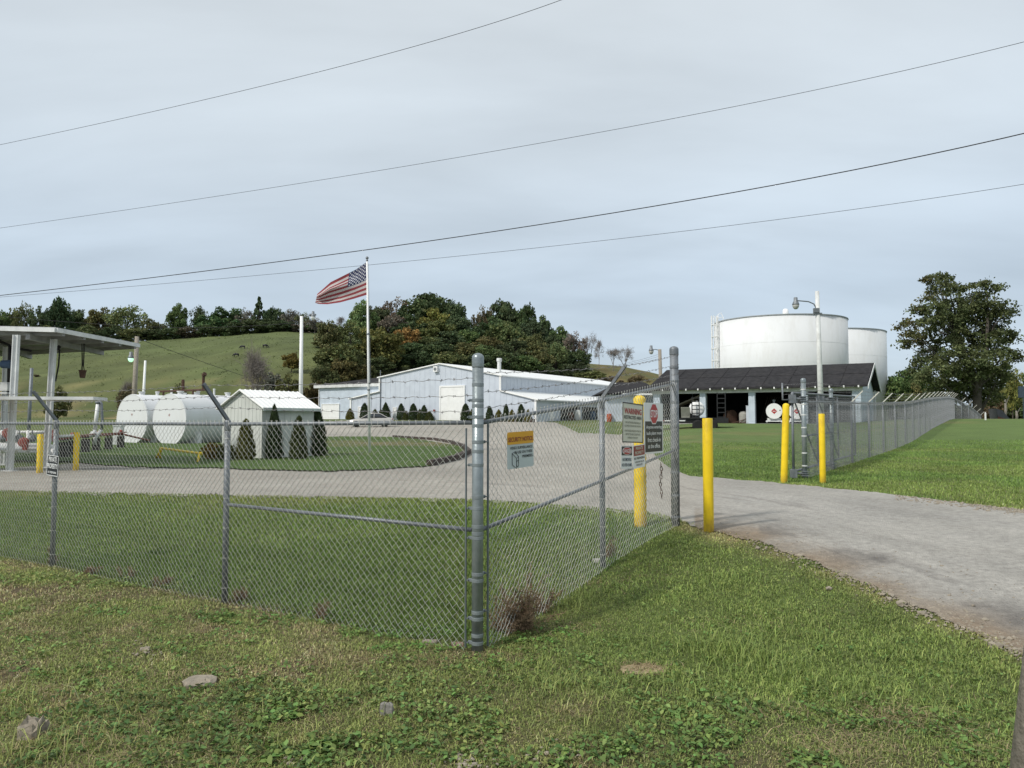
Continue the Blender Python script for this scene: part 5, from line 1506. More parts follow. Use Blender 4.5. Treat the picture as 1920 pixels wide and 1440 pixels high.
# ------------------------------------------------------------------ silver car
cb = hit(695, 801); cb[1] = min(cb[1], 92); cb = gp(cb[0], cb[1])
car = thing('parked_car', cb, 'pale silver sedan parked before the warehouse, behind the flagpole', 'car')
ca = R(8); fx = np.array([-math.cos(ca), -math.sin(ca), 0]); sx = np.cross(UP, fx)
Lc, Wc = 4.6, 1.8
def cq(x, y, z): return cb + fx * x + sx * y + UP * z
def loft(mb, secs, n=16):
    """secs: list of (x, half width bottom, half width top, z bottom, z top)"""
    V, F = [], []
    for (x, wb, wt, za, zb_) in secs:
        for k in range(n):
            a = 2 * math.pi * k / n; c_, s_ = math.cos(a), math.sin(a)
            e = .45
            yy = math.copysign(abs(c_) ** e, c_); zz_ = math.copysign(abs(s_) ** e, s_)
            z = (za + zb_) / 2 + (zb_ - za) / 2 * zz_; f = (zz_ + 1) / 2
            V.append(cq(x, yy * (wb + (wt - wb) * f), z))
    m = len(secs)
    for i in range(m - 1):
        for k in range(n): F.append((i * n + k, i * n + (k + 1) % n, (i + 1) * n + (k + 1) % n, (i + 1) * n + k))
    F.append(tuple(range(n))[::-1]); F.append(tuple(range((m - 1) * n, m * n)))
    mb.add(V, F)
bd = MB(); loft(bd, [(2.28, .60, .55, .35, .62), (2.15, .78, .72, .25, .72), (1.6, .88, .80, .22, .84), (.9, .9, .82, .20, .93), (0, .9, .82, .20, .97), (-1.0, .9, .82, .20, .99), (-1.8, .88, .80, .24, 1.0), (-2.15, .80, .74, .30, .97), (-2.3, .66, .62, .38, .90)])
bd.build('body', M_SILV, car, True)
gl = MB(); loft(gl, [(.95, .74, .70, .88, .95), (.3, .76, .62, .9, 1.36), (-.3, .76, .60, .9, 1.43), (-.95, .76, .58, .9, 1.38), (-1.65, .72, .64, .9, 1.04)]); gl.build('window', M_GLASS, car, True)
rf_ = MB(); loft(rf_, [(.18, .60, .55, 1.30, 1.40), (-.3, .62, .56, 1.36, 1.46), (-.95, .60, .54, 1.34, 1.42), (-1.25, .58, .5, 1.22, 1.30)]); rf_.build('car_roof', M_SILV, car, True)
pl_ = MB()
for y in (-.71, .71):
    for (x0, z0_, x1, z1_) in ((.95, .92, .15, 1.37), (-.35, .95, -.38, 1.4), (-1.7, .98, -1.0, 1.36)): pl_.tube([cq(x0, y * 1.03, z0_), cq(x1, y * .86, z1_)], .035, 6)
pl_.build('pillar', M_SILV, car)
for x in (1.42, -1.40):
    for y in (-.84, .84):
        w_ = MB().lathe(cq(x, y, .32), [(.2, -.10), (.30, -.10), (.33, -.05), (.33, .05), (.30, .10), (.2, .10)], 20, sx).build('wheel', M_RUB, car, True)
        MB().lathe(cq(x, y, .32), [(.02, -.09), (.2, -.085), (.21, -.11), (.21, .11), (.2, .085), (.02, .09)], 16, sx).build('rim', M_GALVP, w_)
for y in (-.6, .6):
    MB().box(cq(2.2, y, .64), (.12, .3, .12), fx, sx, UP).build('headlight', M_LENSW, car); MB().box(cq(-2.22, y, .84), (.08, .28, .12), fx, sx, UP).build('tail_light', M_RED, car)
# ------------------------------------------------------------------ foliage
def leaf_quads(P, size, up_bias=0.0, aspect=1.6, outward=None, ob=0.0):
    """leaf-sized faces at P with random orientation"""
    n = len(P)
    d = rng.normal(size=(n, 3)); d /= np.linalg.norm(d, axis=1)[:, None]
    nr_ = rng.normal(size=(n, 3)); nr_[:, 2] += up_bias
    if outward is not None: nr_ = nr_ + outward * ob
    nr_ -= d * (nr_ * d).sum(1)[:, None]; nr_ /= np.linalg.norm(nr_, axis=1)[:, None]
    b = np.cross(nr_, d)
    s = (size * rng.uniform(.6, 1.35, n))[:, None]
    a = d * s * aspect / 2; b = b * s / 2
    return np.stack([P - a, P + b * .9, P + a, P - b * .9], 1)

def limbs(mb, p, d, ln, r, depth, tips, spread=.55, upw=.25):
    e = p + d * ln; mid = p + d * ln * .5 + rng.normal(size=3) * ln * .05
    mb.tube([p, mid, e], [r, r * .82, r * .62], 6 if r > .08 else 4, False)
    if depth == 0:
        tips.append(e); return
    for k in range(3 if depth > 1 else 2):
        q = d + rng.normal(size=3) * spread; q[2] += upw; q /= np.linalg.norm(q)
        limbs(mb, e if k else mid * .3 + e * .7, q, ln * rng.uniform(.62, .85), r * .6, depth - 1, tips, spread, upw)

def crown(kind, seed):
    """unit tree: height 1, crown width about 1; returns trunk builder and leaf quads with colours"""
    global rng
    rng = np.random.default_rng(seed)
    mb = MB(); P = []; W_ = []
    if kind == 'round':    cz, rz, rx, n, k = .56, .45, .56, 66, 95
    elif kind == 'tall':   cz, rz, rx, n, k = .53, .48, .56, 62, 95
    elif kind == 'airy':   cz, rz, rx, n, k = .56, .44, .54, 50, 52
    elif kind == 'dome':   cz, rz, rx, n, k = .50, .50, .56, 70, 95
    elif kind == 'conifer':cz, rz, rx, n, k = .5, .5, .5, 60, 70
    elif kind == 'bush':   cz, rz, rx, n, k = .46, .52, .56, 56, 90
    cen = []
    for i in range(n):
        while True:
            q = rng.uniform(-1, 1, 3)
            rad = np.linalg.norm(q)
            if .35 < rad < 1: break
        if kind == 'conifer':
            h = rng.uniform(.12, .97); w = (1 - h) ** .75 * .5 * rng.uniform(.4, 1.0); a = rng.uniform(0, 6.28)
            c = np.array([math.cos(a) * w, math.sin(a) * w, h]); s = .09 * (1.2 - h)
        else:
            wob = 1 + .22 * math.sin(3 * math.atan2(q[1], q[0]) + seed) + .12 * rng.normal()
            c = np.array([q[0] * rx * wob * .82, q[1] * rx * wob * .82, cz + q[2] * rz * .84]); s = rng.uniform(.085, .15)
            if kind == 'tall': c[:2] *= 1.05 - .55 * max(0, (c[2] - .55) / .45) 
        cen.append((c, s))
    for c, s in cen:
        m = int(k * rng.uniform(.6, 1.3))
        g = rng.normal(size=(m, 3)); g /= np.linalg.norm(g, axis=1)[:, None]
        rr = s * rng.uniform(.45, 1.05, m)[:, None]
        g[:, 2] *= .8
        P.append(c + g * rr); W_.append(np.full(m, rng.uniform(.70, 1.25)))
    P = np.concatenate(P); W_ = np.concatenate(W_)
    lq = leaf_quads(P, .046 if kind != 'airy' else .040, .5, 1.5)
    cc = np.ones((len(P), 3)) * (W_ * rng.uniform(.72, 1.28, len(P)))[:, None]
    hue = rng.normal(0, .09, len(P)); cc[:, 0] *= 1 + hue; cc[:, 2] *= 1 - hue * .5
    # trunk and limbs
    mb.tube([(0, 0, -.03), (.005, .005, .2), (.01, 0, .5), (0, .01, .82)], [.026, .021, .015, .005], 8)
    for c, s in cen[::2]:
        h0 = max(.15, c[2] - .25); mb.tube([np.array([.005, 0, h0]), (np.array([.005, 0, h0]) + c) / 2 + np.array([0, 0, .02]), c], [.009, .006, .003], 4, False)
    return mb, lq, cc

PROTO = {}
def proto(kind, seed):
    key = (kind, seed)
    if key not in PROTO:
        mb, lq, cc = crown(kind, seed)
        t = mb.build('trunk', M_BARK); tm = t.data; bpy.data.objects.remove(t)
        PROTO[key] = (tm, quads_mesh('crown', lq, M_LEAF, cc))
    return PROTO[key]

def bare(seed):
    key = ('bare', seed)
    if key not in PROTO:
        global rng
        rng = np.random.default_rng(seed)
        mb = MB(); tips = []
        for q_ in range(1 if seed < 5 else 6):
            d0 = np.array([0, 0, 1.]) + (rng.normal(size=3) * .28 if seed >= 5 else 0); d0[2] = abs(d0[2]) + .2; d0 /= np.linalg.norm(d0)
            limbs(mb, np.array([0, 0, -.02]), d0, .20 if seed < 5 else .18, .020 if seed < 5 else .012, 5 if seed < 5 else 4, tips, .46, .22)
        T = np.array(tips); A, B = [], []
        for t in tips:
            for k in range(5):
                A.append(t); B.append(t + (1.6 if seed >= 5 else 1) * rng.normal(size=3) * np.array([.05, .05, .035]) + np.array([0, 0, .02]))
        mb.segs(np.array(A), np.array(B), .0016, 3)
        V = np.concatenate(mb.v); top = V[:, 2].max(); wd = (np.abs(V[:, :2]).max() * 2)
        mb.v = [v / np.array([wd, wd, top]) for v in mb.v]
        t = mb.build('branches', M_TWIG); PROTO[key] = t.data; bpy.data.objects.remove(t)
    return PROTO[key]

DG, MG, YG, LG, BR, OR, GR, OL = (.078, .108, .046), (.108, .148, .056), (.195, .188, .052), (.17, .22, .085), (.165, .138, .082), (.27, .150, .052), (.18, .17, .13), (.142, .154, .060)
def tree(u, vtop, wpx, Y, kind, colr, label, seed=1, vbase=None, group='trees', name='tree', cat='tree', sink=.0, rot=None):
    x = xr(u) * Y; g = gp(x, Y)
    if vbase is not None: g[2] = at(u, vbase, Y)[2]
    top = at(u, vtop, Y); h = max(.5, top[2] - g[2]); w = wpx / FPX * Y * (1.0 if kind in ('bare', 'conifer') else 1.12)
    o = thing(name, g - UP * sink, label, cat, group)
    o.rotation_euler = (0, 0, rot if rot is not None else (seed * 1.7 + u * .013) % 6.28)
    if kind == 'bare':
        c = link('branches', bare(seed), o); c.scale = (w, w, h); return o
    tm, cm_ = proto(kind, seed)
    a = link('trunk', tm, o); b = link('crown', cm_, o)
    for q in (a, b): q.scale = (w, w * .95, h)
    b.color = (*[q * random.uniform(.92, 1.08) for q in colr], 1)
    return o
RG = 'trees along the hilltop pasture'
RT = [(-40, 575, 70, 'round', DG, 'dark tree cut by the left frame edge on the ridge'),
 (4, 583, 46, 'round', MG, 'round green tree at the far left of the ridge'),
 (34, 561, 44, 'airy', OL, 'open crowned tall tree near the left end of the ridge'),
 (68, 573, 38, 'dome', DG, 'rounded dark tree between the open tree and the tallest ridge tree on the left'),
 (105, 556, 46, 'tall', DG, 'tallest dense dark tree at the left of the ridge'),
 (140, 575, 42, 'round', MG, 'pointed mid green tree right of the tallest left ridge tree'),
 (182, 574, 58, 'dome', OL, 'broad olive tree above the loading rack roof'),
 (234, 570, 70, 'airy', LG, 'broad pale airy tree above the wooden utility pole'),
 (284, 594, 50, 'bush', OL, 'low olive tree right of the broad pale airy tree'),
 (331, 568, 38, 'tall', MG, 'narrow upright green tree standing alone on the ridge'),
 (369, 571, 34, 'airy', DG, 'thin dark ragged tree left of the wide green dome'),
 (415, 573, 74, 'dome', (.085, .140, .048), 'wide bright green dome shaped tree on the ridge'),
 (458, 577, 36, 'airy', GR, 'thin grey leafed tree right of the green dome'),
 (483, 555, 40, 'conifer', DG, 'dark pointed conifer highest above the pasture'),
 (503, 573, 32, 'round', DG, 'small dark round tree touching the pointed conifer'),
 (521, 579, 34, 'tall', DG, 'dark narrow tree second right of the conifer'),
 (545, 579, 38, 'airy', GR, 'thin greyish tree left of the tall white light pole'),
 (566, 583, 30, 'airy', OL, 'sparse olive tree behind the top of the tall white light pole')]
for k, (u, v, w, kd, c, lab) in enumerate(RT):
    tree(u, v, w, 234 + (k * 7) % 9, kd, c, lab, 1 + k % 3, group=RG)
HS = [(-20, 612, DG), (14, 607, MG), (52, 612, DG), (88, 606, OL), (120, 610, DG), (160, 604, MG), (205, 606, DG), (250, 609, OL), (290, 611, DG), (318, 609, DG), (352, 607, BR), (386, 603, DG), (440, 598, DG), (470, 592, DG), (505, 594, DG), (535, 598, DG), (563, 600, GR), (590, 602, DG)]
HL = ['left frame edge', 'left end of the ridge', 'open crowned tall ridge tree', 'tallest left ridge tree', 'tallest left ridge tree, on its right', 'broad olive ridge tree', 'left side of the broad pale airy tree', 'right side of the broad pale airy tree', 'low olive tree', 'narrow upright ridge tree, on its left', 'thin dark ragged tree', 'left flank of the wide green dome', 'right flank of the wide green dome', 'pointed conifer', 'small dark round tree', 'thin greyish ridge tree', 'top of the tall white light pole', 'lamp of the tall white light pole']
for k, (u, v, c) in enumerate(HS):
    tree(u, v, 52, 226 + k % 3, 'bush', c, 'dense hedge shrub on the ridge below the ' + HL[k], 1 + k % 2, group='shrubs along the hilltop hedge', name='shrub', cat='shrub', sink=.6)

WG = 'trees of the wood behind the warehouse'
WT = [  # u, top, width, Y, kind, colour
 (612, 600, 46, 172, 'round', OL, 'olive tree at the left edge of the wood beside the pasture'),
 (636, 590, 44, 214, 'bare', None, 'bare grey tree poking above the left of the wood'),
 (588, 594, 30, 222, 'airy', GR, 'thin grey tree on the pasture crest behind the light pole lamp'),
 (676, 562, 52, 192, 'tall', LG, 'pale green tall tree just left of the flagpole below the flag'),
 (655, 600, 50, 172, 'airy', OL, 'olive open tree below the fly end of the flag'),
 (708, 571, 52, 208, 'round', DG, 'dark round tree right of the flagpole'),
 (742, 556, 62, 214, 'airy', BR, 'brownish thin topped tree between flagpole and the broad oak'),
 (802, 548, 92, 212, 'round', DG, 'broad dark oak forming the highest top of the wood'),
 (812, 574, 62, 196, 'tall', YG, 'yellow green tree in front of the broad dark oak'),
 (852, 562, 52, 206, 'round', DG, 'dark tree on the right shoulder of the broad oak'),
 (735, 590, 56, 192, 'round', GR, 'greyish leafed tree in the middle of the wood'),
 (905, 569, 40, 210, 'airy', BR, 'reddish brown thin tree in the gap of the wood'),
 (884, 600, 26, 216, 'bare', None, 'bare slender tree in the gap right of the broad oak'),
 (945, 562, 62, 210, 'round', DG, 'dark rounded tree right of the gap'),
 (982, 566, 56, 208, 'round', DG, 'dark full tree right of the gap, the rightmost high top'),
 (1018, 592, 46, 205, 'tall', DG, 'dark narrow tree stepping down at the right of the wood'),
 (950, 600, 70, 186, 'dome', OL, 'olive brown tree below the dark rounded tops'),
 (1000, 622, 58, 180, 'round', OL, 'olive tree low on the right of the wood'),
 (1050, 612, 50, 196, 'tall', MG, 'mid green tree above the right of the warehouse roof'),
 (1042, 642, 44, 170, 'tall', LG, 'light green leafy tree above the warehouse ridge'),
 (1076, 618, 40, 188, 'airy', GR, 'grey sparse tree left of the bare trees'),
 (1105, 620, 40, 190, 'bare', None, 'larger bare tree at the right end of the wood'),
 (1124, 632, 30, 196, 'bare', None, 'smaller bare tree beside the larger bare one'),
 (1150, 648, 34, 190, 'bare', None, 'bare twiggy tree on the right hill crest, the left one'),
 (1172, 645, 42, 186, 'bare', None, 'spreading bare tree on the right hill crest above the outrigger arm'),
 (642, 642, 84, 141, 'dome', (.125, .125, .048), 'large olive brown tree at the lower left of the wood'),
 (716, 608, 88, 150, 'dome', (.150, .145, .048), 'yellow tinged wide tree right behind the flagpole'),
 (760, 612, 60, 165, 'round', OR, 'orange tinted tree in the middle of the wood'),
 (796, 630, 66, 170, 'round', OL, 'olive tree low in the middle of the wood'),
 (840, 618, 64, 174, 'tall', DG, 'dark tree behind the warehouse roof vent'),
 (878, 618, 60, 178, 'round', MG, 'mid green tree behind the thick corner post'),
 (915, 630, 62, 172, 'round', (.13, .12, .048), 'brown green tree above the roof stack'),
 (606, 676, 46, 134, 'dome', (.115, .128, .05), 'low leafy tree left of the dark roofed building'),
 (668, 664, 60, 140, 'bush', OL, 'low bushy tree directly above the dark hipped roof'),
 (706, 662, 52, 146, 'bush', DG, 'dark low tree above the left slope of the warehouse'),
 (742, 658, 60, 152, 'round', DG, 'dark low tree above the left eave of the warehouse'),
 (790, 656, 62, 152, 'dome', DG, 'dark low tree above the warehouse gable peak'),
 (842, 658, 60, 150, 'round', OL, 'low olive tree above the warehouse ridge'),
 (890, 662, 60, 150, 'dome', DG, 'dark low tree behind the top of the corner post'),
 (938, 656, 60, 152, 'round', DG, 'dark low tree behind the roof stack'),
 (985, 664, 60, 156, 'dome', MG, 'green low tree above the long white roof'),
 (1022, 676, 46, 158, 'bush', DG, 'dark bush above the long white roof'),
 (1080, 674, 60, 165, 'bush', DG, 'dark bush left on the right hill'),
 (1112, 690, 60, 160, 'bush', OL, 'olive bush at the foot of the right hill'),
 (545, 659, 34, 146, 'round', (.16, .135, .04), 'yellow brown small tree left of the tall white light pole'),
 (540, 694, 52, 128, 'bush', OL, 'low olive bush behind the cream shed'),
 (512, 690, 50, 130, 'bush', GR, 'greyish bush right of the leafless shrub'),
 (590, 705, 44, 122, 'bush', (.070, .062, .022), 'brownish bush left of the dark roofed building'),
 (1140, 700, 50, 150, 'bush', BR, 'brown bush on the right hill slope'),
 (1195, 698, 36, 160, 'bush', BR, 'small brown bush near the crest of the right hill')]
WM = [(620, 640, 52, 150, 'dome', OL, 'olive tree left front of the wood above the dark hipped roof'), (690, 630, 64, 152, 'round', MG, 'mid green tree behind the flagpole at half height of the wood'), (650, 668, 60, 137, 'round', (.14, .125, .05), 'brownish round tree above the dark hipped roof ridge'),
 (770, 600, 70, 190, 'dome', DG, 'dark tree between the orange tinted tree and the broad oak'), (770, 640, 66, 162, 'dome', DG, 'dark domed tree above the warehouse left roof slope'), (820, 600, 70, 188, 'round', OL, 'olive tree below the yellow green tree'), (860, 590, 60, 192, 'round', DG, 'dark round tree below the right shoulder of the oak'), (820, 640, 70, 160, 'round', DG, 'dark round tree above the warehouse gable'),
 (905, 602, 60, 190, 'round', DG, 'dark tree at the foot of the reddish thin tree'), (930, 592, 60, 196, 'dome', DG, 'dark tree left under the rounded right tops'), (870, 640, 60, 160, 'dome', OL, 'olive domed tree left of the corner post top'), (960, 632, 64, 166, 'dome', DG, 'dark domed tree above the roof stack on the right'), (1000, 596, 50, 196, 'round', DG, 'dark tree filling the right shoulder of the wood'), (910, 646, 60, 158, 'round', MG, 'green tree right behind the corner post top'),
 (1010, 648, 60, 165, 'dome', OL, 'olive domed tree over the long white roof'), (1050, 650, 50, 175, 'round', DG, 'dark tree right of the light green leafy tree'), (1085, 655, 50, 180, 'dome', DG, 'dark tree below the larger bare tree'), (1030, 625, 46, 190, 'round', DG, 'dark tree left of the light green leafy tree'), (715, 640, 60, 160, 'dome', OR, 'orange brown low tree above the left lean-to'), (735, 630, 60, 168, 'round', DG, 'dark round tree below the orange tinted tree'),
 (600, 640, 34, 180, 'round', OL, 'small olive tree at the wood edge beside the light pole'), (625, 612, 50, 192, 'round', MG, 'green tree at the left shoulder of the wood'), (690, 596, 56, 200, 'round', DG, 'dark round tree directly left of the flagpole'), (760, 582, 50, 206, 'round', DG, 'dark round tree left of the broad oak crown')]
for k, (u, v, w, Y, kd, c, lab) in enumerate(WM):
    tree(u, v, w, Y, kd, c, lab, 1 + k % 3, group=WG)

for k, (u, v, w, Y, kd, c, lab) in enumerate(WT):
    isb = kd == 'bush'
    tree(u, v, w, Y, kd, c, lab, 1 + k % 3, group='bushes below the wood' if isb else WG, name='bush' if isb else 'tree', cat='bush' if isb else 'tree', sink=.4 if isb else 0)
# leafless bush on the pasture foot and a few shrubs
for k, du in enumerate((-12, 4, 14)):
    pass
tree(476, 626, 84, 118, 'bare', None, 'grey leafless many stemmed bush in front of the pasture', 5, group='shrubs at the pasture foot', name='leafless_bush', cat='bush')
tree(238, 702, 46, 112, 'bare', None, 'small dark leafless bush behind the wooden utility pole', 6, group='shrubs at the pasture foot', name='leafless_bush', cat='bush')
tree(236, 722, 34, 110, 'bush', BR, 'low brown shrub at the foot of the wooden utility pole', 1, group='shrubs at the pasture foot', name='shrub', cat='shrub')
tree(336, 714, 30, 112, 'bush', OL, 'low shrub behind the right white tank', 2, group='shrubs at the pasture foot', name='shrub', cat='shrub')
tree(108, 722, 40, 112, 'bush', OL, 'low shrub seen through the loading rack', 1, group='shrubs at the pasture foot', name='shrub', cat='shrub')
tree(66, 703, 12, 150, 'bush', BR, 'tiny brown shrub on the pasture between the rack columns', 2, group='shrubs at the pasture foot', name='shrub', cat='shrub')

# cows grazing on the pasture
def cow(u, v, flip, label):
    g = hit(u, v); s = 1.0; f = np.array([flip, 0, 0]); mb = MB()
    q = lambda x, y, z: g + f * x + np.array([0, y, 0]) + UP * z
    me = bpy.data.meshes.new('grazing_cow'); o = bpy.data.objects.new('grazing_cow', me); COL.objects.link(o)
    vs = [(0, 0, 1.05), (.55, 0, 1.1), (.95, 0, 1.05), (1.3, 0, .7), (1.55, 0, .30), (-.55, 0, 1.1), (-.95, 0, 1.1), (-1.05, 0, .6),
          (.75, .2, .6), (.75, .22, .02), (.75, -.2, .6), (.70, -.22, .02), (-.8, .2, .65), (-.72, .22, .02), (-.8, -.2, .65), (-.85, -.22, .02), (1.75, 0, .16)]
    es = [(0, 1), (1, 2), (2, 3), (3, 4), (0, 5), (5, 6), (6, 7), (1, 8), (8, 9), (1, 10), (10, 11), (5, 12), (12, 13), (5, 14), (14, 15), (4, 16)]
    rs = [.42, .42, .30, .19, .15, .40, .26, .04, .13, .07, .13, .07, .15, .07, .15, .07, .10]
    me.from_pydata([(x * flip, y, z) for x, y, z in vs], es, []); o.location = g
    md = o.modifiers.new('skin', 'SKIN'); o.modifiers.new('sub', 'SUBSURF').render_levels = 1
    for i, r in enumerate(rs): me.skin_vertices[0].data[i].radius = (r, r)
    me.skin_vertices[0].data[0].use_root = True; o.scale = (.55, .55, .55)
    me.materials.append(M_BLACK)
    tag(o, label, 'cow', 'black cows grazing on the hill')
cow(455, 654, -1, 'black cow left of the leafless bush on the pasture')
cow(497, 652, 1, 'black cow right of the top of the leafless bush')
cow(443, 669, -1, 'lowest black cow on the pasture, beside the leafless bush')

# rough tussocks scattered over the pasture
rng = np.random.default_rng(23)
tx, ty = [], []
ty = rng.uniform(118, 236, 6000); tx = ty * rng.uniform(-.68, -.20, 6000)
k_ = fbm(tx * .06, ty * .06, 47) + .35 * vnoise(tx * .5, ty * .5, 48) > rng.uniform(-.7, .9, 6000); tx, ty = tx[k_], ty[k_]
tz = G(tx, ty); m = len(tx); Pt = np.repeat(np.stack([tx, ty, tz + .10], 1), 3, axis=0) + rng.normal(size=(m * 3, 3)) * np.array([.35, .35, .05])
tcol = np.repeat(ground_col(tx, ty) * rng.uniform(.55, 1.3, m)[:, None], 3, axis=0)
tag(link('pasture_grass', quads_mesh('pasture_grass', leaf_quads(Pt, .17, 1.2, 1.8), M_BLADE, np.clip(tcol * 1.7, 0, .6))), kind='stuff')

# big tree at the right, built to its own outline of leafy limbs
rng = np.random.default_rng(77)
BT_Y = 82.0
bx = xr(1832) * BT_Y; bg_ = gp(bx, BT_Y); bg_[2] = min(bg_[2], at(1832, 785, BT_Y)[2])
bt_ = thing('tree', bg_, 'large dark spreading tree at the right beyond the fence crest', 'tree')
BL = [(465, 160, 62, 34), (400, 185, 50, 22), (530, 165, 40, 18), (500, 250, 85, 60), (610, 230, 85, 55), (700, 225, 50, 25), (840, 205, 42, 30), (905, 232, 50, 16), (820, 290, 55, 45), (760, 300, 70, 60), (400, 300, 70, 40), (330, 410, 70, 40),
      (300, 500, 80, 40), (215, 520, 60, 26), (250, 610, 60, 45), (230, 665, 32, 24), (340, 600, 80, 70), (450, 430, 120, 110), (600, 400, 130, 120), (720, 430, 120, 110), (860, 400, 90, 70), (970, 370, 50, 34), (985, 430, 55, 30), (900, 500, 110, 100),
      (540, 580, 140, 120), (700, 600, 140, 130), (860, 640, 130, 110), (980, 600, 80, 60), (1045, 620, 50, 30), (1010, 720, 70, 50), (1075, 760, 40, 26), (420, 740, 110, 80), (330, 800, 70, 60), (320, 900, 70, 70), (440, 880, 120, 100), (580, 780, 140, 120), (740, 800, 140, 120), (890, 800, 120, 100),
      (600, 930, 150, 110), (760, 960, 150, 110), (900, 920, 100, 90), (480, 980, 110, 60), (700, 1050, 130, 60), (840, 1060, 120, 60), (560, 1010, 100, 60), (960, 860, 60, 70)]
tb_ = MB(); Pq, Cq = [], []
trunk_top = at(1640 + 560 / 4, 480 + 330 / 4, BT_Y)
fork = at(1832, 730, BT_Y)
tb_.tube([bg_ - UP * .3, bg_ + UP * .8, fork, at(1800, 640, BT_Y), at(1785, 590, BT_Y), at(1768, 540, BT_Y + .5)], [.62, .50, .42, .26, .14, .04], 10)
tb_.tube([fork, at(1850, 660, BT_Y - 1), at(1852, 600, BT_Y - 1), at(1850, 540, BT_Y)], [.30, .22, .13, .04], 8)
for i_, (x, y, rx, ry) in enumerate(BL):
    c = at(1640 + x / 4, 480 + y / 4, BT_Y + rng.uniform(-1, 1) * min(3.5, rx * .035))
    k_ = BT_Y / FPX / 4
    RX, RZ_ = rx * k_, ry * k_
    src = fork if y > 500 else at(1800 if x < 640 else 1851, 640, BT_Y)
    if y > 850: src = bg_ + UP * 1.5
    tb_.tube([src, (src + c) / 2 + UP * .3 + rng.normal(size=3) * .15, c], [.12, .08, .02], 5, False)
    nsub = max(7, int(RX * RZ_ * 17))
    for _ in range(nsub):
        q = rng.normal(size=3); q /= np.linalg.norm(q); q *= rng.uniform(.2, 1) ** .5
        cc0 = c + q * np.array([RX, max(RX, 1.0), RZ_]); s_ = rng.uniform(.28, .72)
        m = int(rng.uniform(24, 44))
        g = rng.normal(size=(m, 3)); g /= np.linalg.norm(g, axis=1)[:, None]
        Pq.append(cc0 + g * s_ * (rng.uniform(0, 1, m) ** .6 * 1.25)[:, None] * np.array([1.15, 1.15, .7])); 
        w_ = rng.uniform(.65, 1.25); red = .25 * (x < 420 and y < 720) + .1
        Cq.append(np.stack([np.full(m, w_ * (1 + red * rng.uniform(0, 1.6))), np.full(m, w_), np.full(m, w_ * .95)], 1) * rng.uniform(.7, 1.3, m)[:, None])
Pq = np.concatenate(Pq); Cq = np.concatenate(Cq)
tb_.build('trunk', M_BARK, bt_, True)
cw = link('crown', quads_mesh('crown', leaf_quads(Pq, .20, .5, 1.5), M_LEAF, Cq, origin=bg_), bt_); cw.color = (.098, .126, .054, 1)
# trees behind it
for k, (u, v, w, Y, kd, c, lab) in enumerate(((1672, 704, 70, 118, 'dome', DG, 'dark dense tree just right of the second storage tank'), (1705, 690, 70, 112, 'round', MG, 'green tree between the storage tank and the big right tree'), (1722, 712, 40, 104, 'bush', OL, 'low olive growth behind the far fence arms'), (1745, 730, 60, 100, 'bush', DG, 'dark undergrowth left of the big tree trunk'), (1700, 735, 60, 100, 'bush', MG, 'green undergrowth behind the fence crest'),
   (1899, 684, 44, 96, 'airy', YG, 'yellowish thin tree at the right frame edge'), (1925, 700, 50, 104, 'tall', MG, 'green tree cut by the right frame edge'), (1880, 722, 46, 110, 'round', OL, 'olive tree in the gap right of the big trunk'), (1858, 745, 40, 96, 'bush', BR, 'brown brush pile right of the big trunk'), (1960, 690, 60, 100, 'round', OL, 'olive tree just outside the right frame edge'))):
    tree(u, v, w, Y, kd, c, lab, 1 + k % 3, vbase=788, group='trees at the right beyond the slope', name='bush' if kd == 'bush' else 'tree', cat='bush' if kd == 'bush' else 'tree')
for u, v0, v1, lab in ((1885, 748, 786, 'pale trunk left of the right frame edge trees'), (1906, 770, 788, 'short pale trunk at the right frame edge')):
    a, b = at(u, v1 + 2, 92), at(u - .5, v0, 92); mb = MB(); mb.tube([a, (a + b) / 2 + np.array([.06, 0, 0]), b], [.16, .14, .10], 8); mb.tube([b * .6 + a * .4, b + np.array([.5, 0, .4])], [.06, .03], 5)
    tag(mb.build('bare_trunk', mat('pale_bark', (.34, .30, .25), .9, 0, .25, 3), None, True, origin=a), lab, 'trunk')
# low collapsed roof behind the slope
a = at(1880, 786, 90); cr_ = thing('low_outbuilding', a, 'low grey sloping roofed outbuilding behind the slope right of the big tree', 'outbuilding')
P = lambda u, v, y=0: at(u, v, 90 + y)
mb = MB(); mb.prism([P(1868, 766), P(1880, 770), P(1893, 785), P(1872, 787)], np.array([.6, 2.5, 0])); mb.build('roof', mat('slate_grey', (.11, .11, .125), .8, 0, .2, 2), cr_)
mb = MB(); mb.prism([P(1872, 781, -.1), P(1886, 785.5, -.1), P(1886, 788, -.1), P(1871, 788, -.1)], np.array([0, .08, 0])); mb.build('wall', mat('dull_red_boards', (.17, .06, .05), .8), cr_)
a = at(1918, 735, 88); mb = MB(); mb.box(a, (1.1, .1, 1.3)); mb.tube([a - UP * .6, np.array([a[0], a[1], 1.6])], .06, 6); mb.box(a - np.array([0, .055, 0]), (1.0, .02, 1.2)); tag(mb.build('blue_grey_board', mat('slate_blue', (.12, .15, .20), .6), None, origin=a), 'slate blue board on a post at the right frame edge', 'board')
a = hit(1848, 790); a = gp(xr(1848) * 60, 60); mb = MB(); mb.box(a + UP * .22, (.09, .07, .62)); mb.box(a + UP * .56, (.06, .05, .08)); tag(mb.build('marker_stake', M_WHITE, None, origin=a), 'small white marker stake on the mown slope', 'stake')
# far wooded skyline so that no bare horizon shows
for k in range(14):
    u = 1640 + k * 45
    tree(u, 752 + (k * 13) % 9, 80, 150, 'bush', DG if k % 2 else OL, 'distant low tree of the skyline behind the slope', 1 + k % 2, vbase=790, group='distant skyline trees')

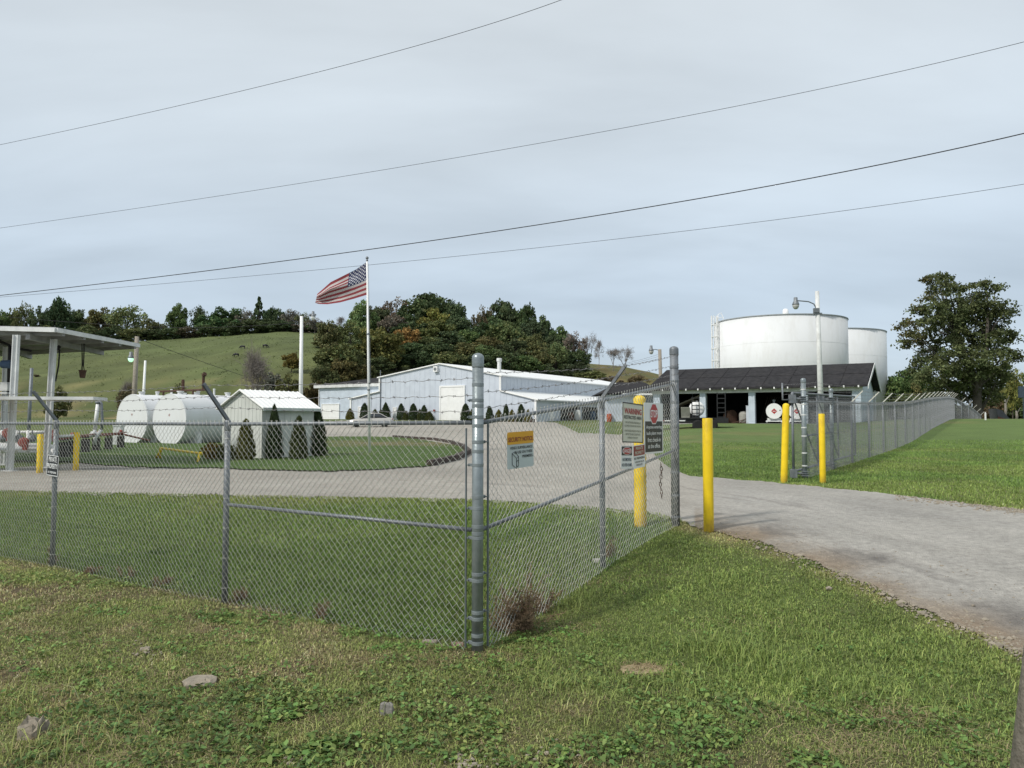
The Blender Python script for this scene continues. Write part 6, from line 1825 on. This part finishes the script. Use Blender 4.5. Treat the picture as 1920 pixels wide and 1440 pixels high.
# arborvitae and clipped shrubs
def evergreen_proto(seed, fat):
    rg = np.random.default_rng(seed); n = 2600
    h = rg.uniform(0, 1, n) ** 1.15; a = rg.uniform(0, 6.283, n)
    rad = .5 * np.clip(1 - h ** 1.9, 0, 1) ** (.60 if fat else .80) * np.minimum(1, (h + .16) / .26)
    rad *= 1 + .10 * np.sin(5 * a + seed) + .08 * np.sin(9 * h * 6 + 3 * a)
    rr = rad * rg.uniform(.72, 1.03, n)
    P = np.stack([np.cos(a) * rr, np.sin(a) * rr, h * .98], 1)
    d = np.stack([np.cos(a) * .5, np.sin(a) * .5, np.ones(n)], 1) + rg.normal(size=(n, 3)) * .3; d /= np.linalg.norm(d, axis=1)[:, None]
    o = np.stack([np.cos(a), np.sin(a), np.zeros(n)], 1) + rg.normal(size=(n, 3)) * .5
    b = np.cross(d, o); b /= np.linalg.norm(b, axis=1)[:, None]
    s = rg.uniform(.035, .07, n)[:, None]
    q = np.stack([P - d * s * .7, P + b * s * .45, P + d * s * 1.2, P - b * s * .45], 1)
    c = np.ones((n, 3)) * (rg.uniform(.65, 1.35, n) * (1 + .25 * np.sin(7 * a) * np.sin(20 * h)))[:, None]
    return quads_mesh('foliage', q, M_LEAF, c)
EP = {k: evergreen_proto(k, k % 2) for k in range(4)}
def evergreen(g, h, w, colr, label, group, k, name='arborvitae'):
    o = thing(name, g, label, 'evergreen', group); f = link('foliage', EP[k % 4], o); f.scale = (w, w, h); f.color = (*colr, 1)
    st = MB().tube([g - UP * .05, g + UP * h * .5], .05 * w, 5).build('stem', M_BARK, o)
    return o
AV = (.042, .062, .024); AY = (.14, .128, .030); AM = (.075, .088, .028)
G1 = 'arborvitae round the cream shed'
for (u, vb, vt, w, c, lab, k) in ((460, 864, 787, 34, (.105, .105, .03), 'yellowish green arborvitae in front of the cream shed gable', 1), (513, 862, 760, 32, AV, 'tallest slender dark arborvitae at the cream shed corner', 0), (560, 863, 781, 34, (.060, .074, .026), 'stout arborvitae before the long side of the cream shed', 3), (595, 857, 763, 34, AV, 'dark arborvitae at the right end of the cream shed', 0)):
    g = hit(u, vb); evergreen(g, at(u, vt, g[1])[2] - g[2], w / FPX * g[1], c, lab, G1, k)
G2 = 'clipped evergreens along the warehouse front'
def wbush(u, vt, w, c, lab, k, off=1.5, vb=None):
    p = on_plane(u, 780, wp(0, -off, 2), -AX); g = gp(p[0], p[1])
    if vb: g[2] = at(u, vb, g[1])[2]
    evergreen(g, at(u, vt, g[1])[2] - g[2], w * 1.1 * (.92 + .16 * ((k * 7) % 5) / 4) / FPX * g[1], c, lab, G2, k, 'clipped_evergreen')
for i_, (u, vt, w, c, lab) in enumerate(((656, 766, 17, AY, 'yellowish evergreen beside the left lean-to corner, left of the car'), (683.5, 756, 17, AV, 'dark evergreen behind the windscreen of the car'), (703, 767, 13, AM, 'small evergreen peeping over the car roof'), (714, 768, 10, AM, 'small evergreen over the rear window of the car'), (723, 755, 17, AV, 'dark evergreen behind the boot of the car'), (752, 757, 17, AV, 'dark evergreen right of the white side door'), (761, 770, 12, AM, 'small yellow green evergreen second right of the white side door'), (775, 757, 16, AV, 'tall dark evergreen in the middle of the front row'), (787, 767, 11, AM, 'narrow small evergreen right of the middle one'), (795, 760, 14, AV, 'dark evergreen third left of the big white door'), (805, 771, 17, AM, 'squat yellow green evergreen nearest the red notice'), (873, 757, 18, AV, 'dark evergreen right of the big white door'), (885, 767, 12, AM, 'small evergreen against the corner post edge'),
     (918, 762, 15, AV, 'dark evergreen first right of the corner post'), (935, 768, 15, AY, 'yellow evergreen first of the three right of the corner post'), (949, 758, 14, AV, 'dark evergreen between the first and second yellow ones'), (960, 768, 15, AY, 'yellow evergreen, middle of the three right of the corner post'), (977, 758, 15, AV, 'dark evergreen between the second and third yellow ones'), (990, 768, 14, AY, 'yellow evergreen nearest the right warehouse corner'))):
    wbush(u, vt, w, c, lab, i_)
# dark planter kerb under the right hand row
a = on_plane(908, 797, wp(0, -1.6, 2), -AX); b = on_plane(1002, 799, wp(0, -1.6, 2), -AX); d = b - a; d[2] = 0; Ln = np.linalg.norm(d); d /= Ln
mb = MB()
for k in range(5):
    q = a + d * Ln * (k + .5) / 5; q = gp(q[0], q[1]); mb.box(q + UP * .18, (Ln / 5 - .03, .30, .5), d)
tag(mb.build('planter_kerb', M_TIMB, None, origin=a), 'dark timber planter kerb below the evergreens right of the corner post', 'planter')
# golden shrub and neighbour by the tanks
def leafy(u, vb, w, h, c, lab, n=700):
    global rng
    rng = np.random.default_rng(int(u)); g = hit(u, vb); q = rng.normal(size=(n, 3)); q /= np.linalg.norm(q, axis=1)[:, None]; q *= rng.uniform(.5, 1, n)[:, None]
    P = g + q * np.array([w / 2, w / 2, h / 2]) + UP * h / 2
    o = thing('garden_shrub', g, lab, 'shrub', 'garden shrubs by the cream shed')
    f = link('foliage', quads_mesh('foliage', leaf_quads(P, .07, .5), M_LEAF, np.ones((n, 3)) * rng.uniform(.6, 1.4, n)[:, None], origin=g), o); f.color = (*c, 1)
    MB().tube([g - UP * .03, g + UP * h * .5], .03, 5).build('stem', M_BARK, o)
leafy(399, 863, .85, .62, (.20, .13, .022), 'golden orange round shrub left of the cream shed')
leafy(424, 864, .75, .62, (.075, .082, .022), 'olive round shrub between the golden shrub and the arborvitae')
# ------------------------------------------------------------------ grass, weeds, stones
rng = np.random.default_rng(11)
def scatter(x0, x1, y0, y1, dens, keep=None):
    n = int((x1 - x0) * (y1 - y0) * dens)
    x = rng.uniform(x0, x1, n); y = rng.uniform(y0, y1, n)
    m = np.abs(x / y) < .78
    x, y = x[m], y[m]
    if keep is not None:
        k = keep(x, y); x, y = x[k], y[k]
    return x, y

def fenced(x, y):   # signed distances to the two fence lines: inside the yard when both positive
    a = (x - C[0]) * -nl[0] + (y - C[1]) * -nl[1]
    b = (x - C[0]) * -nr[0] + (y - C[1]) * -nr[1]
    return (a > 0) & (b > 0)

def blades(x, y, hgt, wid, col, bend=.55):
    n = len(x); z = G(x, y)
    a = rng.uniform(0, 2 * np.pi, n); h = hgt * rng.uniform(.5, 1.35, n); w = wid * rng.uniform(.7, 1.3, n)
    dx, dy = np.cos(a), np.sin(a)
    lean = rng.uniform(.15, 1.0, n) * bend
    ux, uy = dx * lean * h, dy * lean * h
    fa = a + np.pi / 2 + rng.normal(0, .5, n); sx_, sy_ = np.cos(fa) * w / 2, np.sin(fa) * w / 2
    V = np.zeros((n, 5, 3))
    V[:, 0] = np.stack([x - sx_, y - sy_, z - .005], 1); V[:, 1] = np.stack([x + sx_, y + sy_, z - .005], 1)
    V[:, 2] = np.stack([x + sx_ * .8 + ux * .4, y + sy_ * .8 + uy * .4, z + h * .6], 1)
    V[:, 3] = np.stack([x - sx_ * .8 + ux * .4, y - sy_ * .8 + uy * .4, z + h * .6], 1)
    V[:, 4] = np.stack([x + ux * 1.15, y + uy * 1.15, z + h * np.clip(1.05 - lean * .45, .35, 1)], 1)
    base = np.arange(n)[:, None] * 5
    loops = np.concatenate([base + np.array([[0, 1, 2, 3]]), base + np.array([[3, 2, 4]])], 1).ravel()
    tot = np.tile([4, 3], n); st = np.concatenate([[0], np.cumsum(tot)[:-1]])
    return V.reshape(-1, 3), loops, st, tot, np.repeat(col, 5, axis=0)

def blade_cols(x, y, dryness):
    g = ground_col(x, y)
    n = len(x); t = rng.uniform(0, 1, n)
    green = np.array([.155, .205, .052]); lime = np.array([.235, .255, .085]); dark = np.array([.088, .135, .038]); straw = np.array([.50, .42, .24]); brown = np.array([.23, .165, .10])
    c = np.where((t < .45)[:, None], green, np.where((t < .68)[:, None], lime, dark))
    dr = np.clip((g[:, 0] - g[:, 1]) * 9 + .14, 0, .85) * dryness
    k = rng.uniform(0, 1, n)
    c = np.where((k < dr * .62)[:, None], straw, np.where((k < dr)[:, None], brown, c))
    c = (c * .92 + g * .88) * np.array([1.0, 1.0, .95])
    return np.clip(c * rng.uniform(.7, 1.3, n)[:, None], 0.005, .6)

def grass_obj(name, parts):
    Vs, Ls, Ss, Ts, Cs = [], [], [], [], []; vo = lo = 0
    for V, l, s, t, c in parts:
        Vs.append(V); Ls.append(l + vo); Ss.append(s + lo); Ts.append(t); Cs.append(c); vo += len(V); lo += len(l)
    me = np_mesh(name, np.concatenate(Vs), np.concatenate(Ls), np.concatenate(Ss), np.concatenate(Ts), M_BLADE, np.concatenate(Cs))
    return link(name, me)

HOLES = [(hit(1205, 1257), .17, .11), (hit(375, 1282), .14, .09), (hit(62, 1378), .09, .09), (hit(806, 1207), .07, .05), (hit(725, 1338), .05, .04)]
def clear(x, y):
    k = np.ones(len(x), bool)
    for g, a, b in HOLES: k &= ((x - g[0]) / a) ** 2 + ((y - g[1]) / b) ** 2 > 1
    return k
def keep_front(x, y): return clear(x, y) & ~on_road(x, y, G(x, y), 4) & ~fenced(x, y) & (rng.uniform(0, 1, len(x)) < thick(x, y))
def thick(x, y):
    g = ground_col(x, y)
    bare_ = np.clip((g[:, 0] - g[:, 1] * .95) * 12, 0, 1)
    n = fbm(x * 4.5, y * 4.5, 96)
    return np.clip(1.0 - .60 * bare_ - .7 * np.clip(n - .02, 0, 1), .15, 1)
parts = []
for (y0, y1, dens, h, w) in ((2.6, 5.2, 8000, .027, .0048), (5.2, 7.5, 6200, .029, .0060), (7.5, 11.5, 3400, .032, .0085)):
    x, y = scatter(-9.5, 9.5, y0, y1, dens, keep_front)
    tall = (fbm(x * 1.1, y * 1.1, 71) > .25) * (x > -1)
    parts.append(blades(x, y, h * (.85 + .25 * tall + .5 * np.clip(fbm(x * 3, y * 3, 72), -.6, 1)), w, blade_cols(x, y, 1.0) * (1 + .30 * fbm(x * 1.7, y * 1.7, 73) + .22 * fbm(x * 6, y * 6, 74))[:, None], 1.5))
# taller tufts
for (u, v, n, h) in ((1330, 1215, 500, .19), (1400, 1230, 420, .22), (1430, 1260, 360, .20), (1050, 1290, 380, .16), (1055, 1130, 420, .20), (1260, 1290, 300, .15), (1110, 1330, 250, .13), (560, 1390, 140, .16), (110, 1400, 260, .20), (20, 1330, 260, .2), (330, 1140, 160, .12), (1500, 1190, 300, .16), (1600, 1300, 260, .15), (1350, 1090, 300, .13), (980, 1240, 250, .14), (700, 1440, 160, .15), (200, 1260, 180, .13), (1700, 1230, 260, .13), (1800, 1330, 240, .15)):
    g = hit(u, v); x = g[0] + rng.normal(0, .20, n); y = g[1] + rng.normal(0, .16, n)
    k_ = rng.uniform(0, 1, n) < .6; x, y = x[k_], y[k_]; parts.append(blades(x, y, h * .62, .0058, blade_cols(x, y, .45), 1.4))
# dead stems lying flat among the blades
x, y = scatter(-8, 8, 2.6, 9, 700, lambda x, y: keep_front(x, y) & (fbm(x * 1.4, y * 1.4, 81) + .6 * (x < .5) - .1 * x > rng.uniform(-.2, 1.0, len(x))))
parts.append(blades(x, y, np.full(len(x), .022), .0042, np.array([.40, .31, .185]) * rng.uniform(.45, 1.25, len(x))[:, None], 5.5))
# dry straw thatch
def thatch(u, v, n, sx, sy, ln=.13):
    g = hit(u, v); x = g[0] + rng.normal(0, sx, n); y = g[1] + rng.normal(0, sy, n)
    col = np.array([.40, .32, .18]) * rng.uniform(.5, 1.25, n)[:, None]
    V, l, s, t, c = blades(x, y, np.full(n, .035), .0048, col, ln / .035)
    return V, l, s, t, c
for a in ((1205, 1256, 420, .11, .06), (1690, 1345, 420, .16, .10, .16), (1590, 1400, 420, .20, .12, .16), (1450, 1335, 160, .2, .1), (60, 1310, 300, .3, .15, .2), (120, 1385, 200, .25, .12, .24), (560, 1345, 160, .3, .12, .16), (1130, 1090, 260, .35, .12), (1060, 1180, 200, .25, .1), (850, 1235, 200, .25, .1), (380, 1265, 220, .2, .1), (640, 1240, 160, .3, .1), (1880, 1400, 220, .15, .2, .2), (900, 1400, 140, .4, .15, .16), (300, 1420, 200, .35, .1, .24), (1390, 1170, 120, .3, .12)):
    parts.append(thatch(*a))
tag(grass_obj('verge_grass', parts), kind='stuff')
# mown lawns behind the fence and beyond the driveway
parts = []
x, y = scatter(-12, 3, 6, 10.5, 2600, lambda x, y: fenced(x, y) & ~on_road(x, y, G(x, y), 2)); parts.append(blades(x, y, .045, .0085, blade_cols(x, y, .25) * np.array([.62, .74, .62]), .7))
x, y = scatter(-16, 3, 10.5, 17, 1200, lambda x, y: fenced(x, y) & ~on_road(x, y, G(x, y), 2)); parts.append(blades(x, y, .045, .013, blade_cols(x, y, .3) * np.array([.74, .84, .70]), .7))
def slope(x, y): 
    z = G(x, y); u, v = project(x, y, z)
    return (v < np.interp(u, *ROAD_HI) - 1.0) & (u > 1225)
def fade(x, y): return slope(x, y) & (rng.uniform(0, 1, len(x)) < np.clip(1.3 - y / 38, 0, 1) ** 1.5)
x, y = scatter(2.5, 26, 10, 36, 620, fade); parts.append(blades(x, y, .045, .015, blade_cols(x, y, .5) * np.array([.76, .84, .74]) * (np.clip(ground_col(x, y)[:, 1:2] / .17, .4, 1.8) ** 1.2), .7))
tag(grass_obj('lawn_grass', parts), kind='stuff')

# broad leaved ground weeds: rosettes of small rounded leaves
def weeds(u, v, n, su, sv, size, colr):
    g = hit(u, v); k = max(1, n // 9)
    cx = g[0] + rng.normal(0, su * 1.25, k); cy = g[1] + rng.normal(0, sv * 1.5, k); keep = vnoise(cx * 3.1, cy * 3.1, 91) > -.25; cx, cy = cx[keep], cy[keep]; k = len(cx)
    size *= .74; x = np.repeat(cx, 9) + rng.normal(0, size * 1.3, k * 9); y = np.repeat(cy, 9) + rng.normal(0, size * 1.3, k * 9)
    ok = ~on_road(x, y, G(x, y), 4) & clear(x, y); x, y = x[ok], y[ok]; m = len(x)
    z = G(x, y) + rng.uniform(.004, .042, m)
    a = rng.uniform(0, 6.283, m); t = rng.normal(0, .45, m); t2 = rng.normal(.1, .4, m)
    d = np.stack([np.cos(a), np.sin(a), t], 1); d /= np.linalg.norm(d, axis=1)[:, None]
    b = np.stack([-np.sin(a), np.cos(a), t2], 1); b /= np.linalg.norm(b, axis=1)[:, None]
    s = size * rng.uniform(.35, 1.5, m)[:, None] ** 1.0
    P = np.stack([x, y, z], 1)
    V = np.stack([P - d * s * .6, P - d * s * .15 + b * s * .42, P + d * s * .35 + b * s * .32, P + d * s * .75, P + d * s * .35 - b * s * .32, P - d * s * .15 - b * s * .42], 1)
    V[:, 3, 2] -= s[:, 0] * .2
    c = np.array(colr) * rng.uniform(.5, 1.3, m)[:, None]; c[:, 0] *= rng.uniform(.8, 1.25, m)
    return V, c
WV, WC = [], []
GREENW = (.165, .265, .070); DKW = (.125, .205, .060); LIMW = (.225, .30, .090)
for a in ((800, 1205, 2600, .42, .10, .026, (.17, .30, .07)), (720, 1185, 900, .35, .08, .026, GREENW), (250, 1100, 1700, .9, .10, .030, LIMW), (90, 1085, 1100, .5, .10, .03, LIMW), (330, 1150, 900, .8, .12, .03, GREENW), (480, 1165, 900, .6, .10, .03, GREENW), (560, 1200, 700, .6, .14, .03, GREENW),
          (150, 1260, 900, .7, .22, .034, GREENW), (330, 1330, 900, .5, .2, .036, DKW), (520, 1300, 500, .45, .2, .032, LIMW), (520, 1345, 200, .09, .07, .05, GREENW), (560, 1410, 260, .1, .06, .055, GREENW), (690, 1280, 900, .7, .18, .026, LIMW), (800, 1330, 700, .5, .14, .03, GREENW), (960, 1370, 600, .5, .16, .032, LIMW), (1090, 1390, 350, .65, .18, .034, DKW), (1230, 1410, 400, .7, .16, .034, GREENW), (1400, 1420, 700, .5, .12, .032, GREENW), (760, 1410, 400, .5, .12, .032, DKW), (430, 1400, 700, .5, .14, .034, DKW), (1500, 1390, 500, .4, .15, .03, GREENW), (1280, 1340, 400, .35, .12, .04, GREENW), (940, 1240, 400, .3, .08, .03, GREENW), (1150, 1200, 400, .8, .3, .028, GREENW), (1560, 1240, 350, .7, .25, .028, GREENW), (650, 1360, 500, .6, .18, .03, LIMW), (60, 1200, 700, .4, .25, .03, LIMW),
          (300, 1200, 1900, 1.2, .45, .022, GREENW), (650, 1300, 1500, 1.1, .40, .024, GREENW), (1050, 1350, 1500, 1.0, .35, .026, LIMW), (1400, 1330, 1400, .9, .35, .026, GREENW), (1250, 1180, 1800, 1.2, .6, .022, LIMW), (200, 1380, 2600, .8, .25, .03, DKW), (900, 1420, 1300, .9, .12, .03, GREENW), (1600, 1400, 2200, .7, .2, .028, GREENW)):
    V, c = weeds(*a); WV.append(V); WC.append(c)
WV = np.concatenate(WV); WC = np.concatenate(WC); n = len(WV)
me = np_mesh('weeds', WV.reshape(-1, 3), np.arange(n * 6), np.arange(n) * 6, np.full(n, 6), M_BLADE, np.repeat(WC, 6, axis=0))
tag(link('ground_weeds', me), kind='stuff')

# gravel along the driveway edges
def stones(pts, sizes, m, name, col=None):
    mb = MB(); ico = [(0, 0, 1), (.89, 0, .45), (.28, .85, .45), (-.72, .53, .45), (-.72, -.53, .45), (.28, -.85, .45), (.72, .53, -.45), (-.28, .85, -.45), (-.89, 0, -.45), (-.28, -.85, -.45), (.72, -.53, -.45), (0, 0, -1)]
    fc = [(0, 1, 2), (0, 2, 3), (0, 3, 4), (0, 4, 5), (0, 5, 1), (1, 6, 2), (2, 7, 3), (3, 8, 4), (4, 9, 5), (5, 10, 1), (6, 7, 2), (7, 8, 3), (8, 9, 4), (9, 10, 5), (10, 6, 1), (11, 7, 6), (11, 8, 7), (11, 9, 8), (11, 10, 9), (11, 6, 10)]
    I = np.array(ico)
    for p, s in zip(pts, sizes):
        V = I * s * (1 + rng.normal(0, .16, (12, 1))) * np.array([1, rng.uniform(.6, 1), rng.uniform(.35, .7)])
        a = rng.uniform(0, 6.28); ca_, sa_ = math.cos(a), math.sin(a)
        V = np.stack([V[:, 0] * ca_ - V[:, 1] * sa_, V[:, 0] * sa_ + V[:, 1] * ca_, V[:, 2]], 1)
        g_ = rng.uniform(.75, 1.25)
        mb.add(V + p, fc)
    return mb.build(name, m)
pts, sz = [], []
for k in range(1500):
    u = rng.uniform(1400, 1960); off = abs(rng.normal(0, 14)) * (1 if rng.uniform() < .8 else -.6)
    v = np.interp(u, *ROAD_LO) - off - 2
    g = hit(u, v + 4)
    if g is None: continue
    pts.append(g + UP * .012); sz.append(rng.uniform(.006, .017) * (1.0 if rng.uniform() < .95 else 2.2))
for k in range(420):
    u = rng.uniform(1680, 2000); v = np.interp(u, *ROAD_HI) + abs(rng.normal(0, 5)) ; g = hit(u, v); pts.append(g + UP * .018); sz.append(rng.uniform(.012, .035))
for k in range(160):
    u = rng.uniform(1340, 1960); v = np.interp(u, *ROAD_LO) - rng.uniform(10, 130) * (u - 1200) / 700; g = hit(u, v); pts.append(g + UP * .018); sz.append(rng.uniform(.005, .012))
for (u, v, s_) in ((1555, 1107, .035), (1578, 1082, .04), (1672, 1120, .04), (1690, 1135, .05), (1655, 1118, .035), (1872, 1215, .04), (1880, 1200, .03), (1715, 1140, .035), (1825, 1140, .02), (1780, 1120, .018), (1765, 1064, .022)):
    pts.append(hit(u, v) + UP * .02); sz.append(s_)
for (u, v, c_) in ((880, 1430, 50), (560, 1425, 30), (270, 1220, 26), (1040, 1415, 30)):
    for k in range(c_):
        g = hit(u + rng.normal(0, 22), v + rng.normal(0, 8)); pts.append(g + UP * .01); sz.append(rng.uniform(.006, .018))
tag(stones(pts, sz, M_STONE, 'gravel'), kind='stuff')

# single stones lying in the grass
def slabs(u, v, w, d, h, lab, rough_=.14, m=M_STONE, name='stone'):
    global rng
    g = hit(u, v); n = 14; V, F = [], []
    for k, (f, z) in enumerate(((1.0, -.05), (1.0, h * .6), (.86, h), (.4, h * 1.08))):
        for i in range(n):
            a = 2 * math.pi * i / n; q = 1 + rough_ * math.sin(2 * a + u) + rough_ * rng.normal() * .5
            e = .6; cx_ = math.copysign(abs(math.cos(a)) ** e, math.cos(a)); sy_ = math.copysign(abs(math.sin(a)) ** e, math.sin(a))
            V.append(g + np.array([cx_ * w / 2 * f * q, sy_ * d / 2 * f * q, z + rng.normal() * h * (.08 if rough_ < .2 else .22)]))
    for k in range(3):
        for i in range(n): F.append((k * n + i, k * n + (i + 1) % n, (k + 1) * n + (i + 1) % n, (k + 1) * n + i))
    F.append(tuple(range(3 * n, 4 * n)))
    return tag(MB().add(V, F).build(name, m, origin=g), lab, 'stone')
slabs(375, 1282, .26, .17, .035, 'flat pale stone slab in the grass at lower left')
slabs(62, 1378, .15, .13, .075, 'rough pale stone in the bottom left corner', .26)
slabs(806, 1207, .12, .06, .03, 'brown flat stone under the mesh left of the corner post')
slabs(858, 1212, .12, .07, .03, 'reddish stone beside the foot of the corner post', m=mat('reddish_stone', (.24, .16, .12), .9, 0, .3, 14, .5, 30))
slabs(725, 1338, .085, .06, .06, 'small grey stone among the weeds at bottom centre', m=mat('grey_stone', (.20, .19, .17), .9, 0, .25, 14, .5, 30))
slabs(272, 1220, .08, .05, .025, 'small white stone in the grass left of centre')
slabs(1122, 1053, .13, .08, .03, 'concrete lump at the foot of the middle fence post', m=M_CONC)
slabs(1205, 1257, .34, .22, .012, 'round flat patch stone under dry straw in the right foreground', .05, mat('straw_mat', (.36, .29, .175), .95, 0, .35, 30, .6, 60), 'straw_patch')['category'] = 'straw patch'

# dead brown weed growing through the fence
rng = np.random.default_rng(5)
def dead_weed(u, v, h, w, n, lab):
    g = hit(u, v); mb = MB(); A, B = [], []
    for k in range(n):
        p = g + np.array([rng.normal(0, w * .30), rng.normal(0, w * .18), 0]); d = np.array([rng.normal(.25, .35), rng.normal(0, .3), 1.0]); d /= np.linalg.norm(d)
        hh = h * rng.uniform(.25, 1.0)
        q = p.copy()
        for s in range(7):
            q2 = q + d * hh / 7; A.append(q); B.append(q2)
            for j in range(9):
                e = rng.normal(size=3); e[2] -= .2; e /= np.linalg.norm(e); m_ = q2 + e * rng.uniform(.012, .05); A.append(q2); B.append(m_)
                A.append(m_); B.append(m_ + rng.normal(size=3) * .014)
            q = q2; d = d + rng.normal(size=3) * .16; d /= np.linalg.norm(d)
    mb.segs(np.array(A), np.array(B), .0019, 3)
    return tag(mb.build('dead_weed', M_WEED, origin=g), lab, 'weed', 'dead brown weeds along the fence')
dead_weed(962, 1182, .42, .24, 55, 'large dead brown weed clump against the mesh right of the corner post')
dead_weed(1012, 1150, .34, .10, 8, 'thin dead brown weed right of the large clump')
dead_weed(988, 1130, .46, .08, 4, 'tall thin dead stalk behind the large clump')
dead_weed(160, 1078, .24, .22, 4, 'dead brown weed at the fence foot right of the leftmost post')
dead_weed(235, 1085, .22, .16, 3, 'dead brown weed midway between the two left posts')
dead_weed(300, 1100, .24, .16, 4, 'dead brown weed at the fence foot left of the second post')
dead_weed(600, 1160, .18, .10, 4, 'small dead brown weed under the low middle rail')
dead_weed(455, 1128, .14, .12, 6, 'low dead weed just right of the second post')
dead_weed(1140, 1045, .34, .07, 4, 'dead vine climbing the middle post of the right fence panel')
dead_weed(98, 1060, .30, .05, 6, 'dead vine clinging to the leftmost fence post')

# posts' feet, colours for the viewport only
for o in SC.objects:
    if o.type == 'MESH' and o.name.split('.')[0] in ('crown', 'foliage'): pass
